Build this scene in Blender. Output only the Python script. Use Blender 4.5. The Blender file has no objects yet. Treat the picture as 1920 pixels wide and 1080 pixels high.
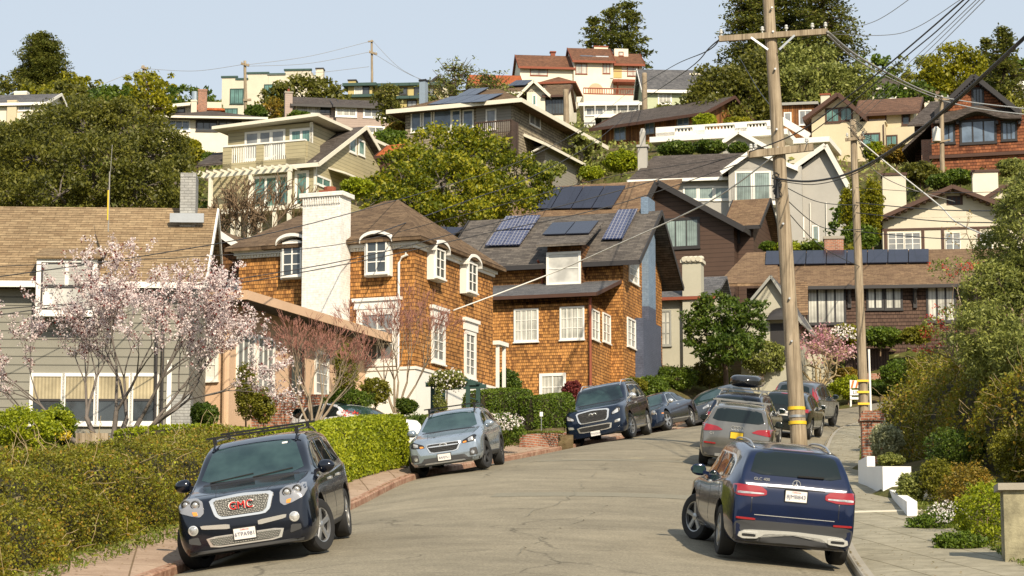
import bpy, bmesh, math, random
import numpy as np
from mathutils import Vector, Matrix
from mathutils.bvhtree import BVHTree
R = math.radians
S = bpy.context.scene
COL = S.collection
rng = np.random.default_rng(7)
random.seed(7)

# ------------------------------------------------------------ camera
FP = 4500.0                       # focal length in photo pixels (1920 wide)
PITCH = math.atan(660.0 / FP)
cam = bpy.data.cameras.new("camera"); co = bpy.data.objects.new("camera", cam); COL.objects.link(co)
cam.sensor_width = 36.0; cam.lens = FP / 1920 * 36.0
cam.clip_start = 0.5; cam.clip_end = 6000
co.location = (0, 0, 0); co.rotation_euler = (R(90) + PITCH, 0, 0)
S.camera = co
# ------------------------------------------------------------ sky and sun
SUN_EL, SUN_AZ = 35.0, 160.0      # azimuth clockwise from +Y
w = bpy.data.worlds.new("World"); S.world = w; w.use_nodes = True
nt = w.node_tree; nt.nodes.clear()
wo = nt.nodes.new("ShaderNodeOutputWorld"); bg = nt.nodes.new("ShaderNodeBackground")
sky = nt.nodes.new("ShaderNodeTexSky"); sky.sky_type = 'NISHITA'; sky.sun_disc = False
sky.sun_elevation = R(SUN_EL); sky.sun_rotation = R(SUN_AZ); sky.dust_density = 2.2; sky.air_density = 1.0; sky.ozone_density = 1.4
veil = nt.nodes.new("ShaderNodeMixRGB"); veil.inputs[0].default_value = 0.80
tcw = nt.nodes.new("ShaderNodeTexCoord"); spw = nt.nodes.new("ShaderNodeSeparateXYZ"); nt.links.new(tcw.outputs['Generated'], spw.inputs[0])
crw = nt.nodes.new("ShaderNodeValToRGB"); nt.links.new(spw.outputs['Z'], crw.inputs[0])
crw.color_ramp.elements[0].position = 0.15; crw.color_ramp.elements[0].color = (6.2, 6.85, 7.5, 1)
crw.color_ramp.elements[1].position = 0.60; crw.color_ramp.elements[1].color = (5.0, 5.8, 6.7, 1)
nt.links.new(sky.outputs[0], veil.inputs[1]); nt.links.new(crw.outputs[0], veil.inputs[2])
nt.links.new(veil.outputs[0], bg.inputs[0]); bg.inputs[1].default_value = 0.092
nt.links.new(bg.outputs[0], wo.inputs[0])
sl = bpy.data.lights.new("sun", 'SUN'); sl.energy = 4.9; sl.angle = R(0.6); sl.color = (1.0, 0.87, 0.68)
so = bpy.data.objects.new("sun", sl); COL.objects.link(so)
sd = Vector((math.sin(R(SUN_AZ)) * math.cos(R(SUN_EL)), math.cos(R(SUN_AZ)) * math.cos(R(SUN_EL)), math.sin(R(SUN_EL))))
so.rotation_euler = sd.to_track_quat('Z', 'Y').to_euler(); so.location = sd * 50
S.view_settings.view_transform = 'Standard'; S.view_settings.look = 'None'
S.view_settings.exposure = 0.38; S.view_settings.gamma = 1.0
S.cycles.max_bounces = 5; S.cycles.transparent_max_bounces = 6

# ------------------------------------------------------------ measuring helpers
cp, sp = math.cos(PITCH), math.sin(PITCH)
def ray(px, py):
    u = (px - 960) / FP; v = (540 - py) / FP
    return Vector((u, cp - v * sp, sp + v * cp))
def P(px, py, Y):
    d = ray(px, py); return d * (Y / d.y)

# ------------------------------------------------------------ mesh helper
class MB:
    def __init__(s): s.V = []; s.F = []; s.M = []
    def poly(s, pts, m=0):
        n = len(s.V); s.V += [tuple(p) for p in pts]; s.F.append(tuple(range(n, n + len(pts)))); s.M.append(m); return s
    def solid(s, bot, top, m=0):
        n = len(bot); k = len(s.V); s.V += [tuple(p) for p in bot] + [tuple(p) for p in top]
        s.F.append(tuple(range(k + n - 1, k - 1, -1))); s.F.append(tuple(range(k + n, k + 2 * n))); s.M += [m, m]
        for i in range(n):
            j = (i + 1) % n; s.F.append((k + i, k + j, k + n + j, k + n + i)); s.M.append(m)
        return s
    def box(s, x0, x1, y0, y1, z0, z1, m=0):
        if x0 > x1: x0, x1 = x1, x0
        if y0 > y1: y0, y1 = y1, y0
        if z0 > z1: z0, z1 = z1, z0
        return s.solid([(x0, y0, z0), (x1, y0, z0), (x1, y1, z0), (x0, y1, z0)], [(x0, y0, z1), (x1, y0, z1), (x1, y1, z1), (x0, y1, z1)], m)
    def slab(s, pts, th, m=0):
        top = [Vector(p) for p in pts]
        nrm = (top[1] - top[0]).cross(top[2] - top[1])
        if nrm.z < 0: top.reverse()
        return s.solid([p - Vector((0, 0, th)) for p in top], top, m)
    def bar(s, p, q, wd, h, m=0, up=None):
        p = Vector(p); q = Vector(q); d = (q - p).normalized()
        u = Vector((0, 0, 1)) if up is None else Vector(up)
        if abs(d.dot(u)) > 0.97: u = Vector((1, 0, 0))
        a = d.cross(u).normalized() * (wd / 2); b = a.cross(d).normalized() * (h / 2)
        return s.solid([p - a - b, p + a - b, p + a + b, p - a + b], [q - a - b, q + a - b, q + a + b, q - a + b], m)
    def cyl(s, p, q, r0, r1=None, n=8, m=0):
        r1 = r0 if r1 is None else r1
        p = Vector(p); q = Vector(q); d = (q - p).normalized()
        u = Vector((0, 0, 1)) if abs(d.z) < 0.9 else Vector((1, 0, 0))
        a = d.cross(u).normalized(); b = d.cross(a)
        c = [(math.cos(2 * math.pi * i / n), math.sin(2 * math.pi * i / n)) for i in range(n)]
        return s.solid([p + (a * x + b * y) * r0 for x, y in c], [q + (a * x + b * y) * r1 for x, y in c], m)
    def tube(s, pts, r, n=5, m=0):
        rs = r if isinstance(r, (list, tuple)) else [r] * len(pts)
        pts = [Vector(p) for p in pts]; k = len(s.V)
        for i, p in enumerate(pts):
            d = (pts[min(i + 1, len(pts) - 1)] - pts[max(i - 1, 0)]).normalized()
            u = Vector((0, 0, 1)) if abs(d.z) < 0.9 else Vector((1, 0, 0))
            a = d.cross(u).normalized(); b = d.cross(a)
            for j in range(n):
                t = 2 * math.pi * j / n; s.V.append(tuple(p + (a * math.cos(t) + b * math.sin(t)) * rs[i]))
        for i in range(len(pts) - 1):
            for j in range(n):
                jj = (j + 1) % n; s.F.append((k + i * n + j, k + i * n + jj, k + (i + 1) * n + jj, k + (i + 1) * n + j)); s.M.append(m)
        s.F.append(tuple(k + j for j in range(n))); s.F.append(tuple(k + (len(pts) - 1) * n + j for j in range(n))); s.M += [m, m]
        return s
    def lathe(s, prof, n=20, org=(0, 0, 0), axis='z', m=0, caps=True):
        k = len(s.V); o = Vector(org)
        for (r, h) in prof:
            for j in range(n):
                t = 2 * math.pi * j / n; c, d = r * math.cos(t), r * math.sin(t)
                v = Vector((c, d, h)) if axis == 'z' else (Vector((h, c, d)) if axis == 'x' else Vector((c, h, d)))
                s.V.append(tuple(o + v))
        for i in range(len(prof) - 1):
            for j in range(n):
                jj = (j + 1) % n; s.F.append((k + i * n + j, k + i * n + jj, k + (i + 1) * n + jj, k + (i + 1) * n + j)); s.M.append(m)
        for i in (0, len(prof) - 1) if caps else ():
            if prof[i][0] > 1e-4: s.F.append(tuple(k + i * n + j for j in range(n))); s.M.append(m)
        return s
    def grid(s, rows, m=0, close=False):
        k = len(s.V); n = len(rows[0])
        for r_ in rows: s.V += [tuple(p) for p in r_]
        for i in range(len(rows) - 1):
            for j in range(n if close else n - 1):
                jj = (j + 1) % n; s.F.append((k + i * n + j, k + i * n + jj, k + (i + 1) * n + jj, k + (i + 1) * n + j)); s.M.append(m)
        return s
    def build(s, name, mat, parent=None, smooth=False, fix=True):
        me = bpy.data.meshes.new(name)
        me.from_pydata(s.V, [], s.F)
        mats = mat if isinstance(mat, (list, tuple)) else [mat]
        for q in mats: me.materials.append(MAT(q))
        if len(mats) > 1: me.polygons.foreach_set('material_index', s.M)
        if fix:
            bm = bmesh.new(); bm.from_mesh(me); bmesh.ops.recalc_face_normals(bm, faces=bm.faces); bm.to_mesh(me); bm.free()
        uvs(me)
        if smooth:
            me.shade_smooth()
            if smooth is not True: me.set_sharp_from_angle(angle=R(smooth))
        o = bpy.data.objects.new(name, me); COL.objects.link(o)
        if parent is not None: o.parent = parent
        return o
def uvs(me):
    uv = me.uv_layers.new(name='UVMap'); n = len(me.loops); out = np.zeros((n, 2))
    co_ = np.zeros(len(me.vertices) * 3); me.vertices.foreach_get('co', co_); co_ = co_.reshape(-1, 3)
    for p in me.polygons:
        nx, ny, nz = p.normal
        if abs(nz) > 0.995: u = (1, 0, 0); v = (0, 1, 0)
        else:
            l = math.hypot(nx, ny); u = (-ny / l, nx / l, 0)
            v = (ny * 0 - nz * u[1], nz * u[0] - nx * 0, nx * u[1] - ny * u[0])
            if v[2] < 0: v = (-v[0], -v[1], -v[2])
        for li in p.loop_indices:
            c = co_[me.loops[li].vertex_index]
            out[li, 0] = c[0] * u[0] + c[1] * u[1]; out[li, 1] = c[0] * v[0] + c[1] * v[1] + c[2] * v[2]
    uv.data.foreach_set('uv', out.ravel())
def tag(o, label=None, cat=None, group=None, kind=None):
    if label: o['label'] = label
    if cat: o['category'] = cat
    if group: o['group'] = group
    if kind: o['kind'] = kind
    return o
def empty(name, loc=(0, 0, 0), rz=0.0, label=None, cat=None, group=None):
    o = bpy.data.objects.new(name, None); COL.objects.link(o); o.location = loc; o.rotation_euler = (0, 0, rz)
    o.empty_display_size = 0.5
    return tag(o, label, cat, group)
def meshnp(name, verts, faces, mat, parent=None, smooth=False):
    me = bpy.data.meshes.new(name); nf = len(faces); k = faces.shape[1]
    me.vertices.add(len(verts)); me.vertices.foreach_set('co', np.asarray(verts, dtype=np.float32).ravel())
    me.loops.add(nf * k); me.loops.foreach_set('vertex_index', np.asarray(faces, dtype=np.int32).ravel())
    me.polygons.add(nf); me.polygons.foreach_set('loop_start', np.arange(0, nf * k, k, dtype=np.int32))
    try: me.polygons.foreach_set('loop_total', np.full(nf, k, dtype=np.int32))
    except Exception: pass
    me.update(calc_edges=True); me.materials.append(MAT(mat))
    if smooth: me.shade_smooth()
    o = bpy.data.objects.new(name, me); COL.objects.link(o)
    if parent is not None: o.parent = parent
    return o

# ------------------------------------------------------------ materials
_M = {}
def MAT(m): return _M[m] if isinstance(m, str) else m
class N:
    def __init__(s, name):
        s.m = bpy.data.materials.new(name); s.m.use_nodes = True; s.t = s.m.node_tree; s.t.nodes.clear()
        s.out = s.n("ShaderNodeOutputMaterial"); s.p = s.n("ShaderNodeBsdfPrincipled"); s.l(s.p.outputs[0], s.out.inputs[0]); _M[name] = s.m
    def n(s, t, **kw):
        x = s.t.nodes.new(t)
        for k, v in kw.items(): setattr(x, k, v)
        return x
    def l(s, a, b): s.t.links.new(a, b)
    def uv(s): return s.n("ShaderNodeUVMap").outputs[0]
    def obj(s): return s.n("ShaderNodeTexCoord").outputs['Object']
    def math(s, op, a, b=None, c=None):
        x = s.n("ShaderNodeMath", operation=op)
        for i, v in enumerate((a, b, c)):
            if v is None: continue
            if hasattr(v, 'links'): s.l(v, x.inputs[i])
            else: x.inputs[i].default_value = v
        return x.outputs[0]
    def noise(s, vec, scale, detail=4, rough=0.6):
        x = s.n("ShaderNodeTexNoise"); x.inputs['Scale'].default_value = scale; x.inputs['Detail'].default_value = detail; x.inputs['Roughness'].default_value = rough
        if vec is not None: s.l(vec, x.inputs['Vector'])
        return x.outputs['Fac']
    def ramp(s, fac, *stops):
        x = s.n("ShaderNodeValToRGB"); e = x.color_ramp.elements
        while len(e) < len(stops): e.new(0.5)
        for i, (p, c) in enumerate(stops):
            e[i].position = p; e[i].color = (*c, 1) if not isinstance(c, (int, float)) else (c, c, c, 1)
        s.l(fac, x.inputs[0]); return x.outputs[0]
    def mix(s, fac, a, b, mode='MIX'):
        x = s.n("ShaderNodeMixRGB", blend_type=mode)
        for i, v in enumerate((fac, a, b)):
            if hasattr(v, 'links'): s.l(v, x.inputs[i])
            elif isinstance(v, (int, float)): x.inputs[i].default_value = v if i == 0 else (v, v, v, 1)
            else: x.inputs[i].default_value = (*v, 1)
        return x.outputs[0]
    def bump(s, h, strength=0.3, dist=0.02):
        b = s.n("ShaderNodeBump"); b.inputs['Strength'].default_value = strength; b.inputs['Distance'].default_value = dist
        s.l(h, b.inputs['Height']); s.l(b.outputs[0], s.p.inputs['Normal']); return b
    def set(s, col=None, rough=0.7, metal=0.0, spec=0.5):
        if col is not None:
            if hasattr(col, 'links'): s.l(col, s.p.inputs['Base Color'])
            else: s.p.inputs['Base Color'].default_value = (*col, 1)
        s.p.inputs['Roughness'].default_value = rough; s.p.inputs['Metallic'].default_value = metal
        s.p.inputs['Specular IOR Level'].default_value = spec; return s
def plain(name, col, rough=0.6, var=0.12, sc=3.0, metal=0.0, spec=0.4, bump=0.0):
    q = N(name); n_ = q.noise(q.obj(), sc, 5, 0.65)
    c = q.mix(1.0, col, q.ramp(n_, (0.3, 1 - var), (0.7, 1 + 0 * var)), 'MULTIPLY'); q.set(c, rough, metal, spec)
    if bump: q.bump(q.noise(q.obj(), sc * 12, 3), bump, 0.02)
    return q
def siding(name, col, lap=0.2, dark=0.35, var=0.15):
    q = N(name); sep = q.n("ShaderNodeSeparateXYZ"); q.l(q.uv(), sep.inputs[0])
    fr = q.math('FRACT', q.math('DIVIDE', sep.outputs[1], lap))
    line = q.ramp(fr, (0.0, dark), (0.10, dark), (0.15, 1.0), (1.0, 0.97))
    n_ = q.ramp(q.noise(q.obj(), 1.3, 5, 0.7), (0.3, 1 - var), (0.7, 1.0))
    c = q.mix(1.0, q.mix(1.0, col, n_, 'MULTIPLY'), line, 'MULTIPLY'); q.set(c, 0.6, 0, 0.3)
    q.bump(fr, 0.5, 0.03); return q
def bricky(name, c1, c2, bw, bh, mortar, mcol, bias=0.0, offs=0.5, wear=(0.75, 1.0), wsc=0.8, rough=0.85, saw=True, bstr=0.6, fine=0.15):
    q = N(name); b = q.n("ShaderNodeTexBrick"); q.l(q.uv(), b.inputs['Vector']); b.offset = offs
    b.inputs['Color1'].default_value = (*c1, 1); b.inputs['Color2'].default_value = (*c2, 1); b.inputs['Mortar'].default_value = (*mcol, 1)
    b.inputs['Scale'].default_value = 1.0; b.inputs['Mortar Size'].default_value = mortar; b.inputs['Mortar Smooth'].default_value = 0.2
    b.inputs['Bias'].default_value = bias; b.inputs['Brick Width'].default_value = bw; b.inputs['Row Height'].default_value = bh
    n_ = q.ramp(q.noise(q.obj(), wsc, 6, 0.7), (0.32, wear[0]), (0.68, wear[1]))
    c = q.mix(1.0, b.outputs['Color'], n_, 'MULTIPLY')
    if fine: c = q.mix(1.0, c, q.ramp(q.noise(q.obj(), 9.0, 3, 0.6), (0.3, 1 - fine), (0.7, 1 + fine)), 'MULTIPLY')
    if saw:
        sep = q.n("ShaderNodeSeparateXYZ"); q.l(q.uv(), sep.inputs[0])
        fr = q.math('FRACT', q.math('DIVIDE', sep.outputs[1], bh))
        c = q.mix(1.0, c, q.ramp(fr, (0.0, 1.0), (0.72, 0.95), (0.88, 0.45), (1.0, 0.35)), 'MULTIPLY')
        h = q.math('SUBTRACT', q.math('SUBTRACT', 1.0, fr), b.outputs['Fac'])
    else: h = q.math('SUBTRACT', 1.0, b.outputs['Fac'])
    q.set(c, rough, 0, 0.2); q.bump(h, bstr, 0.03); return q
def glass(name, col, rough=0.06, stripes=0.0, spec=0.8):
    q = N(name); c = col
    n_ = q.ramp(q.noise(q.obj(), 1.1, 3, 0.5), (0.35, 0.6), (0.65, 1.15))
    c = q.mix(1.0, col, n_, 'MULTIPLY')
    if stripes:
        sep = q.n("ShaderNodeSeparateXYZ"); q.l(q.uv(), sep.inputs[0])
        wv = q.math('FRACT', q.math('MULTIPLY', sep.outputs[0], 1 / stripes))
        c = q.mix(1.0, c, q.ramp(wv, (0.0, 0.62), (0.5, 1.0), (1.0, 0.66)), 'MULTIPLY')
    q.set(c, rough, 0, spec)
    b = q.n("ShaderNodeBump"); b.inputs['Strength'].default_value = 0.06; b.inputs['Distance'].default_value = 0.05
    q.l(q.noise(q.obj(), 1.7, 2), b.inputs['Height']); q.l(b.outputs[0], q.p.inputs['Normal']); return q
def leafmat(name, c1, c2, c3, tr=0.35, nsc=0.6, rough=0.5):
    c1, c2, c3 = [(a * k_, b * k_, d * k_ * .75) for (a, b, d), k_ in zip((c1, c2, c3), (1.15, 1.25, 1.2))] if name.startswith('leaf') else (c1, c2, c3)
    q = N(name); g = q.n("ShaderNodeNewGeometry")
    f = q.math('ADD', q.math('MULTIPLY', g.outputs['Random Per Island'], 0.42), q.math('MULTIPLY', q.noise(q.obj(), nsc, 4, 0.6), 0.72))
    c = q.ramp(f, (0.25, c1), (0.55, c2), (0.85, c3)); q.set(c, rough, 0, 0.35)
    t = q.n("ShaderNodeBsdfTranslucent"); q.l(c, t.inputs[0]); mx = q.n("ShaderNodeMixShader"); mx.inputs[0].default_value = tr
    q.l(q.p.outputs[0], mx.inputs[1]); q.l(t.outputs[0], mx.inputs[2]); q.l(mx.outputs[0], q.out.inputs[0]); return q
# paints and plain surfaces
plain('white', (0.80, 0.78, 0.72), 0.5, 0.07)
plain('cream_trim', (0.72, 0.68, 0.56), 0.6, 0.08)
plain('offwhite', (0.66, 0.64, 0.58), 0.6, 0.10)
plain('dark_trim', (0.035, 0.032, 0.032), 0.5, 0.1)
plain('brown_trim', (0.075, 0.035, 0.022), 0.6, 0.15)
plain('green_trim', (0.035, 0.075, 0.065), 0.5, 0.1)
plain('grey_trim', (0.30, 0.30, 0.27), 0.6, 0.12)
plain('rust', (0.25, 0.065, 0.03), 0.7, 0.2)
plain('metal', (0.45, 0.47, 0.48), 0.35, 0.1, metal=0.7)
plain('steel_blue', (0.33, 0.40, 0.46), 0.4, 0.1, metal=0.4)
plain('black', (0.015, 0.015, 0.016), 0.4, 0.1)
plain('rubber', (0.022, 0.022, 0.022), 0.8, 0.2, 20)
plain('concrete', (0.34, 0.31, 0.25), 0.85, 0.2, 2.0, bump=0.2)
plain('yellow', (0.75, 0.50, 0.03), 0.5, 0.1)
plain('orange', (0.75, 0.16, 0.03), 0.5, 0.1)
plain('red', (0.55, 0.02, 0.02), 0.4, 0.1)
plain('wirecol', (0.03, 0.03, 0.032), 0.6, 0.1)
plain('wiregrey', (0.28, 0.27, 0.25), 0.6, 0.1)
plain('porcelain', (0.55, 0.55, 0.52), 0.3, 0.1)
def stucco(n, c, v=0.12): return plain(n, c, 0.9, v, 0.9, bump=0.25)
stucco('stucco_peach', (0.60, 0.41, 0.27)); stucco('stucco_cream', (0.58, 0.50, 0.34)); stucco('stucco_pale', (0.62, 0.57, 0.45))
stucco('stucco_white', (0.76, 0.70, 0.56)); stucco('stucco_grey', (0.40, 0.385, 0.35)); stucco('stucco_green', (0.46, 0.50, 0.33))
stucco('stucco_ochre', (0.50, 0.41, 0.17)); stucco('stucco_pink', (0.43, 0.34, 0.29)); stucco('stucco_sage', (0.44, 0.42, 0.33))
stucco('stone', (0.38, 0.35, 0.24), 0.3); stucco('stucco_white2', (0.80, 0.79, 0.76), 0.06); plain('mossy', (0.42, 0.38, 0.24), 0.95, 0.75, 2.2, bump=0.5)
siding('siding_grey', (0.275, 0.265, 0.22), 0.222, 0.30); siding('siding_beige', (0.43, 0.38, 0.235), 0.23, 0.5)
siding('siding_brown', (0.095, 0.058, 0.042), 0.24, 0.45); siding('siding_pink', (0.42, 0.33, 0.28), 0.2, 0.7); siding('siding_taupe', (0.30, 0.28, 0.24), 0.2, 0.6)
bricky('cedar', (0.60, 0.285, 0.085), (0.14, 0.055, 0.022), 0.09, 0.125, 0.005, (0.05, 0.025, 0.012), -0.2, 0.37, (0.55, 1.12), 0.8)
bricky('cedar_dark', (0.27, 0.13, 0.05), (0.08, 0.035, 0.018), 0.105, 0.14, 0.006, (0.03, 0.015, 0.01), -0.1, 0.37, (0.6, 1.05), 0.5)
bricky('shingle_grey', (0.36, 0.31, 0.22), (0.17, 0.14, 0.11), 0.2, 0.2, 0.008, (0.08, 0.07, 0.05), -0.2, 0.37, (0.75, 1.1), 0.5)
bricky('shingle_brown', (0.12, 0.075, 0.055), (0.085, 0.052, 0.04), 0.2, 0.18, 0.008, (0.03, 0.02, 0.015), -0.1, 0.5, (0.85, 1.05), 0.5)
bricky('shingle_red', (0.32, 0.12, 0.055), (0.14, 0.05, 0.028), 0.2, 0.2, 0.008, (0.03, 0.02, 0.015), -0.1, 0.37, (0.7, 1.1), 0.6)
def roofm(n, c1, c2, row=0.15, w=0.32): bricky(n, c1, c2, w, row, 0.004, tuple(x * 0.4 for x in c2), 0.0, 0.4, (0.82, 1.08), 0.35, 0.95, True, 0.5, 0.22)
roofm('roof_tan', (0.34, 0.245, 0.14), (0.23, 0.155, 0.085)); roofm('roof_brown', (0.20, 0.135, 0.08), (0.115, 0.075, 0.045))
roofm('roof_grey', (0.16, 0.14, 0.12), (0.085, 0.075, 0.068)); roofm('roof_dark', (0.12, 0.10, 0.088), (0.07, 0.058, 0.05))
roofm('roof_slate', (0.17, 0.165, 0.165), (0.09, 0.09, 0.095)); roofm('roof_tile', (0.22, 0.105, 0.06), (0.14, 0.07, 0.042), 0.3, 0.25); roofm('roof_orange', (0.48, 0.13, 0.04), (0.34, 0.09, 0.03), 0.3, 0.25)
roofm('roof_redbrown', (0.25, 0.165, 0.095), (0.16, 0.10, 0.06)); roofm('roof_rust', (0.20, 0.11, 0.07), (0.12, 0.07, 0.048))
bricky('brick_red', (0.40, 0.16, 0.09), (0.26, 0.10, 0.06), 0.21, 0.075, 0.012, (0.35, 0.31, 0.25), 0, 0.5, (0.8, 1.1), 1.0, 0.9, False, 0.5)
bricky('brick_white', (0.80, 0.78, 0.73), (0.76, 0.74, 0.69), 0.21, 0.078, 0.006, (0.68, 0.66, 0.61), 0, 0.5, (0.9, 1.03), 1.0, 0.8, False, 0.5)
bricky('brick_grey', (0.36, 0.36, 0.34), (0.30, 0.30, 0.29), 0.21, 0.078, 0.008, (0.20, 0.20, 0.19), 0, 0.5, (0.85, 1.05), 1.0, 0.8, False, 0.5)
bricky('brick_blue', (0.20, 0.27, 0.36), (0.17, 0.235, 0.32), 0.21, 0.078, 0.006, (0.13, 0.18, 0.25), 0, 0.5, (0.85, 1.05), 1.0, 0.8, False, 0.5)
bricky('brick_slate', (0.10, 0.115, 0.165), (0.085, 0.10, 0.145), 0.21, 0.078, 0.006, (0.06, 0.07, 0.10), 0, 0.5, (0.85, 1.05), 1.0, 0.8, False, 0.5)
bricky('solar', (0.018, 0.020, 0.034), (0.022, 0.024, 0.040), 1.0, 1.6, 0.012, (0.01, 0.01, 0.014), 0, 0.0, (0.95, 1.05), 1.0, 0.22, False, 0.0, 0)
bricky('solar_grid', (0.035, 0.05, 0.12), (0.03, 0.04, 0.10), 0.16, 0.16, 0.016, (0.26, 0.26, 0.28), 0, 0.0, (0.95, 1.05), 1.0, 0.3, False, 0.0, 0)
_M['solar'].node_tree.nodes['Principled BSDF'].inputs['Specular IOR Level'].default_value = 0.35
bricky('woodboard', (0.36, 0.155, 0.05), (0.11, 0.05, 0.025), 0.16, 6.0, 0.012, (0.03, 0.015, 0.01), -0.1, 0.0, (0.45, 1.15), 0.7, 0.8, False, 0.6)
bricky('fence_wood', (0.10, 0.07, 0.055), (0.065, 0.045, 0.038), 0.14, 5.0, 0.012, (0.015, 0.01, 0.01), 0, 0.0, (0.7, 1.1), 0.8, 0.9, False, 0.6)
glass('glass_dark', (0.05, 0.06, 0.065)); glass('glass_blue', (0.14, 0.19, 0.26), 0.05); glass('glass_teal', (0.30, 0.38, 0.35), 0.08, 0.12)
glass('glass_white', (0.62, 0.61, 0.54), 0.12, 0.16, 0.5); glass('glass_grey', (0.24, 0.25, 0.25), 0.08); glass('glass_green', (0.13, 0.26, 0.23), 0.06, 0.2)
glass('glass_cream', (0.55, 0.47, 0.30), 0.2, 0.09, 0.4); glass('blind', (0.66, 0.65, 0.60), 0.3, 0, 0.4); glass('glass_orange', (0.22, 0.12, 0.03))
siding('glass_louver', (0.50, 0.50, 0.46), 0.07, 0.55)
# woods
q = N('pole_wood'); sep = q.n("ShaderNodeMapping"); sep.inputs['Scale'].default_value = (14, 14, 0.5); q.l(q.obj(), sep.inputs[0])
q.set(q.mix(1.0, q.ramp(q.noise(sep.outputs[0], 1.2, 6, 0.7), (0.3, (0.12, 0.09, 0.06)), (0.5, (0.30, 0.24, 0.165)), (0.7, (0.42, 0.345, 0.25))), q.ramp(q.noise(q.obj(), 0.9, 4), (0.35, 0.8), (0.65, 1.1)), 'MULTIPLY'), 0.9, 0, 0.2); q.bump(q.noise(sep.outputs[0], 2.5, 5), 0.5, 0.02)
plain('bark', (0.12, 0.085, 0.06), 0.95, 0.4, 6, bump=0.5); plain('bark_pale', (0.33, 0.26, 0.18), 0.95, 0.35, 5, bump=0.4); plain('bark_grey', (0.17, 0.145, 0.125), 0.95, 0.35, 5, bump=0.4)
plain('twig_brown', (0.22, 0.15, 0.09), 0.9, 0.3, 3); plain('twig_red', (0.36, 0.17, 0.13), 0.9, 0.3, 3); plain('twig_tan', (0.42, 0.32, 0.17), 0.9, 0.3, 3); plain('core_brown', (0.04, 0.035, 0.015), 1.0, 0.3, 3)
# foliage
leafmat('leaf_oak', (0.036, 0.042, 0.010), (0.095, 0.10, 0.018), (0.19, 0.18, 0.035), 0.38)
leafmat('leaf_olive', (0.06, 0.075, 0.022), (0.16, 0.18, 0.05), (0.30, 0.31, 0.10), 0.3)
leafmat('leaf_redwood', (0.04, 0.05, 0.018), (0.10, 0.115, 0.025), (0.20, 0.19, 0.04), 0.4)
leafmat('leaf_gold', (0.065, 0.075, 0.006), (0.17, 0.17, 0.008), (0.34, 0.30, 0.015), 0.4)
leafmat('leaf_magnolia', (0.028, 0.045, 0.005), (0.11, 0.135, 0.008), (0.36, 0.32, 0.02), 0.38, 0.35)
leafmat('leaf_green', (0.025, 0.05, 0.005), (0.075, 0.12, 0.012), (0.16, 0.21, 0.03), 0.35)
leafmat('leaf_deep', (0.02, 0.045, 0.007), (0.06, 0.10, 0.014), (0.14, 0.18, 0.03), 0.38)
leafmat('leaf_lime', (0.075, 0.11, 0.006), (0.20, 0.24, 0.01), (0.40, 0.42, 0.03), 0.4)
leafmat('leaf_hedge', (0.055, 0.06, 0.010), (0.145, 0.145, 0.018), (0.29, 0.265, 0.035), 0.42, 0.9)
leafmat('leaf_rusty', (0.06, 0.05, 0.01), (0.18, 0.14, 0.02), (0.36, 0.20, 0.03), 0.35, 0.9)
leafmat('leaf_sage', (0.12, 0.13, 0.09), (0.27, 0.28, 0.20), (0.45, 0.45, 0.36), 0.3)
leafmat('leaf_plum', (0.05, 0.01, 0.012), (0.12, 0.02, 0.025), (0.22, 0.05, 0.05), 0.3)
leafmat('petal_pale', (0.58, 0.42, 0.40), (0.80, 0.68, 0.65), (0.88, 0.82, 0.80), 0.35, 1.2)
leafmat('petal_pink', (0.42, 0.14, 0.20), (0.60, 0.32, 0.36), (0.72, 0.52, 0.52), 0.35, 1.2)
leafmat('petal_white', (0.75, 0.60, 0.55), (0.82, 0.76, 0.70), (0.85, 0.84, 0.80), 0.3)
leafmat('berry_red', (0.35, 0.01, 0.01), (0.55, 0.03, 0.02), (0.65, 0.08, 0.03), 0.15)
leafmat('petal_yellow', (0.55, 0.38, 0.02), (0.75, 0.55, 0.03), (0.85, 0.70, 0.10), 0.3)
leafmat('grass', (0.05, 0.08, 0.008), (0.13, 0.17, 0.02), (0.26, 0.27, 0.05), 0.35, 2.0)
# ------------------------------------------------------------ road ribbon
def zroad(Y):
    return -1.65 + .0333 * Y + .0015 * Y * Y if Y < 30 else -3.0 + .1233 * Y
KL = [(-7.2, 5), (-6.2, 20), (-4.8, 34), (-3.3, 46), (-2.25, 57), (-.3, 66), (1.5, 74), (4.1, 84), (6.6, 91), (10.2, 98), (15.5, 103.6), (22, 107.5), (34, 110), (60, 112)]
KR = [(3.4, 5), (3.9, 20), (4.95, 35), (6.2, 47), (7.5, 59), (8.6, 67), (9.7, 74.5), (11.2, 84), (12.6, 91), (14.6, 95.6), (19.5, 98.8), (26, 100.5), (36, 102), (60, 104)]
ZC = [zroad(5), zroad(20), zroad(34.5), zroad(46.5), zroad(58), zroad(66.5), zroad(74.2), zroad(84), zroad(91), 8.95, 10.2, 10.9, 11.5, 12.2]
WR = [2.4, 2.4, 2.4, 1.7, 1.35, 1.3, 1.4, 1.6, 1.6, 1.5, 1.4, 1.4, 1.4, 1.4]
def cr(pts, t):                                   # catmull-rom through a list of tuples
    n = len(pts) - 1; t = max(0, min(n - 1e-6, t)); i = int(t); f = t - i
    p0, p1, p2, p3 = (pts[max(0, min(n, i + k))] for k in (-1, 0, 1, 2))
    if not isinstance(p1, tuple): p0, p1, p2, p3 = (p0,), (p1,), (p2,), (p3,)
    r_ = tuple(.5 * (2 * b + (c - a) * f + (2 * a - 5 * b + 4 * c - d) * f * f + (3 * b - a - 3 * c + d) * f ** 3) for a, b, c, d in zip(p0, p1, p2, p3))
    return r_ if len(r_) > 1 else r_[0]
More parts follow.
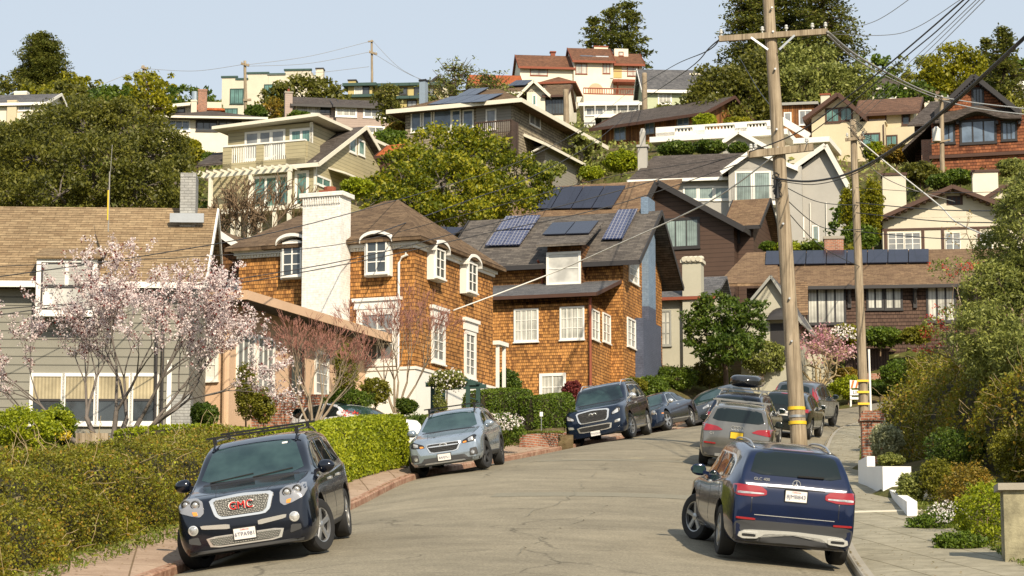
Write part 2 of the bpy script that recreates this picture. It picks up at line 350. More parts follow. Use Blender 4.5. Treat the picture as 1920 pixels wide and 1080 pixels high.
def rib(t):
    l = Vector((*cr(KL, t), 0)); r_ = Vector((*cr(KR, t), 0)); return l, r_, cr(ZC, t), cr(WR, t)
def crown(f): u = abs(2 * f - 1); return -.37 * u ** 2.8 if f < .5 else -.29 * u ** 2
def roadpt(t, f, dz=0):
    l, r_, z, _ = rib(t); p = l.lerp(r_, f); p.z = z + crown(f) + dz; return p
TS = [i * 0.1 for i in range(0, 131)]
_ctab = [(t, roadpt(t, .0), roadpt(t, 1.0)) for t in [i * .05 for i in range(0, 261)]]
def locate(x, y):                                 # world -> (t, f) on the ribbon
    best = None
    for t, a, b in _ctab:
        e = b - a; e.z = 0; q = Vector((x - a.x, y - a.y, 0)); f = q.dot(e) / e.dot(e); d = (q - e * f).length
        if best is None or d < best[0]: best = (d, t, f)
    return best[1], best[2]
def zground_road(x, y):
    t, f = locate(x, y); return roadpt(t, f).z
SWL = 1.75
def leftout(t, d):                                # point d metres beyond the left kerb
    l, r_, z, _ = rib(t); e = (l - r_).normalized(); p = l + e * d; p.z = z - .37 + .13 + max(0, d) * .03; return p
def rightout(t, d):
    l, r_, z, _ = rib(t); e = (r_ - l).normalized(); p = r_ + e * d; p.z = z - .29 + .13 + max(0, d) * .03; return p
# ------------------------------------------------------------ terrain
CPX = [(0, 830, 58), (380, 815, 66), (-400, 860, 55), (560, 785, 72), (777, 760, 78), (450, 752, 86), (930, 745, 86), (1105, 742, 97), (930, 735, 99), (1230, 722, 101),
       (1260, 695, 108), (1470, 680, 113), (100, 560, 110), (1250, 600, 126), (1430, 560, 129), (1500, 655, 115), (1800, 650, 113), (450, 520, 118), (850, 470, 125),
       (380, 455, 146), (700, 445, 150), (1350, 450, 149), (1580, 480, 151), (1650, 480, 134), (1900, 480, 134), (750, 350, 165), (1150, 365, 170), (1220, 305, 172), (1500, 295, 178),
       (1120, 275, 190), (1500, 290, 181), (1720, 305, 178), (1760, 325, 150), (1900, 325, 150), (560, 265, 207), (730, 260, 207), (300, 295, 190), (500, 295, 190), (0, 240, 200), (430, 220, 250), (600, 220, 250),
       (650, 220, 245), (980, 215, 255), (1200, 205, 262), (1260, 250, 235), (1000, 235, 215), (1640, 200, 240), (1890, 195, 230), (1780, 215, 230), (60, 195, 270), (200, 205, 280), (800, 190, 285),
       (1300, 185, 285), (1700, 180, 285), (1750, 860, 54), (1900, 800, 58), (-1500, 500, 110), (-1500, 260, 200), (3500, 600, 110), (3500, 260, 200), (-1500, 950, 50), (3300, 980, 50), (1850, 700, 80), (2600, 700, 80)]
ctl = [tuple(P(a, b, c)) for a, b, c in CPX] + [(-14, 33, 1.2), (-12, 12, -1.2), (9.5, 33, 1.4), (12, 12, -1.3), (-60, 10, -1.0), (60, 10, -1.0), (-60, -30, -2), (60, -30, -2), (0, -30, -2), (-80, 310, 58), (80, 310, 56), (0, 330, 55)]
for t in np.arange(0, 12.9, .6):
    for d in (-.5, SWL, SWL + 1.5): p = leftout(t, d); ctl.append((p.x, p.y, p.z))
    _, _, _, w_ = rib(t)
    for d in (-.5, w_, w_ + 1.2): p = rightout(t, d); ctl.append((p.x, p.y, p.z))
ctl = np.array(ctl); n_ = len(ctl)
def _U(r2): return 0.5 * r2 * np.log(r2 + 1e-9)
d2 = ((ctl[:, None, :2] - ctl[None, :, :2]) ** 2).sum(-1)
A_ = np.zeros((n_ + 3, n_ + 3)); A_[:n_, :n_] = _U(d2) + np.eye(n_) * 4.0; A_[:n_, n_] = 1; A_[:n_, n_ + 1:] = ctl[:, :2]; A_[n_:, :n_] = A_[:n_, n_:].T
W_ = np.linalg.solve(A_, np.concatenate([ctl[:, 2], [0, 0, 0]]))
def tps(xs, ys):
    xs = np.clip(np.asarray(xs, float), -95, 95); ys = np.clip(np.asarray(ys, float), -30, 325)
    out = np.zeros_like(xs)
    for i in range(n_): out += W_[i] * _U((xs - ctl[i, 0]) ** 2 + (ys - ctl[i, 1]) ** 2)
    return out + W_[n_] + W_[n_ + 1] * xs + W_[n_ + 2] * ys
def gz(x, y): return float(tps(np.array([x]), np.array([y]))[0])
gx = np.concatenate([[-3000, -1200, -500, -250, -150], np.arange(-100, -30, 3.0), np.arange(-30, 34, 1.0), np.arange(34, 101, 3.0), [150, 250, 500, 1200, 3000]])
gy = np.concatenate([[-1500, -500, -150, -60], np.arange(-30, 20, 5.0), np.arange(20, 135, 1.0), np.arange(135, 330, 2.5), [360, 420, 600, 1200, 4000]])
GX, GY = np.meshgrid(gx, gy); GZ = tps(GX.ravel(), GY.ravel()).reshape(GX.shape)
poly = [leftout(t, SWL - .15) for t in TS] + [rightout(t, rib(t)[3] - .15) for t in reversed(TS)]
inside = np.zeros(GX.shape, bool)
for i in range(len(poly)):
    a, b = poly[i], poly[i - 1]
    if a.y == b.y: continue
    c = ((a.y > GY) != (b.y > GY)) & (GX < (b.x - a.x) * (GY - a.y) / (b.y - a.y) + a.x); inside ^= c
GZ = GZ - np.where(inside, 0.45, 0.02)
GZ += np.where((GY > 60) & ~inside, 0.25 * np.sin(GX * .9) * np.cos(GY * .7), 0)
ny, nx = GX.shape; idx = np.arange(nx * ny).reshape(ny, nx)
fc = np.stack([idx[:-1, :-1], idx[:-1, 1:], idx[1:, 1:], idx[1:, :-1]], -1).reshape(-1, 4)
q = N('soil'); q.set(q.mix(q.ramp(q.noise(q.obj(), 0.35, 6, .7), (.4, 0.0), (.6, 1.0)), q.ramp(q.noise(q.obj(), 2.5, 6, .75), (.3, (.035, .04, .01)), (.7, (.10, .115, .025))), q.ramp(q.noise(q.obj(), 4, 5), (.3, (.08, .055, .03)), (.7, (.17, .13, .07)))), 1, 0, .1)
q.bump(q.noise(q.obj(), 6, 4), .8, .1)
tag(meshnp('ground', np.stack([GX, GY, GZ], -1).reshape(-1, 3), fc, 'soil', smooth=True), kind='structure')
# road surface
q = N('asphalt'); v = q.obj()
fine = q.noise(v, 26, 5, .8); med = q.noise(v, 1.1, 5, .65); big = q.noise(v, .22, 4, .6)
c = q.ramp(fine, (.30, (.132, .114, .080)), (.5, (.232, .203, .144)), (.72, (.38, .337, .248)))
c = q.mix(1, c, q.ramp(med, (.3, .82), (.7, 1.12)), 'MULTIPLY'); c = q.mix(1, c, q.ramp(big, (.35, .84), (.65, 1.08)), 'MULTIPLY')
vo = q.n("ShaderNodeTexVoronoi", feature='DISTANCE_TO_EDGE'); vo.inputs['Scale'].default_value = .33
wv = q.n("ShaderNodeMixRGB", blend_type='ADD'); wv.inputs[0].default_value = 1; q.l(v, wv.inputs[1])
nz = q.n("ShaderNodeTexNoise"); nz.inputs['Scale'].default_value = .9; nz.inputs['Detail'].default_value = 5; q.l(v, nz.inputs['Vector']); q.l(nz.outputs['Color'], wv.inputs[2]); q.l(wv.outputs[0], vo.inputs['Vector'])
crk = q.ramp(vo.outputs['Distance'], (0.0, .55), (.006, .62), (.011, 1.0))
crk = q.mix(q.ramp(q.noise(v, .3, 2), (.45, 0.0), (.6, 1.0)), 1.0, crk)
c = q.mix(1, c, crk, 'MULTIPLY')
sepa = q.n("ShaderNodeSeparateXYZ"); q.l(v, sepa.inputs[0])
mpp = q.n("ShaderNodeMapping"); mpp.inputs['Scale'].default_value = (.12, .9, 1); q.l(v, mpp.inputs[0])
c = q.mix(1, c, q.ramp(q.noise(mpp.outputs[0], 1.0, 4, .6), (.38, .93), (.5, 1.0), (.6, 1.03)), 'MULTIPLY')
q.set(c, .9, 0, .25); q.bump(fine, .25, .01)
rb = MB(); rb.grid([[roadpt(t, f / 14) for f in range(15)] for t in TS])
road = tag(rb.build('road', 'asphalt', smooth=True, fix=False), kind='structure')
q = N('tar'); q.set(q.ramp(q.noise(q.obj(), 20, 4), (.3, (.17, .155, .115)), (.7, (.25, .23, .17))), .85, 0, .25)
# darker patches and sealed cracks lying on the road
def strip(name, pts, wd, mat, dz=.004, lab=None):
    b = MB(); pp = [roadpt(t, f) for t, f in pts]; rows = []
    for i, p in enumerate(pp):
        d = pp[min(i + 1, len(pp) - 1)] - pp[max(0, i - 1)]; d.z = 0; e = d.normalized().cross(Vector((0, 0, 1))) * (wd / 2 * (random.uniform(.6, 1.2)))
        a = p + e; c_ = p - e; row = []
        for k in (a, c_): tt, ff = locate(k.x, k.y); row.append(Vector((k.x, k.y, roadpt(tt, ff).z + dz)))
        rows.append(row)
    b.grid(rows); return tag(b.build(name, mat, fix=False), kind='structure')
def wig(t0, f0, t1, f1, n=26, a=.012):
    o = 0; out = []
    for i in range(n):
        o = o * .7 + random.uniform(-a, a); k = i / (n - 1); out.append((t0 + (t1 - t0) * k, max(.02, min(.98, f0 + (f1 - f0) * k + o))))
    return out
for a in [(1.9, .42, 3.2, .47), (3.2, .47, 4.3, .44), (2.6, .48, 2.66, .98), (3.1, .05, 3.16, .7), (4.4, .08, 4.45, .85), (1.95, .5, 2.9, .56), (5.2, .15, 5.24, .9), (2.05, .1, 2.1, .6), (3.6, .2, 4.6, .3)]:
    strip('road_crack', wig(*a), .015, 'tar')
for (t0, t1, f0, f1) in [(3.02, 3.12, .30, .80), (4.28, 4.36, .25, .85)]:
    b = MB(); b.grid([[roadpt(t0 + (t1 - t0) * i / 4, f0 + (f1 - f0) * j / 8 , .0045) for j in range(9)] for i in range(5)])
    tag(b.build('road_patch', 'tar', fix=False), kind='structure')
# kerbs and sidewalks
q = N('kerb_red'); q.set(q.ramp(q.noise(q.obj(), 5, 6, .7), (.35, (.20, .105, .065)), (.5, (.33, .19, .13)), (.66, (.42, .31, .22))), .9, 0, .2); q.bump(q.noise(q.obj(), 14, 4), .6, .02)
def walkmat(n, c1, c2, joint=1.5):
    q = N(n); b = q.n("ShaderNodeTexBrick"); mp = q.n("ShaderNodeMapping"); mp.inputs['Rotation'].default_value = (0, 0, -.13); q.l(q.obj(), mp.inputs[0]); q.l(mp.outputs[0], b.inputs['Vector']); b.offset = 0
    b.inputs['Color1'].default_value = (1, 1, 1, 1); b.inputs['Color2'].default_value = (.86, .86, .84, 1); b.inputs['Mortar'].default_value = (.45, .43, .35, 1)
    b.inputs['Scale'].default_value = 1; b.inputs['Mortar Size'].default_value = .014; b.inputs['Brick Width'].default_value = .9; b.inputs['Row Height'].default_value = joint
    c = q.mix(1, q.ramp(q.noise(q.obj(), 2.2, 6, .7), (.3, c1), (.7, c2)), b.outputs['Color'], 'MULTIPLY')
    c = q.mix(1, c, q.ramp(q.noise(q.obj(), 30, 3, .7), (.3, .88), (.7, 1.1)), 'MULTIPLY'); q.set(c, .9, 0, .2); q.bump(b.outputs['Fac'], -.3, .02)
walkmat('walk_pink', (.30, .21, .15), (.43, .32, .235)); walkmat('walk_tan', (.22, .20, .145), (.37, .335, .25))
def ribbon(name, fn, d0, d1, top, mat, t0=0, t1=13, drop=.6):
    b = MB(); rows = []
    ts = [t0 + (t1 - t0) * i / 110 for i in range(111)]
    for t in ts:
        e0 = d0(t) if callable(d0) else d0; e1 = d1(t) if callable(d1) else d1
        p, q_ = fn(t, e0), fn(t, e1); up = Vector((0, 0, top)); dn = Vector((0, 0, drop))
        m0 = p.lerp(q_, .12) + up; rows.append([p - dn, p + up - Vector((0, 0, .02)), m0, q_ + up, q_ - dn])
    b.grid(rows, close=True); return tag(b.build(name, mat), kind='structure')
ribbon('kerb_left', leftout, 0, .17, .0, 'kerb_red'); ribbon('kerb_right', rightout, 0, .17, .0, 'concrete')
ribbon('sidewalk_left', leftout, .172, SWL, .003, 'walk_pink'); ribbon('sidewalk_right', rightout, .172, lambda t: rib(t)[3], .003, 'walk_tan')
# ------------------------------------------------------------ car materials
def carpaint(n, col, metal=.35, rough=.14):
    q = N(n); g = q.noise(q.obj(), 3, 4); q.set(q.mix(1, col, q.ramp(g, (.3, .85), (.7, 1.05)), 'MULTIPLY'), rough, metal, .5)
    q.p.inputs['Coat Weight'].default_value = .5; q.p.inputs['Coat Roughness'].default_value = .03; return q
carpaint('paint_navy', (.004, .006, .013), .05, .12); carpaint('paint_blue', (.003, .010, .042), .15); carpaint('paint_silver', (.36, .42, .48), .6); carpaint('paint_deepblue', (.006, .012, .028), .1)
carpaint('paint_grey', (.20, .195, .18), .6); carpaint('paint_charcoal', (.045, .048, .052), .5); carpaint('paint_black', (.012, .015, .014), .3); carpaint('paint_white', (.75, .75, .73), 0); carpaint('paint_steel', (.10, .115, .13), .5)
plain('chrome', (.82, .82, .80), .22, .05, metal=.75); plain('alloy', (.50, .50, .49), .3, .1, metal=.8); plain('alloy_dark', (.06, .06, .06), .5, .1, metal=.4); plain('cladding', (.05, .05, .05), .7, .1); plain('grey_clad', (.035, .036, .038), .6, .1)
q = N('carglass'); q.set((.008, .014, .015), .02, 0, .5)
q = N('screenglass'); q.set(q.ramp(q.noise(q.obj(), 1.6, 3), (.35, (.012, .03, .033)), (.65, (.035, .07, .07))), .05, 0, .7)  # uneven teal tone painted into the glass to suggest reflections
q = N('taillight'); q.set((.26, .004, .008), .12, 0, .6); q.p.inputs['Coat Weight'].default_value = .8
q = N('lamp_clear'); q.set(q.ramp(q.noise(q.obj(), 7, 3), (.35, (.30, .30, .30)), (.65, (.75, .75, .73))), .1, .5, .7)
plain('lamp_base', (.38, .38, .39), .15, .15, 9, metal=.5)
q = N('amber'); q.set((.75, .28, .05), .15, 0, .6)
bricky('grille_mesh', (.42, .41, .37), (.32, .31, .28), .036, .022, .007, (.05, .05, .045), 0, .5, (.95, 1.05), 1, .35, False, .3, 0)
bricky('grille_dark', (.03, .03, .03), (.05, .05, .05), .09, .035, .006, (.008, .008, .008), 0, .5, (.95, 1.05), 1, .4, False, .3, 0)
bricky('plate_white', (.72, .70, .66), (.72, .70, .66), 9, 9, .0, (.7, .7, .7), 0, .5, (.97, 1), 1, .5, False, 0, 0)
def pchip(pts):
    x = np.array([p[0] for p in pts], float); y = np.array([p[1] for p in pts], float); h = np.diff(x); d = np.diff(y) / h; m = np.zeros(len(x))
    for i in range(1, len(x) - 1):
        if d[i - 1] * d[i] > 0: w1, w2 = 2 * h[i] + h[i - 1], h[i] + 2 * h[i - 1]; m[i] = (w1 + w2) / (w1 / d[i - 1] + w2 / d[i])
    m[0], m[-1] = d[0], d[-1]
    def f(t):
        t = min(max(t, x[0]), x[-1]); i = min(max(int(np.searchsorted(x, t)) - 1, 0), len(h) - 1); u = (t - x[i]) / h[i]
        return y[i] * (1 + 2 * u) * (1 - u) ** 2 + m[i] * h[i] * u * (1 - u) ** 2 + y[i + 1] * u * u * (3 - 2 * u) + m[i + 1] * h[i] * u * u * (u - 1)
    return f
_txt = {}
def text3d(name, s, size, mat, parent, org, X, Yv, depth=.004):
    key = (s,)
    cu = bpy.data.curves.new('lettering', 'FONT'); cu.body = s; cu.size = size; cu.align_x = 'CENTER'; cu.align_y = 'CENTER'; cu.extrude = depth; cu.offset = 0
    tmp = bpy.data.objects.new('lettering', cu); COL.objects.link(tmp); dg = bpy.context.evaluated_depsgraph_get()
    me = bpy.data.meshes.new_from_object(tmp.evaluated_get(dg)); bpy.data.objects.remove(tmp); bpy.data.curves.remove(cu)
    X = Vector(X).normalized(); Yv = Vector(Yv).normalized(); Z = X.cross(Yv)
    M = Matrix((X, Yv, Z)).transposed().to_4x4(); M.translation = Vector(org); me.transform(M)
    me.materials.clear(); me.materials.append(MAT(mat)); o = bpy.data.objects.new(name, me); COL.objects.link(o); o.parent = parent; return o
class Car:
    def __init__(s, name, label, paint, W, L, top, belt, half, wtop, bot, sf, sr, r, tw=None, group='cars parked along the kerbs', cat='car'):
        s.e = empty(name, label=label, cat=cat, group=group); s.W, s.L, s.sf, s.sr, s.r = W, L, sf, sr, r; s.y0 = (sf + sr) / 2
        fs = [pchip(x) for x in (top, belt, half, wtop, bot)]; s.top = fs[0]
        base = sorted(set([round(i * L / 64, 3) for i in range(65)] + [.03, .06, .1, .15, L - .03, L - .06, L - .1, L - .15]))
        rows = []
        for u in base:
            zt, zb_, w, wt, zo = [f(u) for f in fs]; w *= W / 2; wt *= W / 2; zb_ = min(zb_, zt - .03); f = zt - zb_; hb = zb_ - zo
            half_ = [(0, zo), (.8 * w, zo), (.94 * w, zo + .05), (w, zo + .3 * hb), (w, zo + .62 * hb), (.985 * w, zb_ - .06), (.95 * w, zb_ + .0)]
            w6 = .95 * w; half_ += [(w6 + (wt - w6) * .5, zb_ + .48 * f), (w6 + (wt - w6) * .88, zb_ + .86 * f), (wt * .86, zt - min(.03, .06 * f + .005)), (wt * .45, zt - .006), (0, zt)]
            fine_ = []
            for i in range(len(half_) - 1):
                for k in range(3): fine_.append(cr(half_, i + k / 3))
            fine_.append(half_[-1]); ring = [(x, z) for x, z in fine_] + [(-x, z) for x, z in fine_[-2:0:-1]]
            rows.append([(x, s.y0 - u, z) for x, z in ring])
        mb = MB(); mb.grid(rows, close=True); n = len(rows[0]); mb.F.append(tuple(range(n))); mb.M.append(0); k = (len(rows) - 1) * n; mb.F.append(tuple(k + i for i in range(n))); mb.M.append(0)
        s.bvh = BVHTree.FromPolygons([Vector(v) for v in mb.V], mb.F)
        body = mb.build('body', [paint, 'black'], s.e, smooth=50)
        cut = MB()
        for sx in (1, -1):
            for q_ in (sf, sr):
                y = s.y0 - q_; a, b = sorted((sx * (W / 2 - .42), sx * (W / 2 + .3)))
                cut.cyl((a, y, r + .01), (b, y, r + .01), r + .075, r + .075, 28, 1)
        co_ = cut.build('cutter', [paint, 'black'], None)
        md = body.modifiers.new('b', 'BOOLEAN'); md.object = co_; md.operation = 'DIFFERENCE'; md.solver = 'EXACT'
        dg = bpy.context.evaluated_depsgraph_get(); me = bpy.data.meshes.new_from_object(body.evaluated_get(dg)); body.modifiers.clear(); body.data = me; me.name = 'body'
        bpy.data.objects.remove(co_); me.shade_smooth(); me.set_sharp_from_angle(angle=R(40)); s.body = body; s.paint = paint
    def hit(s, view, u, z):
        if view == 'front': o, d = Vector((u, 6, z)), Vector((0, -1, 0))
        elif view == 'rear': o, d = Vector((u, -6, z)), Vector((0, 1, 0))
        elif view == 'right': o, d = Vector((4, s.y0 - u, z)), Vector((-1, 0, 0))
        elif view == 'left': o, d = Vector((-4, s.y0 - u, z)), Vector((1, 0, 0))
        else: o, d = Vector((u, s.y0 - z, 4)), Vector((0, 0, -1))
        h = s.bvh.ray_cast(o, d); return h[0], h[1], -d
    def patch(s, name, view, poly, mat, off=.008, parent=None, seg=5, rnd=True, label=None):
        pts = []
        n = len(poly)
        src = [Vector((p[0], p[1])) for p in poly]
        if rnd:
            ch = []
            for i in range(n):
                a, b = src[i], src[(i + 1) % n]; ch += [a.lerp(b, .12), a.lerp(b, .88)]
            src = ch; n = len(src)
        for i in range(n):
            a, b = src[i], src[(i + 1) % n]; m = max(1, min(seg, int((b - a).length / .05) + 1))
            for k in range(m): pts.append(a.lerp(b, k / m))
        c = sum(pts, Vector((0, 0))) / len(pts); mb = MB(); rows = []
        hc, nc, dr = s.hit(view, c.x, c.y); last = hc if hc is not None else Vector((0, 0, 0))
        def pt(q_, o):
            nonlocal last
            h, nn, _ = s.hit(view, q_.x, q_.y)
            if h is None:
                h = last.copy()
                if view in ('front', 'rear'): h.x, h.z = q_.x, q_.y
                elif view in ('left', 'right'): h.y, h.z = s.y0 - q_.x, q_.y
            else: last = h
            return h + dr * o
        for sc, o in ((1.0, -.02), (1.0, off * .6), (.985, off), (.8, off), (.6, off), (.4, off), (.2, off), (.03, off)):
            rows.append([pt(c + (p - c) * sc, o) for p in pts])
        mb.grid(rows, close=True); k = len(mb.V) - len(pts); mb.F.append(tuple(k + i for i in range(len(pts)))); mb.M.append(0)
        o_ = mb.build(name, mat, parent or s.e, smooth=40)
        if label: o_['label'] = label
        return o_
    def both(s, name, view, poly, mat, **k):
        a = s.patch(name, view, poly, mat, **k); b = s.patch(name, view, [(-x, z) for x, z in poly], mat, **k); return a, b
    def sides(s, name, poly, mat, **k):
        return s.patch(name, 'right', poly, mat, **k), s.patch(name, 'left', poly, mat, **k)
    def wheels(s, rim='alloy', spokes=5, w=.235, steer=0, dbl=False):
        for q_, st in ((s.sf, steer), (s.sr, 0)):
            for sx in (1, -1):
                r = s.r; t = MB(); pf = [(r * .64, -w / 2 + .01), (r * .7, -w / 2), (r * .93, -w / 2 + .004), (r * .985, -w / 2 + .03), (r, -w / 2 + .055), (r, w / 2 - .055), (r * .985, w / 2 - .03), (r * .93, w / 2 - .004), (r * .7, w / 2), (r * .64, w / 2 - .01)]
                t.lathe(pf, 36, axis='x', caps=False)
                o = t.build('wheel', 'rubber', s.e, smooth=35); o.location = (sx * (s.W / 2 - w / 2 - .01), s.y0 - q_, r); o.rotation_euler = (0, 0, R(st))
                m = MB(); f = sx * (w / 2 - .012)
                m.lathe([(r * .66, f - sx * .05), (r * .66, f), (r * .61, f - sx * .004), (r * .60, f - sx * .05)], 30, axis='x', caps=False)
                m.lathe([(r * .15, f - sx * .06), (r * .15, f - sx * .005), (r * .05, f + sx * .003), (.001, f + sx * .003)], 14, axis='x')
                for i in range(spokes):
                    for dd in ((-.11, .11) if dbl else (0,)):
                        a = 2 * math.pi * i / spokes + .3 + dd; a2 = a + dd * .6
                        p0 = Vector((f - sx * .012, math.cos(a) * r * .08, math.sin(a) * r * .08)); p1 = Vector((f - sx * .004, math.cos(a2) * r * .63, math.sin(a2) * r * .63))
                        tn = Vector((0, -math.sin(a), math.cos(a))); hw = r * (.07 if dbl else (.115 if spokes < 7 else .05)); ex = Vector((sx * .02, 0, 0))
                        m.solid([p0 - tn * hw * .8 - ex, p0 + tn * hw * .8 - ex, p1 + tn * hw - ex, p1 - tn * hw - ex], [p0 - tn * hw * .6, p0 + tn * hw * .6, p1 + tn * hw * .75, p1 - tn * hw * .75])
                m.build('rim', rim, o, smooth=30)
                d = MB(); d.lathe([(r * .63, f - sx * .06), (.001, f - sx * .06)], 24, axis='x'); d.build('brake_disc', 'alloy_dark', o)
    def mirror(s, q_, z, mat, out=.2, sz=1.0, back=True, cap='carglass'):
        for sx in (1, -1):
            h, n, _ = s.hit('right' if sx > 0 else 'left', q_, z - .04); 
            x0 = abs(h.x) if h is not None else s.W / 2 * .9
            y = s.y0 - q_; m = MB(); rows = []
            for i in range(9):
                t = -1 + i / 4; rr = max(.05, (1 - abs(t) ** 2.6)) ** .5; cx = x0 + out * .62 + t * out * .48
                rows.append([(sx * cx, y + .075 * sz * rr * math.cos(a) * (1 if math.cos(a) > 0 else .35), z + .085 * sz * rr * math.sin(a) * (1 - .15 * t)) for a in [2 * math.pi * k / 14 for k in range(14)]])
            m.grid(rows, close=True); m.F.append(tuple(range(14))); m.M.append(0); m.F.append(tuple(len(m.V) - 14 + k for k in range(14))); m.M.append(0)
            m.bar((sx * (x0 - .06), y + .0, z - .06), (sx * (x0 + out * .35), y, z - .03), .09, .05)
            o = m.build('side_mirror', mat, s.e, smooth=50)
            g = MB(); g.solid([(sx * (x0 + out * .22), y - .028, z - .06), (sx * (x0 + out), y - .028, z - .05), (sx * (x0 + out * .98), y - .028, z + .06), (sx * (x0 + out * .24), y - .028, z + .06)], [(sx * (x0 + out * .22), y - .034, z - .06), (sx * (x0 + out), y - .034, z - .05), (sx * (x0 + out * .98), y - .034, z + .06), (sx * (x0 + out * .24), y - .034, z + .06)])
            g.build('mirror_glass', cap, o)
    def plate(s, view, z, txt, state=None, hw=.155, hh=.078, tilt=0, mat='plate_white', x=0):
        h, n, d = s.hit(view, x, z); y = h.y + d.y * .02; m = MB()
        m.box(x - hw, x + hw, y - d.y * .02, y + d.y * .006, z - hh, z + hh); o = m.build('license_plate', mat, s.e)
        f = MB(); e = .012
        for (a, b, c_, d_) in ((-hw - e, hw + e, hh, hh + e), (-hw - e, hw + e, -hh - e, -hh), (-hw - e, -hw, -hh, hh), (hw, hw + e, -hh, hh)): f.box(x + a, x + b, y - d.y * .02, y + d.y * .010, z + c_, z + d_)
        f.build('plate_frame', 'black', o)
        X = (-d.y * -1 * -1, 0, 0) if False else ((-1, 0, 0) if view == 'front' else (1, 0, 0))
        if txt: text3d('plate_number', txt, .078, 'plate_ink', o, (x, y + d.y * .009, z - .012), X, (0, 0, 1), .001)
        if state: text3d('plate_state', state, .032, 'red', o, (x, y + d.y * .009, z + .055), X, (0, 0, 1), .001)
    def rails(s, q0, q1, xr, mat='alloy', h=.05, cross=None, cmat='black', cover=.12):
        for sx in (1, -1):
            pts = []
            for i in range(13):
                t = i / 12; q_ = q0 + (q1 - q0) * t; hh, _, _ = s.hit('top', sx * xr, q_); lift = h * min(1, 6 * t, 6 * (1 - t)); pts.append((sx * xr, s.y0 - q_, hh.z + lift + .004))
            MB().tube(pts, .017, 6).build('roof_rail', mat, s.e, smooth=True)
        for q_ in cross or []:
            hh, _, _ = s.hit('top', xr, q_); z = hh.z + h + cover * .5; y = s.y0 - q_; m = MB()
            m.bar((-xr - .12, y, z + .03), (xr + .12, y, z + .03), .07, .03)
            for sx in (1, -1): m.bar((sx * xr, y, hh.z + h - .02), (sx * xr, y, z + .02), .05, .07, up=(0, 1, 0))
            m.build('roof_bar', cmat, s.e)
    def emblem(s, view, x, z, rr, mat='chrome', kind='ring'):
        h, n, d = s.hit(view, x, z); m = MB(); y = h.y + d.y * .018
        def ring(cx, cz, a, b, tk):
            m.tube([(cx + a * math.cos(t), y, cz + b * math.sin(t)) for t in [2 * math.pi * i / 20 for i in range(21)]], tk, 5)
        if kind == 'star':
            ring(x, z, rr, rr, rr * .12)
            for i in range(3): a = math.pi / 2 + i * 2.094; m.cyl((x, y, z), (x + rr * math.cos(a), y, z + rr * math.sin(a)), rr * .16, rr * .04, 5)
        elif kind == 'rings':
            for i in range(4): ring(x + (i - 1.5) * rr * 1.45, z, rr, rr, rr * .13)
        elif kind == 'oval':
            ring(x, z, rr, rr * .55, rr * .12); m.cyl((x - rr * .2, y, z + rr * .1), (x + rr * .3, y, z - rr * .1), rr * .2, rr * .1, 5)
        elif kind == 'loop':
            ring(x - rr * .45, z, rr * .5, rr * .5, rr * .13); ring(x + rr * .45, z, rr * .5, rr * .5, rr * .13)
        elif kind == 'bar': m.box(x - rr, x - rr * .6, y - .004, y + .004, z - rr * .8, z + rr * .8); m.box(x + rr * .6, x + rr, y - .004, y + .004, z - rr * .8, z + rr * .8); m.box(x - rr * .6, x + rr * .6, y - .004, y + .004, z - rr * .15, z + rr * .15)
        m.build('emblem', mat, s.e)
    def put(s, X, Y, heading, face=1, dz=0.0, ground=zground_road):
        """X,Y = axle-midpoint on the ground; heading in degrees clockwise from +Y"""
        h = R(heading); f = Vector((math.sin(h), math.cos(h), 0)); r_ = Vector((f.y, -f.x, 0)); wb = (s.sr - s.sf) / 2; tk = s.W / 2 - .13; c = Vector((X, Y, 0))
        def g(a, b): p = c + f * a + r_ * b; return Vector((p.x, p.y, ground(p.x, p.y)))
        fl, fr, rl, rr = g(wb, -tk), g(wb, tk), g(-wb, -tk), g(-wb, tk)
        Fv = ((fl + fr) - (rl + rr)).normalized(); Rv = ((fr + rr) - (fl + rl)).normalized(); Z = Rv.cross(Fv).normalized(); Rv = Fv.cross(Z)
        M = Matrix((Rv, Fv, Z)).transposed().to_4x4(); M.translation = (fl + fr + rl + rr) / 4 + Z * (.005 + dz); s.e.matrix_world = M
        return s
plain('plate_ink', (.02, .03, .10), .5, .05)
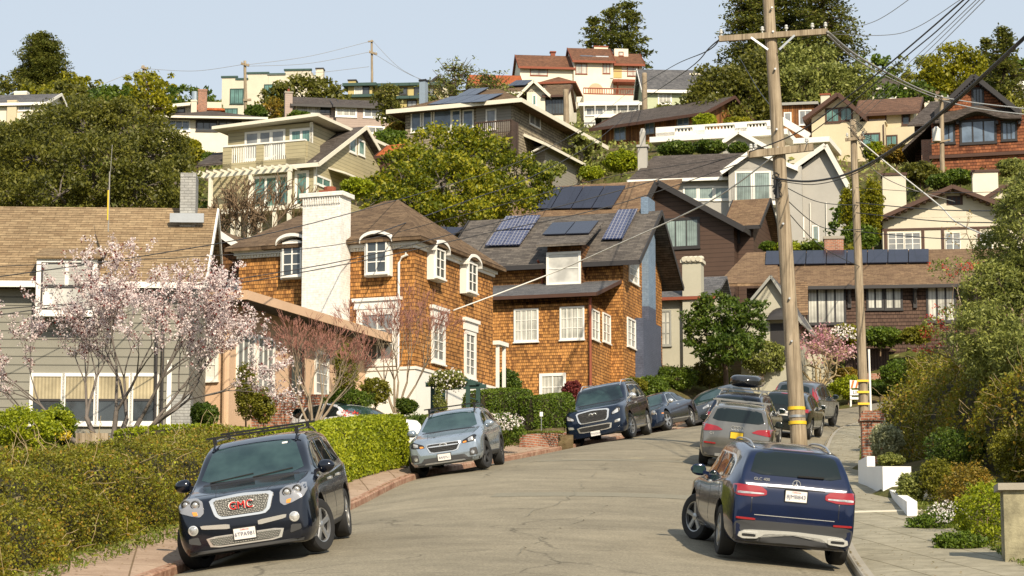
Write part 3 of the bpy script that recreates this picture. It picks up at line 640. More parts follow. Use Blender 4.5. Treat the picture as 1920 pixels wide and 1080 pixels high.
def suv(name, label, paint, W=1.9, L=4.7, H=1.68, hood=1.02, cowl=1.12, nose=.72, sf=.88, wb=2.75, r=.36, base=2.1, ws=1.15, wsl=.85, belt=1.02, rearbelt=None, roofw=.70, tail=.28, bot=.24, drop=.05, cat='suv', tailz=.95, sedan=False, **k):
    rb_ = rearbelt or belt + .06
    if sedan:
        top = [(0, nose - .12), (.04, nose), (.14, hood - .08), (.5, hood - .02), (ws, cowl), (ws + wsl, H - .06), (ws + wsl + .45, H), (ws + wsl + 1.1, H - .03), (L - 1.35, H - .17), (L - .72, rb_ + .08), (L - .2, rb_ + .04), (L - .05, rb_ - .1), (L, rb_ - .3)]
    else:
        top = [(0, nose - .1), (.035, nose + .05), (.12, hood - .05), (.32, hood), (ws, cowl), (ws + wsl, H - .08), (ws + wsl + .4, H - .01), (L - 1.6, H), (L - tail - .22, H - drop), (L - tail, H - drop - .03), (L - .12, tailz + .1), (L - .04, tailz - .06), (L, tailz - .28)]
    bl = [(0, nose - .2), (.1, hood - .14), (.5, belt - .1), (ws, belt - .02), (L * .5, belt), (L - .5, rb_), (L - .1, rb_ - .06), (L, tailz - .35 if not sedan else rb_ - .4)]
    half = [(0, .80), (.05, .87), (.14, .925), (.35, .975), (.8, 1.0), (L - .9, 1.0), (L - .35, .965), (L - .12, .93), (L - .03, .90), (L, .86)]
    wt = [(0, .62), (.1, .74), (.6, .80), (ws, .84), (ws + wsl * .5, .77), (ws + wsl, roofw + .015), (L * .55, roofw), (L - .6, roofw - .02), (L - tail, roofw - .03), (L - .1, roofw + .1), (L, .7)] if not sedan else [(0, .62), (.1, .74), (.6, .80), (ws, .82), (ws + wsl, roofw), (L - 1.8, roofw - .01), (L - .9, .74), (L - .1, .78), (L, .7)]
    bo = [(0, bot + .02), (.15, bot - .02), (.9, bot + .02), (L - .8, bot + .03), (L - .1, bot), (L, bot + .05)]
    c = Car(name, label, paint, W, L, top, bl, half, wt, bo, sf, sf + wb, r, cat=cat, **k)
    c.wsb, c.wst, c.H, c.belt = ws, ws + wsl, H, belt
    return c
# ---- big dark suv, front left
c = suv('parked_suv', 'black suv with mesh grille and empty roof bars, nearest car on the left kerb', 'paint_navy', 2.0, 5.1, 1.76, 1.06, 1.17, .78, .98, 3.02, .385, ws=1.2, wsl=.82, belt=1.10, roofw=.70, tail=.42, cat='suv')
def creases(c, gx, ws, zc):
    for sx in (1, -1):
        c.patch('bonnet_crease', 'top', [(sx * gx, .16), (sx * (gx + .012), .16), (sx * (gx * 1.35 + .012), ws - .1), (sx * gx * 1.35, ws - .1)], 'black', off=.001, rnd=False)
        c.patch('bonnet_seam', 'top', [(sx * (c.W * .385), .30), (sx * (c.W * .385 + .012), .30), (sx * (c.W * .415 + .012), ws + .05), (sx * c.W * .415, ws + .05)], 'black', off=.002, rnd=False)
    c.patch('cowl', 'top', [(-c.W * .36, ws - .02), (c.W * .36, ws - .02), (c.W * .35, ws + .07), (-c.W * .35, ws + .07)], 'black', off=.004, seg=10)
def doors(c, lines, z0, z1):
    if c.e['label'].find('behind') < 0 or 'silver crossover' in c.e['label']: creases(c, .36, c.wsb, 0)
    for q_ in lines: c.sides('door_seam', [(q_ - .006, z0), (q_ + .006, z0), (q_ + .006, z1), (q_ - .006, z1)], 'black', off=.002, rnd=False)
c.patch('windshield', 'front', [(-.78, 1.19), (.78, 1.19), (.61, 1.655), (0, 1.675), (-.61, 1.655)], 'screenglass', off=.006, seg=10)
c.sides('side_window', [(1.55, 1.17), (2.55, 1.17), (2.6, 1.60), (2.12, 1.585)], 'carglass'); c.sides('side_window', [(2.66, 1.17), (3.55, 1.18), (3.50, 1.61), (2.7, 1.605)], 'carglass'); c.sides('side_window', [(3.65, 1.19), (4.55, 1.25), (4.40, 1.52), (3.60, 1.60)], 'carglass')
doors(c, (1.50, 2.62, 3.6), .42, 1.12)
c.sides('door_handle', [(2.3, .98), (2.5, .98), (2.5, 1.02), (2.3, 1.02)], 'chrome', off=.03); c.sides('door_handle', [(3.3, .99), (3.5, .99), (3.5, 1.03), (3.3, 1.03)], 'chrome', off=.03)
c.sides('sill', [(1.5, .27), (3.5, .27), (3.5, .36), (1.5, .36)], 'cladding', off=.012)
g = c.patch('grille', 'front', [(-.47, 1.00), (0, 1.03), (.47, 1.00), (.40, .76), (.32, .70), (-.32, .70), (-.40, .76)], 'chrome', off=.02, seg=8)
c.patch('grille_mesh', 'front', [(-.41, .975), (0, .99), (.41, .975), (.35, .78), (.29, .735), (-.29, .735), (-.35, .78)], 'grille_mesh', off=.028, parent=g, seg=8)
h_, _, _ = c.hit('front', 0, .86); text3d('grille_lettering', 'GMC', .17, 'white', g, (0, h_.y + .052, .865), (-1, 0, 0), (0, 0, 1), .006); text3d('grille_lettering', 'GMC', .155, 'red', g, (0, h_.y + .060, .865), (-1, 0, 0), (0, 0, 1), .005)
for o in c.both('headlight', 'front', [(.54, .82), (.55, .98), (.64, 1.04), (.88, 1.05), (.93, .95), (.88, .86), (.72, .80), (.60, .77)], 'lamp_base', off=.015):
    sx = 1 if sum(v.co.x for v in o.data.vertices) > 0 else -1
    for (lx, lz) in ((.655, .95), (.795, .97)):
        hh, _, _ = c.hit('front', sx * lx, lz); m = MB(); m.lathe([(.066, .0), (.066, .035), (.052, .04), (.05, .015), (.02, .005)], 18, axis='y', org=(sx * lx, hh.y - .005, lz)); m.build('lamp_ring', 'alloy_dark', o, smooth=40)
        m = MB(); m.lathe([(.046, .02), (.038, .038), (.001, .045)], 16, axis='y', org=(sx * lx, hh.y - .005, lz)); m.build('lamp_lens', 'lamp_clear', o, smooth=True)
    c.patch('indicator', 'front', [(sx * .63, .80), (sx * .64, .85), (sx * .71, .86), (sx * .69, .80)], 'amber', off=.024, parent=o)
for sx in (1, -1):
    hh, _, _ = c.hit('front', sx * .72, .60); m = MB(); m.lathe([(.072, -.03), (.072, .006), (.058, .010), (.052, .0)], 20, axis='y', org=(sx * .72, hh.y, .60)); f = m.build('fog_light', 'chrome', c.e, smooth=40)
    m = MB(); m.lathe([(.06, -.0), (.05, .010), (.001, .014)], 18, axis='y', org=(sx * .72, hh.y, .60)); m.build('lens', 'lamp_clear', f, smooth=True)
c.both('bumper_trim', 'front', [(.20, .555), (.60, .60), (.62, .655), (.20, .625)], 'chrome', off=.015)
g = c.patch('lower_grille', 'front', [(-.56, .48), (.56, .48), (.50, .32), (-.50, .32)], 'chrome', off=.012, seg=10); c.patch('grille_mesh', 'front', [(-.52, .46), (.52, .46), (.46, .345), (-.46, .345)], 'grille_mesh', off=.02, parent=g, seg=10)
c.both('air_intake', 'front', [(.63, .38), (.80, .42), (.80, .49), (.66, .50)], 'cladding', off=.008)
c.patch('lower_lip', 'front', [(-.80, .25), (.80, .25), (.82, .30), (-.82, .30)], 'cladding', off=.02, seg=10)
c.patch('bonnet_seam', 'front', [(-.70, 1.055), (.70, 1.055), (.70, 1.062), (-.70, 1.062)], 'black', off=.002, rnd=False, seg=12)
m = MB(); 
for a, b in ((-.62, .02), (.02, .6)):
    h1, _, _ = c.hit('front', -a, 1.20); h2, _, _ = c.hit('front', -b, 1.25); m.bar(h1 + Vector((0, .03, .0)), h2 + Vector((0, .02, 0)), .02, .015)
m.build('wiper', 'black', c.e)
c.patch('windshield_sticker', 'front', [(-.50, 1.61), (-.42, 1.61), (-.42, 1.635), (-.50, 1.635)], 'white', off=.012)
c.plate('front', .47, '6TPA981', 'California'); c.mirror(1.55, 1.20, 'paint_navy', .26, 1.15, cap='screenglass'); c.wheels(dbl=False, steer=-20); c.rails(1.95, 4.4, .62, 'paint_navy', .06, cross=[2.2, 3.5], cover=.10)
c.put(-3.56, 36.3, 182.6)
# ---- silver crossover
c = suv('parked_crossover', 'silver crossover with black roof rails, parked on the left behind the black suv', 'paint_silver', 1.8, 4.47, 1.53, .90, 1.02, .62, .88, 2.67, .345, ws=1.12, wsl=.88, belt=.96, roofw=.68, tail=.5, bot=.26, cat='car')
c.patch('windshield', 'front', [(-.70, 1.03), (.70, 1.03), (.545, 1.435), (0, 1.455), (-.545, 1.435)], 'screenglass', off=.006, seg=10)
c.sides('side_window', [(1.5, 1.03), (2.4, 1.03), (2.45, 1.38), (2.1, 1.37)], 'carglass'); c.sides('side_window', [(2.52, 1.03), (3.4, 1.05), (3.3, 1.36), (2.56, 1.38)], 'carglass'); c.sides('side_window', [(3.48, 1.08), (4.0, 1.2), (3.8, 1.32), (3.4, 1.35)], 'carglass')
doors(c, (1.4, 2.48, 3.3), .38, 1.0); c.sides('cladding', [(1.3, .28), (3.1, .28), (3.1, .42), (1.3, .42)], 'cladding', off=.015)
for sx in (1, -1):
    for q_ in (c.sf, c.sr):
        m = MB(); n = 18; rows = []
        for i in range(n + 1):
            a = math.pi * (i / n) * 1.08 - .12; row = []
            for rr_ in (c.r + .07, c.r + .135):
                y, z = c.y0 - q_ + rr_ * math.cos(a), c.r + rr_ * math.sin(a); h, _, _ = c.hit('right' if sx > 0 else 'left', c.y0 - y, z); x = abs(h.x) if h is not None else .88; row.append(x)
            x = max(row) + .012; rows.append([(sx * (x - .05), c.y0 - q_ + (c.r + .068) * math.cos(a), c.r + (c.r + .068) * math.sin(a)), (sx * x, c.y0 - q_ + (c.r + .072) * math.cos(a), c.r + (c.r + .072) * math.sin(a)), (sx * x, c.y0 - q_ + (c.r + .13) * math.cos(a), c.r + (c.r + .13) * math.sin(a)), (sx * (x - .05), c.y0 - q_ + (c.r + .14) * math.cos(a), c.r + (c.r + .14) * math.sin(a))])
        m.grid(rows); m.build('arch_trim', 'cladding', c.e)
g = c.patch('grille', 'front', [(-.40, .76), (.40, .76), (.42, .70), (.33, .53), (-.33, .53), (-.42, .70)], 'chrome', off=.012, seg=8); c.patch('grille_mesh', 'front', [(-.37, .745), (.37, .745), (.385, .70), (.30, .55), (-.30, .55), (-.385, .70)], 'grille_dark', off=.02, parent=g, seg=8)
c.patch('grille_bar', 'front', [(-.36, .675), (.36, .675), (.36, .70), (-.36, .70)], 'chrome', off=.03, parent=g, seg=8); c.emblem('front', 0, .69, .09, 'chrome', 'oval')
for o in c.both('headlight', 'front', [(.44, .68), (.47, .75), (.74, .86), (.80, .82), (.76, .70)], 'black', off=.012):
    sx = 1 if sum(v.co.x for v in o.data.vertices) > 0 else -1
    c.patch('lens', 'front', [(sx * .60, .71), (sx * .60, .78), (sx * .72, .82), (sx * .71, .72)], 'lamp_clear', off=.02, parent=o); c.patch('indicator', 'front', [(sx * .47, .685), (sx * .48, .72), (sx * .56, .73), (sx * .56, .69)], 'amber', off=.02, parent=o)
c.patch('lower_bumper', 'front', [(-.80, .27), (.80, .27), (.82, .34), (.58, .33), (.48, .43), (-.48, .43), (-.58, .33), (-.82, .34)], 'cladding', off=.012, seg=10, rnd=False)
c.patch('skid_plate', 'front', [(-.50, .28), (.50, .28), (.46, .315), (-.46, .315)], 'alloy', off=.03, seg=8)
for sx in (1, -1):
    o = c.patch('fog_housing', 'front', [(sx * .60, .37), (sx * .62, .54), (sx * .78, .56), (sx * .80, .38)], 'cladding', off=.012); c.patch('fog_light', 'front', [(sx * .65, .40), (sx * .63, .45), (sx * .68, .50), (sx * .73, .46), (sx * .71, .40)], 'lamp_clear', off=.022, parent=o)
c.plate('front', .42, '8AFJ7L1', None); c.mirror(1.45, 1.06, 'paint_silver', .24, 1.05); c.wheels('alloy_dark', steer=-16, dbl=False); c.rails(1.9, 3.9, .56, 'black', .07, cross=[2.1], cover=.12)
c.put(-1.24, 58.6, 187.5)
# ---- dark blue luxury suv
c = suv('parked_suv', 'dark blue suv with wide chrome framed grille, in front of the brown shingle house', 'paint_deepblue', 2.03, 5.2, 1.90, 1.17, 1.28, .85, 1.0, 3.08, .41, ws=1.35, wsl=.75, belt=1.2, roofw=.72, tail=.35, bot=.27, cat='suv')
c.patch('windshield', 'front', [(-.80, 1.30), (.80, 1.30), (.64, 1.79), (0, 1.81), (-.64, 1.79)], 'screenglass', off=.006, seg=10); c.patch('chrome_brow', 'front', [(-.66, 1.815), (.66, 1.815), (.66, 1.832), (-.66, 1.832)], 'chrome', seg=8)
c.sides('window_trim', [(1.55, 1.24), (4.75, 1.30), (4.5, 1.72), (2.3, 1.76)], 'chrome', off=.004, seg=10); c.sides('side_window', [(1.6, 1.27), (2.55, 1.28), (2.6, 1.72), (2.3, 1.72)], 'carglass', off=.014); c.sides('side_window', [(2.62, 1.28), (3.6, 1.30), (3.6, 1.72), (2.66, 1.72)], 'carglass', off=.014); c.sides('side_window', [(3.68, 1.30), (4.68, 1.33), (4.45, 1.68), (3.68, 1.72)], 'carglass', off=.014)
doors(c, (1.5, 2.6, 3.65), .45, 1.2); c.sides('running_board', [(1.5, .30), (3.6, .30), (3.6, .38), (1.5, .38)], 'alloy', off=.05)
c.sides('door_handle', [(2.3, 1.1), (2.5, 1.1), (2.5, 1.14), (2.3, 1.14)], 'chrome', off=.03)
g = c.patch('grille', 'front', [(-.56, 1.07), (0, 1.12), (.56, 1.07), (.50, .78), (.42, .70), (-.42, .70), (-.50, .78)], 'chrome', off=.025, seg=8); c.patch('grille_mesh', 'front', [(-.50, 1.04), (0, 1.08), (.50, 1.04), (.45, .79), (.39, .735), (-.39, .735), (-.45, .79)], 'grille_dark', off=.034, parent=g, seg=8); c.emblem('front', 0, .92, .13, 'chrome', 'loop')
for o in c.both('headlight', 'front', [(.60, .84), (.60, .92), (.82, 1.07), (.90, 1.05), (.88, .90)], 'black', off=.014):
    sx = 1 if sum(v.co.x for v in o.data.vertices) > 0 else -1; c.patch('lens', 'front', [(sx * .63, .85), (sx * .63, .91), (sx * .83, 1.03), (sx * .84, .90)], 'lamp_clear', off=.022, parent=o)
    c.patch('fog_light', 'front', [(sx * .66, .58), (sx * .68, .66), (sx * .86, .69), (sx * .84, .60)], 'chrome', off=.014)
g = c.patch('lower_grille', 'front', [(-.58, .62), (.58, .62), (.52, .42), (-.52, .42)], 'chrome', off=.012, seg=8); c.patch('grille_mesh', 'front', [(-.52, .59), (.52, .59), (.47, .45), (-.47, .45)], 'grille_dark', off=.02, parent=g, seg=8)
c.plate('front', .36, '7YDZ510', None); c.mirror(1.7, 1.34, 'chrome', .26, 1.2); c.wheels('alloy', spokes=9, steer=-14, w=.27); c.rails(2.0, 4.7, .66, 'chrome', .06)
c.put(3.3, 78.2, 193.5)
# ---- dark blue sedan with twin round lamps
c = suv('parked_sedan', 'dark blue sedan with twin round headlights, between the blue suv and the grey car', 'paint_deepblue', 1.86, 5.0, 1.46, .86, .98, .62, .90, 2.95, .35, ws=1.35, wsl=.80, belt=.93, roofw=.64, bot=.2, cat='car', sedan=True)
c.patch('windshield', 'front', [(-.70, 1.0), (.70, 1.0), (.52, 1.37), (0, 1.39), (-.52, 1.37)], 'screenglass', off=.006, seg=10)
c.sides('window_trim', [(1.6, .965), (3.95, 1.02), (3.5, 1.32), (2.2, 1.37)], 'chrome', off=.004, seg=10); c.sides('side_window', [(1.7, .99), (2.66, 1.0), (2.66, 1.35), (2.2, 1.34)], 'carglass', off=.014); c.sides('side_window', [(2.74, 1.0), (3.8, 1.03), (3.45, 1.30), (2.74, 1.35)], 'carglass', off=.014)
doors(c, (1.55, 2.7, 3.7), .35, .95); c.sides('trim_strip', [(1.4, .36), (3.6, .36), (3.6, .385), (1.4, .385)], 'chrome', off=.01); c.sides('door_handle', [(2.4, .86), (2.6, .86), (2.6, .89), (2.4, .89)], 'chrome', off=.03)
g = c.patch('grille', 'front', [(-.36, .72), (.36, .72), (.34, .56), (-.34, .56)], 'chrome', off=.015, seg=8); c.patch('grille_mesh', 'front', [(-.33, .70), (.33, .70), (.31, .58), (-.31, .58)], 'grille_dark', off=.024, parent=g, seg=8)
for sx in (1, -1):
    for x, rr in ((.50, .075), (.70, .085)):
        hh, _, _ = c.hit('front', sx * x, .70); m = MB(); m.lathe([(rr, -.08), (rr, .02), (rr * .8, .03), (rr * .5, .045), (.001, .05)], 18, axis='y', org=(sx * x, hh.y, .70)); m.build('headlight', 'lamp_clear', c.e, smooth=40)
    c.patch('side_marker', 'right' if sx > 0 else 'left', [(.35, .60), (.55, .60), (.55, .64), (.35, .64)], 'amber', off=.008)
c.patch('lower_grille', 'front', [(-.45, .40), (.45, .40), (.40, .28), (-.40, .28)], 'black', off=.008, seg=8); c.plate('front', .44, None, None, x=.55); c.mirror(1.65, 1.02, 'chrome', .2, .95); c.wheels('alloy', steer=-12, spokes=5)
c.put(5.35, 86.8, 201)
# ---- grey car behind the sedan
c = suv('parked_car', 'dark grey car mostly hidden behind the dark blue sedan', 'paint_steel', 1.82, 4.5, 1.62, .92, 1.03, .6, .88, 2.65, .34, ws=1.15, wsl=.9, belt=.95, roofw=.68, tail=.4, cat='car')
c.patch('windshield', 'front', [(-.70, 1.04), (.70, 1.04), (.545, 1.50), (-.545, 1.50)], 'screenglass', off=.006, seg=10); c.sides('side_window', [(1.5, 1.02), (2.4, 1.02), (2.45, 1.45), (2.1, 1.44)], 'carglass'); c.sides('side_window', [(2.52, 1.02), (3.5, 1.04), (3.4, 1.42), (2.56, 1.45)], 'carglass')
c.both('headlight', 'front', [(.48, .68), (.48, .75), (.74, .82), (.76, .70)], 'lamp_clear', off=.012); c.mirror(1.45, 1.06, 'paint_steel'); c.wheels(); c.put(8.2, 93.3, 212)
# ---- dark blue suv, rear right
def rearset(c, lampp, win, gate=None):
    c.patch('rear_window', 'rear', win, 'carglass', off=.006, seg=10)
    return c.both('tail_light', 'rear', lampp, 'taillight', off=.014)
c = suv('parked_suv', 'dark blue suv seen from behind with twin exhausts, nearest car on the right kerb', 'paint_blue', 1.9, 4.66, 1.70, 1.02, 1.10, .7, .85, 2.87, .37, ws=1.25, wsl=.85, belt=1.04, rearbelt=1.14, roofw=.70, tail=.40, bot=.25, tailz=1.12, drop=.06, cat='suv')
for o in rearset(c, [(.42, .965), (.42, 1.03), (.50, 1.085), (.88, 1.10), (.90, .98), (.84, .935), (.60, .93)], [(-.67, 1.25), (.67, 1.25), (.58, 1.54), (.46, 1.59), (-.46, 1.59), (-.58, 1.54)]):
    sx = 1 if sum(v.co.x for v in o.data.vertices) > 0 else -1; c.patch('reversing_lens', 'rear', [(sx * .46, .975), (sx * .46, .995), (sx * .84, 1.0), (sx * .84, .965)], 'lamp_clear', off=.018, parent=o)
c.patch('brake_light', 'rear', [(-.30, 1.622), (.30, 1.622), (.30, 1.634), (-.30, 1.634)], 'taillight', off=.012)
c.patch('rear_spoiler', 'rear', [(-.54, 1.605), (.54, 1.605), (.56, 1.62), (-.56, 1.62)], 'black', off=.01, seg=8)
c.sides('window_trim', [(1.55, 1.075), (4.0, 1.17), (3.85, 1.40), (3.5, 1.49), (2.15, 1.50)], 'chrome', off=.003, seg=10); c.sides('side_window', [(1.62, 1.10), (2.55, 1.12), (2.55, 1.48), (2.15, 1.475)], 'carglass', off=.014); c.sides('side_window', [(2.63, 1.12), (3.45, 1.15), (3.40, 1.47), (2.63, 1.48)], 'carglass', off=.014); c.sides('side_window', [(3.52, 1.16), (3.93, 1.19), (3.80, 1.37), (3.48, 1.44)], 'carglass', off=.014)
doors(c, (1.5, 2.59, 3.5), .40, 1.08); c.sides('door_handle', [(2.3, 1.0), (2.5, 1.0), (2.5, 1.03), (2.3, 1.03)], 'chrome', off=.03); c.sides('door_handle', [(3.25, 1.02), (3.45, 1.02), (3.45, 1.05), (3.25, 1.05)], 'chrome', off=.03)
for x in (-.63, .63): c.patch('tailgate_seam', 'rear', [(x - .005, .70), (x + .005, .70), (x + .005, .92), (x - .005, .92)], 'black', off=.003, rnd=False)
c.patch('tailgate_seam', 'rear', [(-.58, .675), (.58, .675), (.58, .684), (-.58, .684)], 'chrome', off=.003, rnd=False, seg=8); c.patch('tailgate_ledge', 'rear', [(-.42, 1.075), (.42, 1.075), (.42, 1.09), (-.42, 1.09)], 'rubber', off=.003, seg=8)
c.patch('rear_cladding', 'rear', [(-.84, .27), (.84, .27), (.86, .56), (.70, .60), (-.70, .60), (-.86, .56)], 'grey_clad', off=.010, seg=10)
c.patch('skid_plate', 'rear', [(-.80, .40), (-.70, .46), (0, .485), (.70, .46), (.80, .40), (.70, .34), (.50, .36), (.40, .42), (0, .44), (-.40, .42), (-.50, .36), (-.70, .34)], 'chrome', off=.025, seg=10)
c.patch('diffuser', 'rear', [(-.50, .27), (.50, .27), (.46, .38), (-.46, .38)], 'grey_clad', off=.034, seg=8)
for sx in (1, -1):
    o = c.patch('exhaust', 'rear', [(sx * .50, .345), (sx * .50, .43), (sx * .78, .43), (sx * .80, .36), (sx * .72, .33)], 'chrome', off=.045); c.patch('exhaust_bore', 'rear', [(sx * .54, .365), (sx * .54, .405), (sx * .74, .405), (sx * .74, .365)], 'black', off=.05, parent=o)
c.both('rear_reflector', 'rear', [(.56, .60), (.56, .63), (.84, .635), (.84, .605)], 'taillight', off=.02)
c.emblem('rear', 0, 1.155, .055, 'chrome', 'star'); h_, _, _ = c.hit('rear', -.5, 1.19); text3d('badge_lettering', 'GLC 400', .062, 'chrome', c.e, (-.50, h_.y - .022, 1.185), (1, 0, 0), (0, 0, 1), .004)
m = MB(); h1, _, _ = c.hit('rear', .02, 1.27); h2, _, _ = c.hit('rear', .40, 1.275); m.bar(h1 - Vector((0, .03, 0)), h2 - Vector((0, .03, 0)), .02, .022); m.build('wiper', 'black', c.e)
c.plate('rear', .985, '8JMB843', 'California'); c.mirror(1.6, 1.14, 'paint_blue', .25, 1.1, cap='screenglass'); c.wheels(steer=26); c.rails(1.9, 4.0, .56, 'alloy', .04)
c.put(3.83, 36.75, -3.2)
# ---- grey compact suv behind it
c = suv('parked_suv', 'silver grey suv with slanted red tail lights, just ahead of the nearest blue suv', 'paint_grey', 1.85, 4.48, 1.62, .98, 1.05, .7, .85, 2.68, .36, ws=1.2, wsl=.85, belt=1.0, rearbelt=1.08, roofw=.68, tail=.42, bot=.26, tailz=1.05, cat='suv')
rearset(c, [(.34, .96), (.50, 1.05), (.89, 1.09), (.90, .97), (.84, .90)], [(-.66, 1.18), (.66, 1.18), (.54, 1.50), (-.54, 1.50)]); c.emblem('rear', 0, 1.04, .05, 'chrome', 'rings')
c.sides('side_window', [(1.6, 1.06), (2.5, 1.07), (2.5, 1.45), (2.1, 1.45)], 'carglass'); c.sides('side_window', [(2.58, 1.07), (3.4, 1.1), (3.35, 1.44), (2.58, 1.45)], 'carglass'); c.sides('side_window', [(3.46, 1.12), (3.9, 1.16), (3.75, 1.36), (3.44, 1.42)], 'carglass')
doors(c, (1.5, 2.55, 3.45), .4, 1.04); c.patch('rear_cladding', 'rear', [(-.80, .28), (.80, .28), (.80, .52), (-.80, .52)], 'cladding', off=.01, seg=10); c.both('rear_reflector', 'rear', [(.50, .60), (.50, .64), (.80, .645), (.80, .605)], 'taillight', off=.02)
c.patch('skid_plate', 'rear', [(-.5, .30), (.5, .30), (.5, .38), (-.5, .38)], 'alloy', off=.02, seg=8); h_, _, _ = c.hit('rear', -.6, .88); text3d('badge_lettering', 'Q3', .08, 'chrome', c.e, (-.62, h_.y - .022, .86), (1, 0, 0), (0, 0, 1), .004)
c.plate('rear', .86, None, None, mat='yellow'); c.mirror(1.55, 1.1, 'paint_black', .24, 1.1); c.wheels(); c.rails(1.6, 3.9, .60, 'alloy', .04, cross=[2.2, 3.4], cmat='alloy', cover=.08)
c.put(5.78, 61.8, 7.5)
# ---- dark wagon carrying a roof box
c = suv('parked_wagon', 'dark blue wagon carrying a black roof box, behind the silver grey suv', 'paint_deepblue', 1.85, 4.8, 1.62, .96, 1.05, .7, .9, 2.74, .36, ws=1.2, wsl=.85, belt=1.0, rearbelt=1.06, roofw=.68, tail=.45, bot=.28, tailz=1.0, cat='car')
rearset(c, [(.50, .92), (.50, 1.02), (.89, 1.05), (.89, .92)], [(-.64, 1.14), (.64, 1.14), (.54, 1.50), (-.54, 1.50)])
c.sides('side_window', [(1.6, 1.06), (2.5, 1.07), (2.5, 1.46), (2.1, 1.46)], 'carglass'); c.sides('side_window', [(2.58, 1.07), (3.4, 1.1), (3.35, 1.45), (2.58, 1.46)], 'carglass'); c.sides('side_window', [(3.46, 1.1), (4.1, 1.14), (3.9, 1.38), (3.44, 1.43)], 'carglass')
doors(c, (1.5, 2.55, 3.45), .4, 1.04); c.plate('rear', .85, '5KRT208', None); c.mirror(1.55, 1.1, 'chrome', .24, 1.1); c.wheels(); c.rails(1.9, 4.2, .58, 'alloy', .06, cross=[2.3, 3.6], cmat='alloy', cover=.06)
c.put(6.85, 70.8, 12.5); wag = c
rows = []; 
for i in range(15):
    t = -1 + i / 7; rr = (1 - abs(t) ** 5) ** .5 if abs(t) < 1 else .02; rows.append([(.46 * rr * np.sign(math.cos(a)) * abs(math.cos(a)) ** .55, -.1 + t * .98, 1.94 + .19 * (rr * .9 + .1) * np.sign(math.sin(a)) * abs(math.sin(a)) ** .6) for a in [2 * math.pi * k / 24 for k in range(24)]])
m = MB(); m.grid(rows, close=True); m.F += [tuple(range(24)), tuple(len(m.V) - 24 + k for k in range(24))]; m.M += [0, 0]; rbx = m.build('roof_box', 'paint_charcoal', None, smooth=50); rbx.matrix_world = wag.e.matrix_world; tag(rbx, 'glossy black cargo box strapped on the roof of the dark wagon', 'roof box')
# ---- black hatchback
c = suv('parked_hatchback', 'black hatchback half hidden by the near utility pole', 'paint_black', 1.78, 4.25, 1.52, .92, 1.0, .66, .85, 2.6, .33, ws=1.15, wsl=.85, belt=.95, rearbelt=1.0, roofw=.66, tail=.5, bot=.24, tailz=.98, cat='car')
rearset(c, [(.52, .88), (.50, .98), (.84, 1.0), (.85, .88)], [(-.60, 1.06), (.60, 1.06), (.52, 1.38), (-.52, 1.38)]); c.patch('brake_light', 'rear', [(-.2, 1.42), (.2, 1.42), (.2, 1.445), (-.2, 1.445)], 'taillight')
c.sides('side_window', [(1.5, 1.0), (2.4, 1.01), (2.4, 1.37), (2.05, 1.36)], 'carglass'); c.sides('side_window', [(2.48, 1.01), (3.3, 1.04), (3.15, 1.34), (2.48, 1.37)], 'carglass'); doors(c, (1.4, 2.44, 3.2), .38, .98)
c.plate('rear', .80, '7XYN365', None); c.mirror(1.45, 1.03, 'chrome', .2, 1.0); c.wheels(); c.put(9.35, 80.6, 15)
# ---- dark grey suv with tall tail lights
c = suv('parked_suv', 'dark grey suv with tall red tail lights, farthest car on the right', 'paint_steel', 1.86, 4.6, 1.68, .98, 1.08, .72, .88, 2.66, .37, ws=1.2, wsl=.85, belt=1.02, rearbelt=1.1, roofw=.69, tail=.4, bot=.26, tailz=1.06, cat='suv')
rearset(c, [(.70, .95), (.70, 1.10), (.64, 1.50), (.70, 1.50), (.86, 1.12), (.90, .95)], [(-.60, 1.16), (.60, 1.16), (.50, 1.52), (-.50, 1.52)]); c.emblem('rear', 0, 1.08, .06, 'chrome', 'bar')
c.sides('side_window', [(1.6, 1.09), (2.5, 1.1), (2.5, 1.50), (2.1, 1.5)], 'carglass'); c.sides('side_window', [(2.58, 1.1), (3.4, 1.13), (3.35, 1.49), (2.58, 1.5)], 'carglass'); c.sides('side_window', [(3.46, 1.15), (4.0, 1.2), (3.85, 1.38), (3.44, 1.46)], 'carglass')
doors(c, (1.5, 2.55, 3.45), .4, 1.06); c.plate('rear', .85, '8BTR119', None); c.mirror(1.55, 1.13, 'paint_steel', .24, 1.1); c.wheels('alloy_dark'); c.put(11.0, 90.2, 19)
# ---- white car beyond the hedge
c = suv('parked_car', 'white car whose roof shows above the clipped hedge', 'paint_white', 1.78, 4.1, 1.47, .92, 1.03, .6, .88, 2.6, .34, ws=1.15, wsl=.9, belt=.95, roofw=.70, tail=.45, cat='car', group=None)
c.patch('windshield', 'front', [(-.70, 1.04), (.70, 1.04), (.555, 1.48), (-.555, 1.48)], 'screenglass', off=.006, seg=10); c.sides('side_window', [(1.5, 1.02), (2.4, 1.02), (2.45, 1.45), (2.1, 1.44)], 'carglass'); c.sides('side_window', [(2.52, 1.02), (3.4, 1.04), (3.3, 1.42), (2.56, 1.45)], 'carglass'); c.sides('side_window', [(3.48, 1.06), (4.0, 1.2), (3.8, 1.36), (3.4, 1.42)], 'carglass')
c.patch('rear_window', 'rear', [(-.60, 1.12), (.60, 1.12), (.52, 1.46), (-.52, 1.46)], 'carglass', off=.006); c.mirror(1.45, 1.06, 'paint_white'); c.wheels()
c.put(-4.35, 64.6, 140, ground=lambda x, y: gz(-4.35, 64.6) - .12)
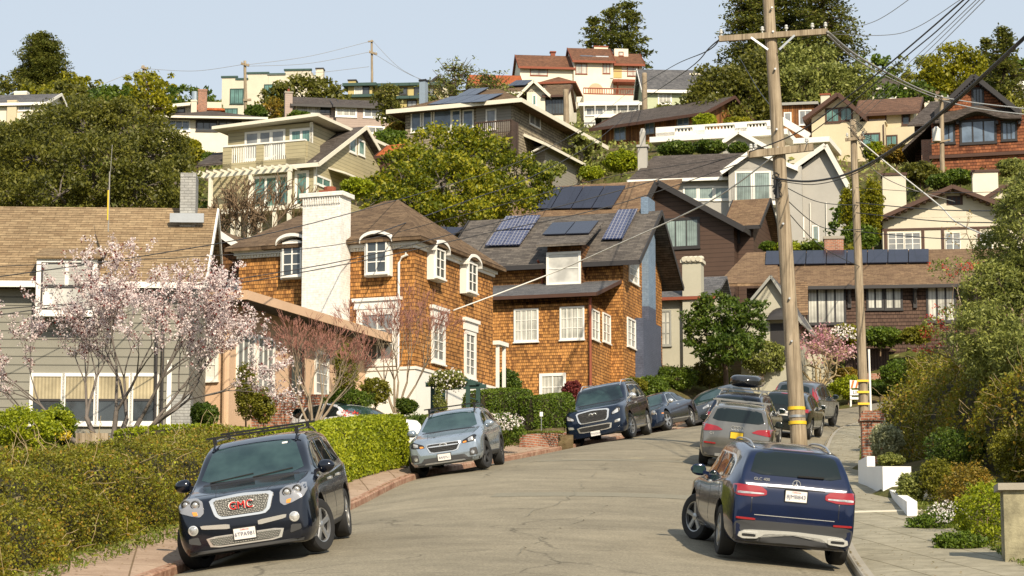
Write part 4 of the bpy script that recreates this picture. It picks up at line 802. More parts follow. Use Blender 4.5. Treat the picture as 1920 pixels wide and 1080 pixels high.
# ------------------------------------------------------------ houses
class House:
    """local frame: a along the front, b away from the street side, z up; origin at the near corner"""
    def __init__(s, name, label, px, py, Y, phi, cat='house', group=None):
        s.O = P(px, py, Y); s.phi = R(phi); s.e = empty(name, s.O, s.phi, label, cat, group)
        s.A = Vector((math.cos(s.phi), math.sin(s.phi), 0)); s.B = Vector((-math.sin(s.phi), math.cos(s.phi), 0))
    def F(s, px, py, b=0.0):
        d = ray(px, py); t = (s.O.dot(s.B) + b) / d.dot(s.B); q = d * t - s.O; return q.dot(s.A), q.z
    def Rr(s, px, py, a=0.0):
        d = ray(px, py); t = (s.O.dot(s.A) + a) / d.dot(s.A); q = d * t - s.O; return q.dot(s.B), q.z
    def rect(s, x0, y0, x1, y1, b=0.0):
        a0, z1 = s.F(x0, y0, b); a1, z0 = s.F(x1, y1, b); return a0, a1, z0, z1
    def box(s, name, mat, a0, a1, b0, b1, z0, z1): return MB().box(a0, a1, b0, b1, z0, z1).build(name, mat, s.e)
    def mesh(s, name, mb, mat, parent=None, **k): return mb.build(name, mat, parent or s.e, **k)
    def win(s, face, c, x0, y0, x1, y1, cols=2, rows=1, fr='white', gl='glass_white', fw=.09, mun=.035, arch=0, sash=True, name='window', hood=0, sill=True, local=False, vbar=.05):
        if local: u0, u1, z0, z1 = x0, x1, y0, y1
        elif face == 'f': u0, u1, z0, z1 = s.rect(x0, y0, x1, y1, c)
        else:
            u0, z1 = s.Rr(x0, y0, c); u1, z0 = s.Rr(x1, y1, c)
            if u0 > u1: u0, u1 = u1, u0
        sg = -1 if face == 'l' else 1
        def bx(m, ua, ub, za, zb, d0, d1):
            if face == 'f': m.box(ua, ub, c - d1, c - d0, za, zb)
            else: m.box(c + sg * d0, c + sg * d1, ua, ub, za, zb)
        m = MB(); H_ = z1 - z0
        bx(m, u0 - fw, u0, z0 - fw, z1 + fw, -.02, .05); bx(m, u1, u1 + fw, z0 - fw, z1 + fw, -.02, .05)
        bx(m, u0, u1, z1, z1 + fw, -.02, .05); bx(m, u0, u1, z0 - fw, z0, -.02, .05)
        if sill: bx(m, u0 - fw - .03, u1 + fw + .03, z0 - fw - .05, z0 - fw, -.02, .09)
        for i in range(1, cols): u = u0 + (u1 - u0) * i / cols; bx(m, u - vbar / 2, u + vbar / 2, z0, z1, 0, .035)
        for j in range(1, rows): z = z0 + H_ * j / rows; bx(m, u0, u1, z - mun / 2, z + mun / 2, 0, .032)
        if hood: bx(m, u0 - fw - .08, u1 + fw + .08, z1 + fw, z1 + fw + hood * .7, -.02, .08); bx(m, u0 - fw - .14, u1 + fw + .14, z1 + fw + hood * .7, z1 + fw + hood, -.02, .14)
        if arch:
            n = 12; pts = [(u0 - fw - .05 + (u1 - u0 + 2 * fw + .1) * i / n, z1 + arch * math.sin(math.pi * i / n) ** .7) for i in range(n + 1)]
            for (h0, h1, dd) in ((0.0, .13, .10), (.13, .2, .22)):
                for i in range(n):
                    (ua, za), (ub, zb) = pts[i], pts[i + 1]; q_ = [(ua, za + h0), (ub, zb + h0), (ub, zb + h1), (ua, za + h1)]
                    if face == 'f': m.solid([(u, c + .02, z) for u, z in q_], [(u, c - dd, z) for u, z in q_])
                    else: m.solid([(c - sg * .02, u, z) for u, z in q_], [(c + sg * dd, u, z) for u, z in q_])
            pl = [(u, z + .01) for u, z in pts]; 
            if face == 'f': m.poly([(u0, c - .012, z1)] + [(min(max(u, u0), u1), c - .012, z) for u, z in pl] + [(u1, c - .012, z1)])
        o = s.mesh(name, m, fr)
        g = MB(); bx(g, u0 - .01, u1 + .01, z0 - .01, z1 + .01, -.01, .012); g.build('pane', gl, o)
        return o
    def gable(s, a0, a1, b0, b1, ze, zr, axis='a', oe=.45, og=.35, th=.14, roof='roof_brown', wall=None, trim=None, ridge=None, name='roof', tw=.2):
        """gable roof over the rectangle; axis = direction of the ridge"""
        ra = ridge
        m = MB(); t = MB()
        if axis == 'a':
            mb_ = (b0 + b1) / 2 if ra is None else ra; s0 = (zr - ze) / (mb_ - b0); s1 = (zr - ze) / (b1 - mb_)
            A0, A1 = a0 - og, a1 + og; B0, B1 = b0 - oe, b1 + oe; z0, z1 = ze - oe * s0, ze - oe * s1
            m.slab([(A0, B0, z0), (A1, B0, z0), (A1, mb_, zr), (A0, mb_, zr)], th); m.slab([(A0, mb_, zr), (A1, mb_, zr), (A1, B1, z1), (A0, B1, z1)], th)
            if trim:
                t.bar((A0 - .02, B0 - .02, z0 - .06), (A1 + .02, B0 - .02, z0 - .06), .05, tw)
                for A_ in (A0 - .02, A1 + .02):
                    t.bar((A_, B0 - .03, z0 - .07), (A_, mb_, zr - .07), .05, tw); t.bar((A_, B1 + .03, z1 - .07), (A_, mb_, zr - .07), .05, tw)
            gab = [[(x, b0, ze - .02), (x, b1, ze - .02), (x, mb_, zr - th * .6)] for x in (a0, a1)]; ex = Vector((.12, 0, 0))
        else:
            ma = (a0 + a1) / 2 if ra is None else ra; s0 = (zr - ze) / (ma - a0); s1 = (zr - ze) / (a1 - ma)
            B0, B1 = b0 - og, b1 + og; A0, A1 = a0 - oe, a1 + oe; z0, z1 = ze - oe * s0, ze - oe * s1
            m.slab([(A0, B0, z0), (ma, B0, zr), (ma, B1, zr), (A0, B1, z0)], th); m.slab([(ma, B0, zr), (A1, B0, z1), (A1, B1, z1), (ma, B1, zr)], th)
            if trim:
                for B_ in (B0 - .02, B1 + .02):
                    t.bar((A0 - .03, B_, z0 - .07), (ma, B_, zr - .07), .05, tw); t.bar((A1 + .03, B_, z1 - .07), (ma, B_, zr - .07), .05, tw)
                t.bar((A0 - .02, B0, z0 - .06), (A0 - .02, B1, z0 - .06), .05, tw); t.bar((A1 + .02, B0, z1 - .06), (A1 + .02, B1, z1 - .06), .05, tw)
            gab = [[(a0, y, ze - .02), (a1, y, ze - .02), (ma, y, zr - th * .6)] for y in (b0, b1)]; ex = Vector((0, .12, 0))
        r_ = s.mesh(name, m, roof)
        if wall:
            for i, q_ in enumerate(gab):
                sgn = 1 if i == 0 else -1; s.mesh('gable', MB().solid([Vector(p) for p in q_], [Vector(p) + ex * sgn for p in q_]), wall)
        if trim: s.mesh('fascia', t, trim, r_)
        return r_
    def hip(s, a0, a1, b0, b1, ze, zr, over=.5, th=.12, roof='roof_brown', trim=None, inset=None, ra=None, tw=.18, name='roof'):
        A0, A1, B0, B1 = a0 - over, a1 + over, b0 - over, b1 + over; w, d = A1 - A0, B1 - B0
        if inset is None: inset = min(w, d) / 2
        if ra: p, q_ = ra
        elif w >= d: p, q_ = (A0 + inset, (B0 + B1) / 2), (A1 - inset, (B0 + B1) / 2)
        else: p, q_ = ((A0 + A1) / 2, B0 + inset), ((A0 + A1) / 2, B1 - inset)
        z0 = ze - .05; c = [Vector(x) for x in ((A0, B0, z0), (A1, B0, z0), (A1, B1, z0), (A0, B1, z0))]; P_, Q = Vector((*p, zr)), Vector((*q_, zr)); m = MB()
        k = len(m.V); dn = Vector((0, 0, -th))
        if (P_ - Q).length < .02: Q = P_ + Vector((.02, 0, 0))
        if w >= d or ra: top = [[c[0], c[1], Q, P_], [c[1], c[2], Q], [c[2], c[3], P_, Q], [c[3], c[0], P_]]
        else: top = [[c[0], c[1], P_], [c[1], c[2], Q, P_], [c[2], c[3], Q], [c[3], c[0], P_, Q]]
        for f in top: m.poly(f)
        for i in range(4): a, b = c[i], c[(i + 1) % 4]; m.poly([a, b, b + dn, a + dn])
        m.poly([x + dn for x in c]); r_ = s.mesh(name, m, roof)
        if trim:
            t = MB(); e = .025
            for x, y in (((A0 - e, B0 - e), (A1 + e, B0 - e)), ((A1 + e, B0), (A1 + e, B1)), ((A0 - e, B0), (A0 - e, B1))): t.bar((*x, z0 - .05), (*y, z0 - .05), .05, tw)
            s.mesh('fascia', t, trim, r_)
        return r_
    def flat(s, a0, a1, b0, b1, z, mat='roof_grey', trim=None, over=.3, th=.2):
        r_ = MB().box(a0 - over, a1 + over, b0 - over, b1 + over, z, z + th).build('roof', mat, s.e)
        if trim: t = MB(); e = .02; t.box(a0 - over - e, a1 + over + e, b0 - over - e, b0 - over, z - .03, z + th + .03); t.box(a1 + over, a1 + over + e, b0 - over, b1 + over, z - .03, z + th + .03); t.build('fascia', trim, r_)
        return r_
    def panels(s, pts, n=3, m_=1, mat='solar', lift=.12, th=.05, gap=.02, frame=None):
        """solar array on four local points: bottom-left, bottom-right, top-right, top-left"""
        bl, br, tr, tl = [Vector(p) for p in pts]; nrm = (br - bl).cross(tl - bl).normalized()
        if nrm.z < 0: nrm = -nrm
        def q_(u, v): return bl.lerp(br, u).lerp(tl.lerp(tr, u), v) + nrm * lift
        for i in range(n):
            for j in range(m_):
                g = gap / n; c = [q_(i / n + g, j / m_ + gap), q_((i + 1) / n - g, j / m_ + gap), q_((i + 1) / n - g, (j + 1) / m_ - gap), q_(i / n + g, (j + 1) / m_ - gap)]
                k = MB(); k.solid([x - nrm * th for x in c], c); o = k.build('solar_panel', mat, s.e)
    def plane_hit(s, px, py, p0, nrm):
        d = ray(px, py); M = s.e.matrix_basis if False else None
        n = Vector((s.A * nrm[0] + s.B * nrm[1])); n.z = nrm[2]; w0 = s.O + s.A * p0[0] + s.B * p0[1] + Vector((0, 0, p0[2]))
        t = w0.dot(n) / d.dot(n); q_ = d * t - s.O; return (q_.dot(s.A), q_.dot(s.B), q_.z)
    def chimney(s, a0, a1, b0, b1, z0, z1, mat='brick_red', cap='concrete', flare=.06, pots=0, capmat=None):
        o = s.mesh('chimney', MB().box(a0, a1, b0, b1, z0, z1), mat); m = MB(); m.box(a0 - flare, a1 + flare, b0 - flare, b1 + flare, z1 - .02, z1 + .12); m.build('chimney_cap', cap, o)
        for i in range(pots):
            c = a0 + (a1 - a0) * (i + .5) / pots; k = MB(); k.cyl((c, (b0 + b1) / 2, z1 + .1), (c, (b0 + b1) / 2, z1 + .45), .13, .11, 10); k.build('chimney_pot', 'rust', o)
        return o
ALLH = {}
# ===== grey clapboard house, left foreground
h = House('clapboard_house', 'grey clapboard house with long tan roof and grey chimney, left edge of the street', 352, 815, 62, 3); ALLH['grey'] = h
aL = h.F(-120, 600)[0]; ze = h.F(200, 512)[1]; D = 8.0; zb = -1.5
zr = h.F(200, 389, 3.4)[1]
h.mesh('wall', MB().box(aL, 0, 0, 6.8, zb, ze), 'siding_grey')
h.gable(aL, 0, 0, 6.8, ze, zr, 'a', .45, .42, .14, 'roof_tan', 'siding_grey', 'white', name='roof', tw=.16)
for (x0, y0, x1, y1, cols) in ((63, 706, 113, 790, 1), (124, 706, 175, 790, 1), (186, 706, 240, 790, 1), (251, 706, 290, 790, 1)):
    a0, a1, z0, z1 = h.rect(x0, y0, x1, y1); o = h.win('f', 0, a0, z0, a1, z1, cols, 1, gl='glass_dark', fw=.09, local=True, sill=True)
    MB().box(a0, a1, -.022, -.014, z0 + (z1 - z0) * .48, z1).build('roman_shade', 'glass_cream', o); MB().box(a0, a1, -.035, -.01, z0 + (z1 - z0) * .45, z0 + (z1 - z0) * .5).build('sash', 'dark_trim', o)
a0, a1, z0, z1 = h.rect(78, 492, 172, 582, -.56)                               # dormer style upper window reaching into the roof
o = h.win('f', -.56, a0, z0, a1, z1, 1, 1, gl='blind', fw=.12, local=True); zm = (z0 + z1) / 2; MB().box(a0, a1, -.578, -.572, zm, z1).build('louvred_blind', 'glass_louver', o); MB().box((a0 + a1) / 2 - .05, (a0 + a1) / 2 + .05, -.6, -.57, zm, z1).build('mullion', 'white', o); fr_ = MB()
for (xa, xb, za, zb_) in ((a0, a1, z1 - .04, z1), (a0, a0 + .05, z0, z1), (a1 - .05, a1, z0, z1), (a0, a1, z0, z0 + .04)): fr_.box(xa, xb, -.59, -.565, za, zb_)
fr_.build('inner_frame', 'dark_trim', o); 0
m = MB(); m.box(a0 - .1, a1 + .1, -.54, .9, z0 - .1, z1 + .1); h.mesh('window_bay', m, 'siding_grey')
m = MB(); m.box(a0, a1, -.60, -.57, z0 + (z1 - z0) * .47, z0 + (z1 - z0) * .53); m.build('sash', 'dark_trim', o)
m = MB(); m.slab([(a0 - .2, -.68, z1 + .14), (a1 + .2, -.68, z1 + .14), (a1 + .2, 1.0, z1 + .62), (a0 - .2, 1.0, z1 + .62)], .06); h.mesh('dormer_roof', m, 'roof_tan')
m = MB()
for px in (296, 308): a, _ = h.F(px, 560); m.cyl((a, -.1, zb), (a, -.1, ze - .1), .04, .04, 8)
h.mesh('downspout', m, 'dark_trim')
a, z = h.F(318, 690); m = MB(); m.box(a - .06, a + .06, -.06, .02, zb, z + .2); h.mesh('corner_board', m, 'white')
ca0, cz = h.F(337, 402, 2.4); ca1, _ = h.F(366, 402, 2.4); _, czt = h.F(350, 332, 2.4)
h.chimney(ca0, ca1, 2.4, 3.3, zr - 1.0, czt, 'brick_grey', 'brick_grey', .0); m = MB(); m.box(ca0 - .25, ca1 + .25, 2.2, 2.38, cz - .25, cz + .0); h.mesh('flashing', m, 'metal')
ba0, _ = h.F(322, 760); m = MB(); m.box(ba0, .06, -.05, .9, zb, h.F(350, 740)[1]); h.mesh('brick_base', m, 'brick_grey')
m = MB(); p = P(204, 392, 62); m = MB(); m.tube([p - Vector((0, 0, .6)), p + Vector((0, 0, 1.0))], .018, 6); p2 = p + Vector((0.02, 0, 1.0)); m.tube([p2, p2 + Vector((.03, 0, .72))], .007, 5)
e_ = tag(m.build('mast', 'wiregrey'), 'thin antenna mast with a yellow foot rising behind the tan roof ridge', 'mast'); MB().cyl(p - Vector((.02, .03, .3)), p + Vector((-.02, -.03, .5)), .02, .02, 8).build('mast_foot', 'yellow', e_)
# ===== peach annex with flat roof
h = House('stucco_house', 'peach stucco house with a flat terracotta roof edge behind the blossom tree', 428, 800, 67.5, -20); ALLH['peach'] = h
h.phi = R(-20); h.A = Vector((math.cos(h.phi), math.sin(h.phi), 0)); h.B = Vector((-math.sin(h.phi), math.cos(h.phi), 0))
zt = h.F(428, 568)[1]; aL = h.F(360, 600)[0]; bR = h.Rr(690, 640)[0]
h.mesh('wall', MB().box(aL, 0, 0, bR, -1.5, zt), 'stucco_peach'); m = MB(); m.box(aL - .4, .85, -.7, bR + .6, zt, zt + .12); h.mesh('roof', m, 'roof_grey')
m = MB(); m.box(.85, .90, -.75, bR + .6, zt - .04, zt + .22); m.box(aL - .45, .85, -.75, -.7, zt - .04, zt + .22); h.mesh('fascia', m, 'stucco_peach')
m = MB(); m.cyl((-.03, -.12, -1.5), (-.03, -.12, zt), .11, .11, 10); h.mesh('downspout', m, 'stucco_peach')
h.win('f', 0, 379, 612, 404, 708, 1, 4, gl='blind'); h.win('r', 0, 484, 634, 510, 735, 3, 1, gl='glass_grey'); h.win('r', 0, 446, 628, 474, 728, 3, 1, gl='glass_grey'); h.win('r', 0, 545, 655, 565, 775, 1, 1, fr='brown_trim', gl='glass_dark', name='door', sill=False); h.win('r', 0, 592, 662, 612, 740, 1, 4, gl='glass_grey')
# ===== brown shingle house with the white chimney
h = House('shingle_house', 'brown shingle house with a tall white painted chimney and arched dormer windows', 777, 690, 76, -21.3); ALLH['h3'] = h
zc = h.F(777, 458)[1]; aL = h.F(447, 560)[0]; aM = h.F(650, 463)[0]; bR = h.Rr(924, 650)[0]; zg = -1.8
zfl = 0.0
h.mesh('wall', MB().box(aL, 0, 0, bR, zfl, zc), 'cedar')
m = MB(); m.box(aL - .03, .06, -.06, bR + .06, zg, zfl); h.mesh('foundation', m, 'white'); m = MB(); m.box(aL - .05, .10, -.10, bR + .10, zfl - .04, zfl + .05); h.mesh('water_table', m, 'white')
m = MB()
for (o1, z0, z1) in ((.06, zc - .12, zc - .02), (.13, zc - .02, zc + .10), (.21, zc + .10, zc + .22)): m.box(aL - o1, o1, -o1, bR + o1, z0, z1)
h.mesh('cornice', m, 'white'); m = MB(); n = 60
for i in range(n): a = aL + (0 - aL) * i / n; m.box(a, a + .05, -.11, -.05, zc - .10, zc - .03)
h.mesh('dentils', m, 'cream_trim')
zr = h.F(735, 372, bR * .45)[1]; ar = h.F(735, 372, bR * .45)[0]; ze = zc + .26
zl = h.F(480, 412, 1.2)[1]
h.hip(-5.0 if aL < -5.3 else aL, 0, 0, bR, ze, zr, .36, roof='roof_brown', ra=((ar - .4, bR * .5), (ar + .1, bR * .5))) 
m = MB(); zl = h.F(520, 408, bR * .5)[1]; m.slab([(aL - .36, -.36, ze - .05), (-2.0, -.36, ze - .05), (-2.0, bR * .5, zl), (aL - .36 + .8, bR * .5, zl)], .12); m.slab([(aL - .36, -.36, ze - .05), (aL + .44, bR * .5, zl), (aL + .44, bR, ze), (aL - .36, bR, ze)], .12); h.mesh('roof_wing', m, 'roof_brown')
a0, zt = h.F(568, 362, -.75); a1, _ = h.F(640, 362, -.75)
o = h.chimney(a0, a1, -.75, -.02, zg, zt - .15, 'brick_white', 'brick_white', .09)
m = MB(); k = 16
for i in range(k): a = a0 + (a1 - a0) * i / k; m.box(a + .02, a + (a1 - a0) / k - .03, -.75 - .05, -.74, zt - .42, zt - .2)
m.build('soldier_course', 'brick_white', o); m = MB(); m.box(a0 + .5, a1 - .45, -.6, -.15, zt - .03, zt + .08); m.cyl(((a0 + a1) / 2 + .1, -.38, zt), ((a0 + a1) / 2 + .1, -.38, zt + .2), .2, .2, 10); m.build('chimney_pot', 'rust', o)
def dormer(face, c, x0, y0, x1, y1, cols=2):
    sg = -1 if face == 'f' else 1
    if face == 'f': u0, u1, z0, z1 = h.rect(x0, y0, x1, y1, c)
    else:
        u0, z1 = h.Rr(x0, y0, c); u1, z0 = h.Rr(x1, y1, c)
    f = .13; ar = (u1 - u0 + 2 * f) * .24; n = 12; m = MB(); pr = [(u0 - f, z0 - f), (u1 + f, z0 - f), (u1 + f, z1)] + [((u0 + u1) / 2 + ((u1 - u0) / 2 + f) * math.cos(math.pi * k / n), z1 + ar * math.sin(math.pi * k / n)) for k in range(1, n)] + [(u0 - f, z1)]
    q3 = (lambda u, d, z: (u, d, z)) if face == 'f' else (lambda u, d, z: (d, u, z))
    m.solid([q3(u, c - sg * .02, z) for u, z in pr], [q3(u, c - sg * 1.7, z) for u, z in pr]); o = h.mesh('dormer', m, 'white')
    r2 = MB(); hd = [((u0 + u1) / 2 + ((u1 - u0) / 2 + f + .12) * math.cos(math.pi * k / n), z1 + .02 + (ar + .08) * math.sin(math.pi * k / n)) for k in range(n + 1)]
    for k in range(n):
        (ua, za), (ub, zb) = hd[k], hd[k + 1]; r2.solid([q3(ua, c + sg * .14, za), q3(ub, c + sg * .14, zb), q3(ub, c + sg * .14, zb + .1), q3(ua, c + sg * .14, za + .1)], [q3(ua, c - sg * 1.8, za), q3(ub, c - sg * 1.8, zb), q3(ub, c - sg * 1.8, zb + .1), q3(ua, c - sg * 1.8, za + .1)])
    r2.build('dormer_hood', 'white', o); h.win(face, c, u0, z0, u1, z1 + ar * .35, cols, 3, gl='glass_dark', fw=.05, local=True, vbar=.045)
dormer('f', -.27, 533, 462, 563, 514); dormer('f', -.27, 690, 458, 723, 509)
h.win('f', 0, 680, 592, 736, 672, 2, 3, gl='glass_grey', hood=.35, fw=.2)
for (x0, y0, x1, y1) in ((815, 470, 830, 522), (876, 496, 890, 548)):
    dormer('r', .25, x0 + 2, y0 + 2, x1 + 2, y1)
h.win('r', 0, 812, 604, 830, 676, 2, 4, gl='glass_grey', hood=.4, fw=.14); h.win('r', 0, 873, 626, 888, 704, 2, 5, gl='glass_grey', hood=.4, fw=.14)
a, z = h.F(750, 482); m = MB(); m.tube([(a, -.08, zfl - .1), (a, -.08, z - .2), (a + .1, -.08, z - .02), (a + .3, -.08, z + .05), (-.3, -.08, z + .1)], .04, 6); h.mesh('conduit', m, 'white')
# little gabled wing at its left
a0, z0 = h.F(400, 600, 1.0); m = MB(); aw0, aw1 = h.F(402, 520, 1.0)[0], aL; zw = h.F(430, 470, 1.0)[1]
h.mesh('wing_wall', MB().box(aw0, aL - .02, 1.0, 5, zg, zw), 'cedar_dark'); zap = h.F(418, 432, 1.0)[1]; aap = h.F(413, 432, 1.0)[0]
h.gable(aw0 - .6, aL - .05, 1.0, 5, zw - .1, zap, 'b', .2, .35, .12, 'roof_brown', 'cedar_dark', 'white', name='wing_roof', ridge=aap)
h.win('f', 1.0, 412, 530, 444, 556, 2, 2, gl='glass_grey')
# white porch post frame right of the house
b0_, z1_ = h.Rr(924, 645, .05); m = MB(); m.box(.05, .15, bR + .15, bR + .25, zg, z1_); m.box(.05, .15, bR + .75, bR + .85, zg, z1_); m.box(-.02, .22, bR + .05, bR + .95, z1_, z1_ + .14); h.mesh('porch_frame', m, 'white')
# ===== second brown shingle house with solar panels and blue chimney
h = House('shingle_house', 'brown shingle house with a blue chimney and solar panels on its grey roof', 1104, 745, 96, -17); ALLH['h4'] = h
zg = -2.0; aL = h.F(925, 640)[0]; z1 = h.F(1104, 567)[1]; bS = 3.0
h.mesh('wall', MB().box(aL - 1.2, 0, 0, 5.0, zg, z1), 'cedar')                                # lower volume
b2 = 3.6                                                                       # main volume set back
aRc = h.F(1168, 520, b2)[0]; zE = h.F(1150, 478, b2)[1]
D2 = h.Rr(1241, 560, aRc)[0] - b2; D2 = max(4.4, min(D2, 8)); print('D2', D2, aRc)
h.mesh('upper_wall', MB().box(aL - 2.0, aRc, b2, b2 + D2, zg, zE), 'cedar')
zR = h.Rr(1229, 398, aRc + .5)[1]
aRf = aRc
h.gable(aL - 2.5, aRc, b2, b2 + D2, zE, zR, 'a', .55, .85, .14, 'roof_grey', 'cedar', 'dark_trim', tw=.2)
# lower shed roof
zs = h.F(1104, 549, -.4)[1]; ztop = h.F(1100, 533, b2)[1]
m = MB(); aE = min(h.F(1160, 532, b2)[0], aRc - .1); m.slab([(aL - 1.6, -.45, zs), (.45, -.45, zs), (aE + .1, b2, ztop + .12), (aL - 1.6, b2, ztop + .12)], .12); h.mesh('porch_roof', m, 'roof_slate')
m = MB(); m.bar((aL - 1.6, -.48, zs - .07), (.47, -.48, zs - .07), .06, .14); m.bar((.47, -.48, zs - .07), (aE + .12, b2, ztop + .05), .05, .14); h.mesh('gutter', m, 'brown_trim')
for (x0, y0, x1, y1) in ((967, 583, 1007, 637), (1053, 579, 1093, 633)): h.win('f', 0, x0, y0, x1, y1, 4, 3, gl='glass_white', fw=.07, vbar=.03, mun=.025)
h.win('f', 0, 1017, 706, 1056, 746, 2, 2, gl='glass_white', fw=.12)
h.win('r', 0, 1109, 581, 1122, 638, 2, 3, gl='glass_white', fw=.06, vbar=.03); h.win('r', 0, 1130, 588, 1143, 643, 2, 3, gl='glass_white', fw=.06, vbar=.03)
h.win('f', b2 - .62, 1029, 478, 1085, 528, 1, 2, gl='blind', fw=.1)
b0_, b1_ = b2 + .3, b2 + 1.1
for (x0, y0, x1, y1) in ((1179, 476, 1196, 533), (1176, 597, 1190, 652)): h.win('r', aRc, x0, y0, x1, y1, 2, 4, gl='glass_white', fw=.07, vbar=.03, mun=.025)
# dormer over the upper window
a0, zd = h.F(1005, 459, b2 - 1.1); a1, _ = h.F(1098, 459, b2 - 1.1); m = MB(); zl = h.F(1060, 420, b2 + 1.5)[1]; m.slab([(a0, b2 - 1.1, zd), (a1, b2 - 1.1, zd), (a1, b2 + 1.9, zl + .1), (a0, b2 + 1.9, zl + .1)], .1); h.mesh('dormer_roof', m, 'roof_grey')
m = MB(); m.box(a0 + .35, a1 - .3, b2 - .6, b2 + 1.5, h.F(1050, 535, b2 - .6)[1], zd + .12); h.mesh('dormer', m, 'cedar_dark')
m = MB()
for px in (1018, 1094): a, z = h.F(px, 520, b2); m.tube([(a, b2 - .1, zs + .9), (a, b2 - .1, zE - .5), (a - .1, b2 - .45, zE - .15)], .05, 6)
m.tube([(.1, -.1, zg), (.1, -.1, zs - .15)], .06, 6); h.mesh('downspout', m, 'rust')
# solar panels on the front slope
sl_ = (zR - zE) / (D2 / 2); nrm = (0, -sl_, 1); p0 = (0, b2, zE)
def onroof(hh, quads, p0, nrm, **k):
    for qd, n, m_, mt in quads: hh.panels([hh.plane_hit(x, y, p0, nrm) for x, y in qd], n, m_, mt, **k)
onroof(h, [([(909, 467), (975, 465), (1016, 408), (950, 410)], 2, 2, 'solar_grid'), ([(1128, 455), (1168, 454), (1198, 396), (1160, 398)], 1, 1, 'solar_grid'), ([(826, 446), (846, 452), (871, 432), (806, 430)], 2, 1, 'solar')], p0, nrm, lift=.16)
s2 = (zl + .1 - zd) / 3.0; onroof(h, [([(1016, 444), (1105, 441), (1124, 417), (1036, 421)], 2, 1, 'solar')], (a0, b2 - 1.1, zd), (0, -s2, 1), lift=.1)
# blue chimney, wide base and narrow shaft, on the right end
c0, c1 = h.Rr(1191, 660, aRc)[0] + .1, h.Rr(1240, 660, aRc + .36)[0] - .1; s0_, s1_ = h.Rr(1203, 480, aRc)[0], h.Rr(1229, 480, aRc + .3)[0]; zsh = h.Rr(1215, 597, aRc + .5)[1]; zc2 = h.Rr(1222, 572, aRc + .5)[1]; ztp = h.Rr(1215, 362, aRc + .5)[1]
o = h.mesh('chimney', MB().box(aRc - .02, aRc + .36, c0 - .1, c1 + .1, zg, zsh), 'brick_slate')
MB().box(aRc - .02, aRc + .3, s0_, s1_, zsh, zc2).build('chimney_shaft', 'brick_slate', o); MB().box(aRc - .02, aRc + .3, s0_ + .01, s1_ - .01, zc2, ztp).build('chimney_shaft', 'brick_blue', o)
m = MB(); m.box(0.0, .08, .5, 2.0, zg, .55); h.mesh('garage_door', m, 'brown_trim'); 
a, z = h.F(1088, 722); m = MB(); m.lathe([(.001, -.1), (.1, -.05), (.1, .05), (.001, .1)], 10, org=(a - .2, -.15, z)); h.mesh('wall_lamp', m, 'white', smooth=True)
# ===== dark brown clapboard house above
h = House('clapboard_house', 'dark brown clapboard house with a row of solar panels, behind the blue chimney', 1378, 600, 125, -18); ALLH['h5'] = h
aL = h.F(1100, 430)[0]; zE = h.F(1340, 420)[1]; bR = 5.0; aG0 = h.F(1195, 420)[0]
zr = h.F(1237, 343)[1]; arr = h.F(1237, 343)[0]
h.mesh('wall', MB().box(aG0, 0, 0, 6, -3.5, zE), 'siding_brown')
h.gable(aG0, 0, 0, 6, zE, zr, 'b', .7, .6, .16, 'roof_redbrown', 'siding_brown', 'dark_trim', ridge=arr, tw=.3)
# left wing with ridge parallel to the street, carrying panels
bw = 2.0; zw = h.F(1010, 408, bw)[1]; zwr = h.F(1000, 352, bw + 3)[1]; aw = h.F(958, 405, bw)[0]
h.mesh('wing_wall', MB().box(aw, aG0 + 1, bw, bw + 6, -3.5, zw), 'siding_brown')
aT = h.F(985, 352, bw + 3)[0]; m = MB(); m.slab([(aw - .3, bw - .4, zw - .1), (arr, bw - .4, zw - .1), (arr, bw + 3, zwr), (aT, bw + 3, zwr)], .14); m.slab([(aw - .3, bw - .4, zw - .1), (aT, bw + 3, zwr), (aT + .0, bw + 6, zw)], .14); h.mesh('wing_roof', m, 'roof_redbrown')
s3 = (zwr - zw + .1) / 3.4; onroof(h, [([(995, 396), (1148, 394), (1175, 351), (1018, 354)], 4, 1, 'solar')], (aw, bw - .4, zw - .1), (0, -s3, 1), lift=.14)
h.win('f', 0, 1246, 415, 1308, 460, 3, 1, fr='dark_trim', gl='glass_teal', fw=.14)
# right wing
bv = .9; a2 = h.F(1440, 430, bv)[0]; zv = h.F(1400, 417, bv)[1]; zvr = h.F(1400, 374, bv + 2.4)[1]
h.mesh('wing_wall', MB().box(.02, a2 - .8, bv, bv + 4.8, -3.5, zv), 'siding_brown'); h.gable(-.3, a2 - .8, bv, bv + 4.8, zv, zvr, 'a', .4, .45, .14, 'roof_redbrown', 'siding_brown', 'dark_trim', name='wing_roof', tw=.2)
h.win('f', bv, 1365, 430, 1383, 450, 1, 1, fr='dark_trim', gl='glass_white', fw=.14)
# ===== sage stucco house behind the magnolia
h = House('stucco_house', 'pale sage stucco house with tile capped chimney behind the small magnolia tree', 1244, 730, 109, -14); ALLH['h6'] = h
zt = h.F(1260, 558)[1]; aR = h.F(1345, 560)[0]; zs = h.F(1300, 520, 3.0)[1]
h.mesh('wall', MB().box(-.8, aR, 0, 5, -2, zt), 'stucco_sage'); m = MB(); m.slab([(-1.2, -.35, zt - .02), (aR, -.35, zt - .02), (aR, 3, zs), (-1.2, 3, zs)], .12); m.slab([(-1.2, 3, zs), (aR, 3, zs), (aR, 5.3, zt), (-1.2, 5.3, zt)], .12); h.mesh('roof', m, 'roof_slate')
m = MB(); m.bar((-1.2, -.38, zt - .1), (aR, -.38, zt - .1), .08, .14); h.mesh('gutter', m, 'rust')
h.win('f', 0, 1241, 585, 1256, 645, 2, 3, fr='grey_trim', gl='glass_white', fw=.08)
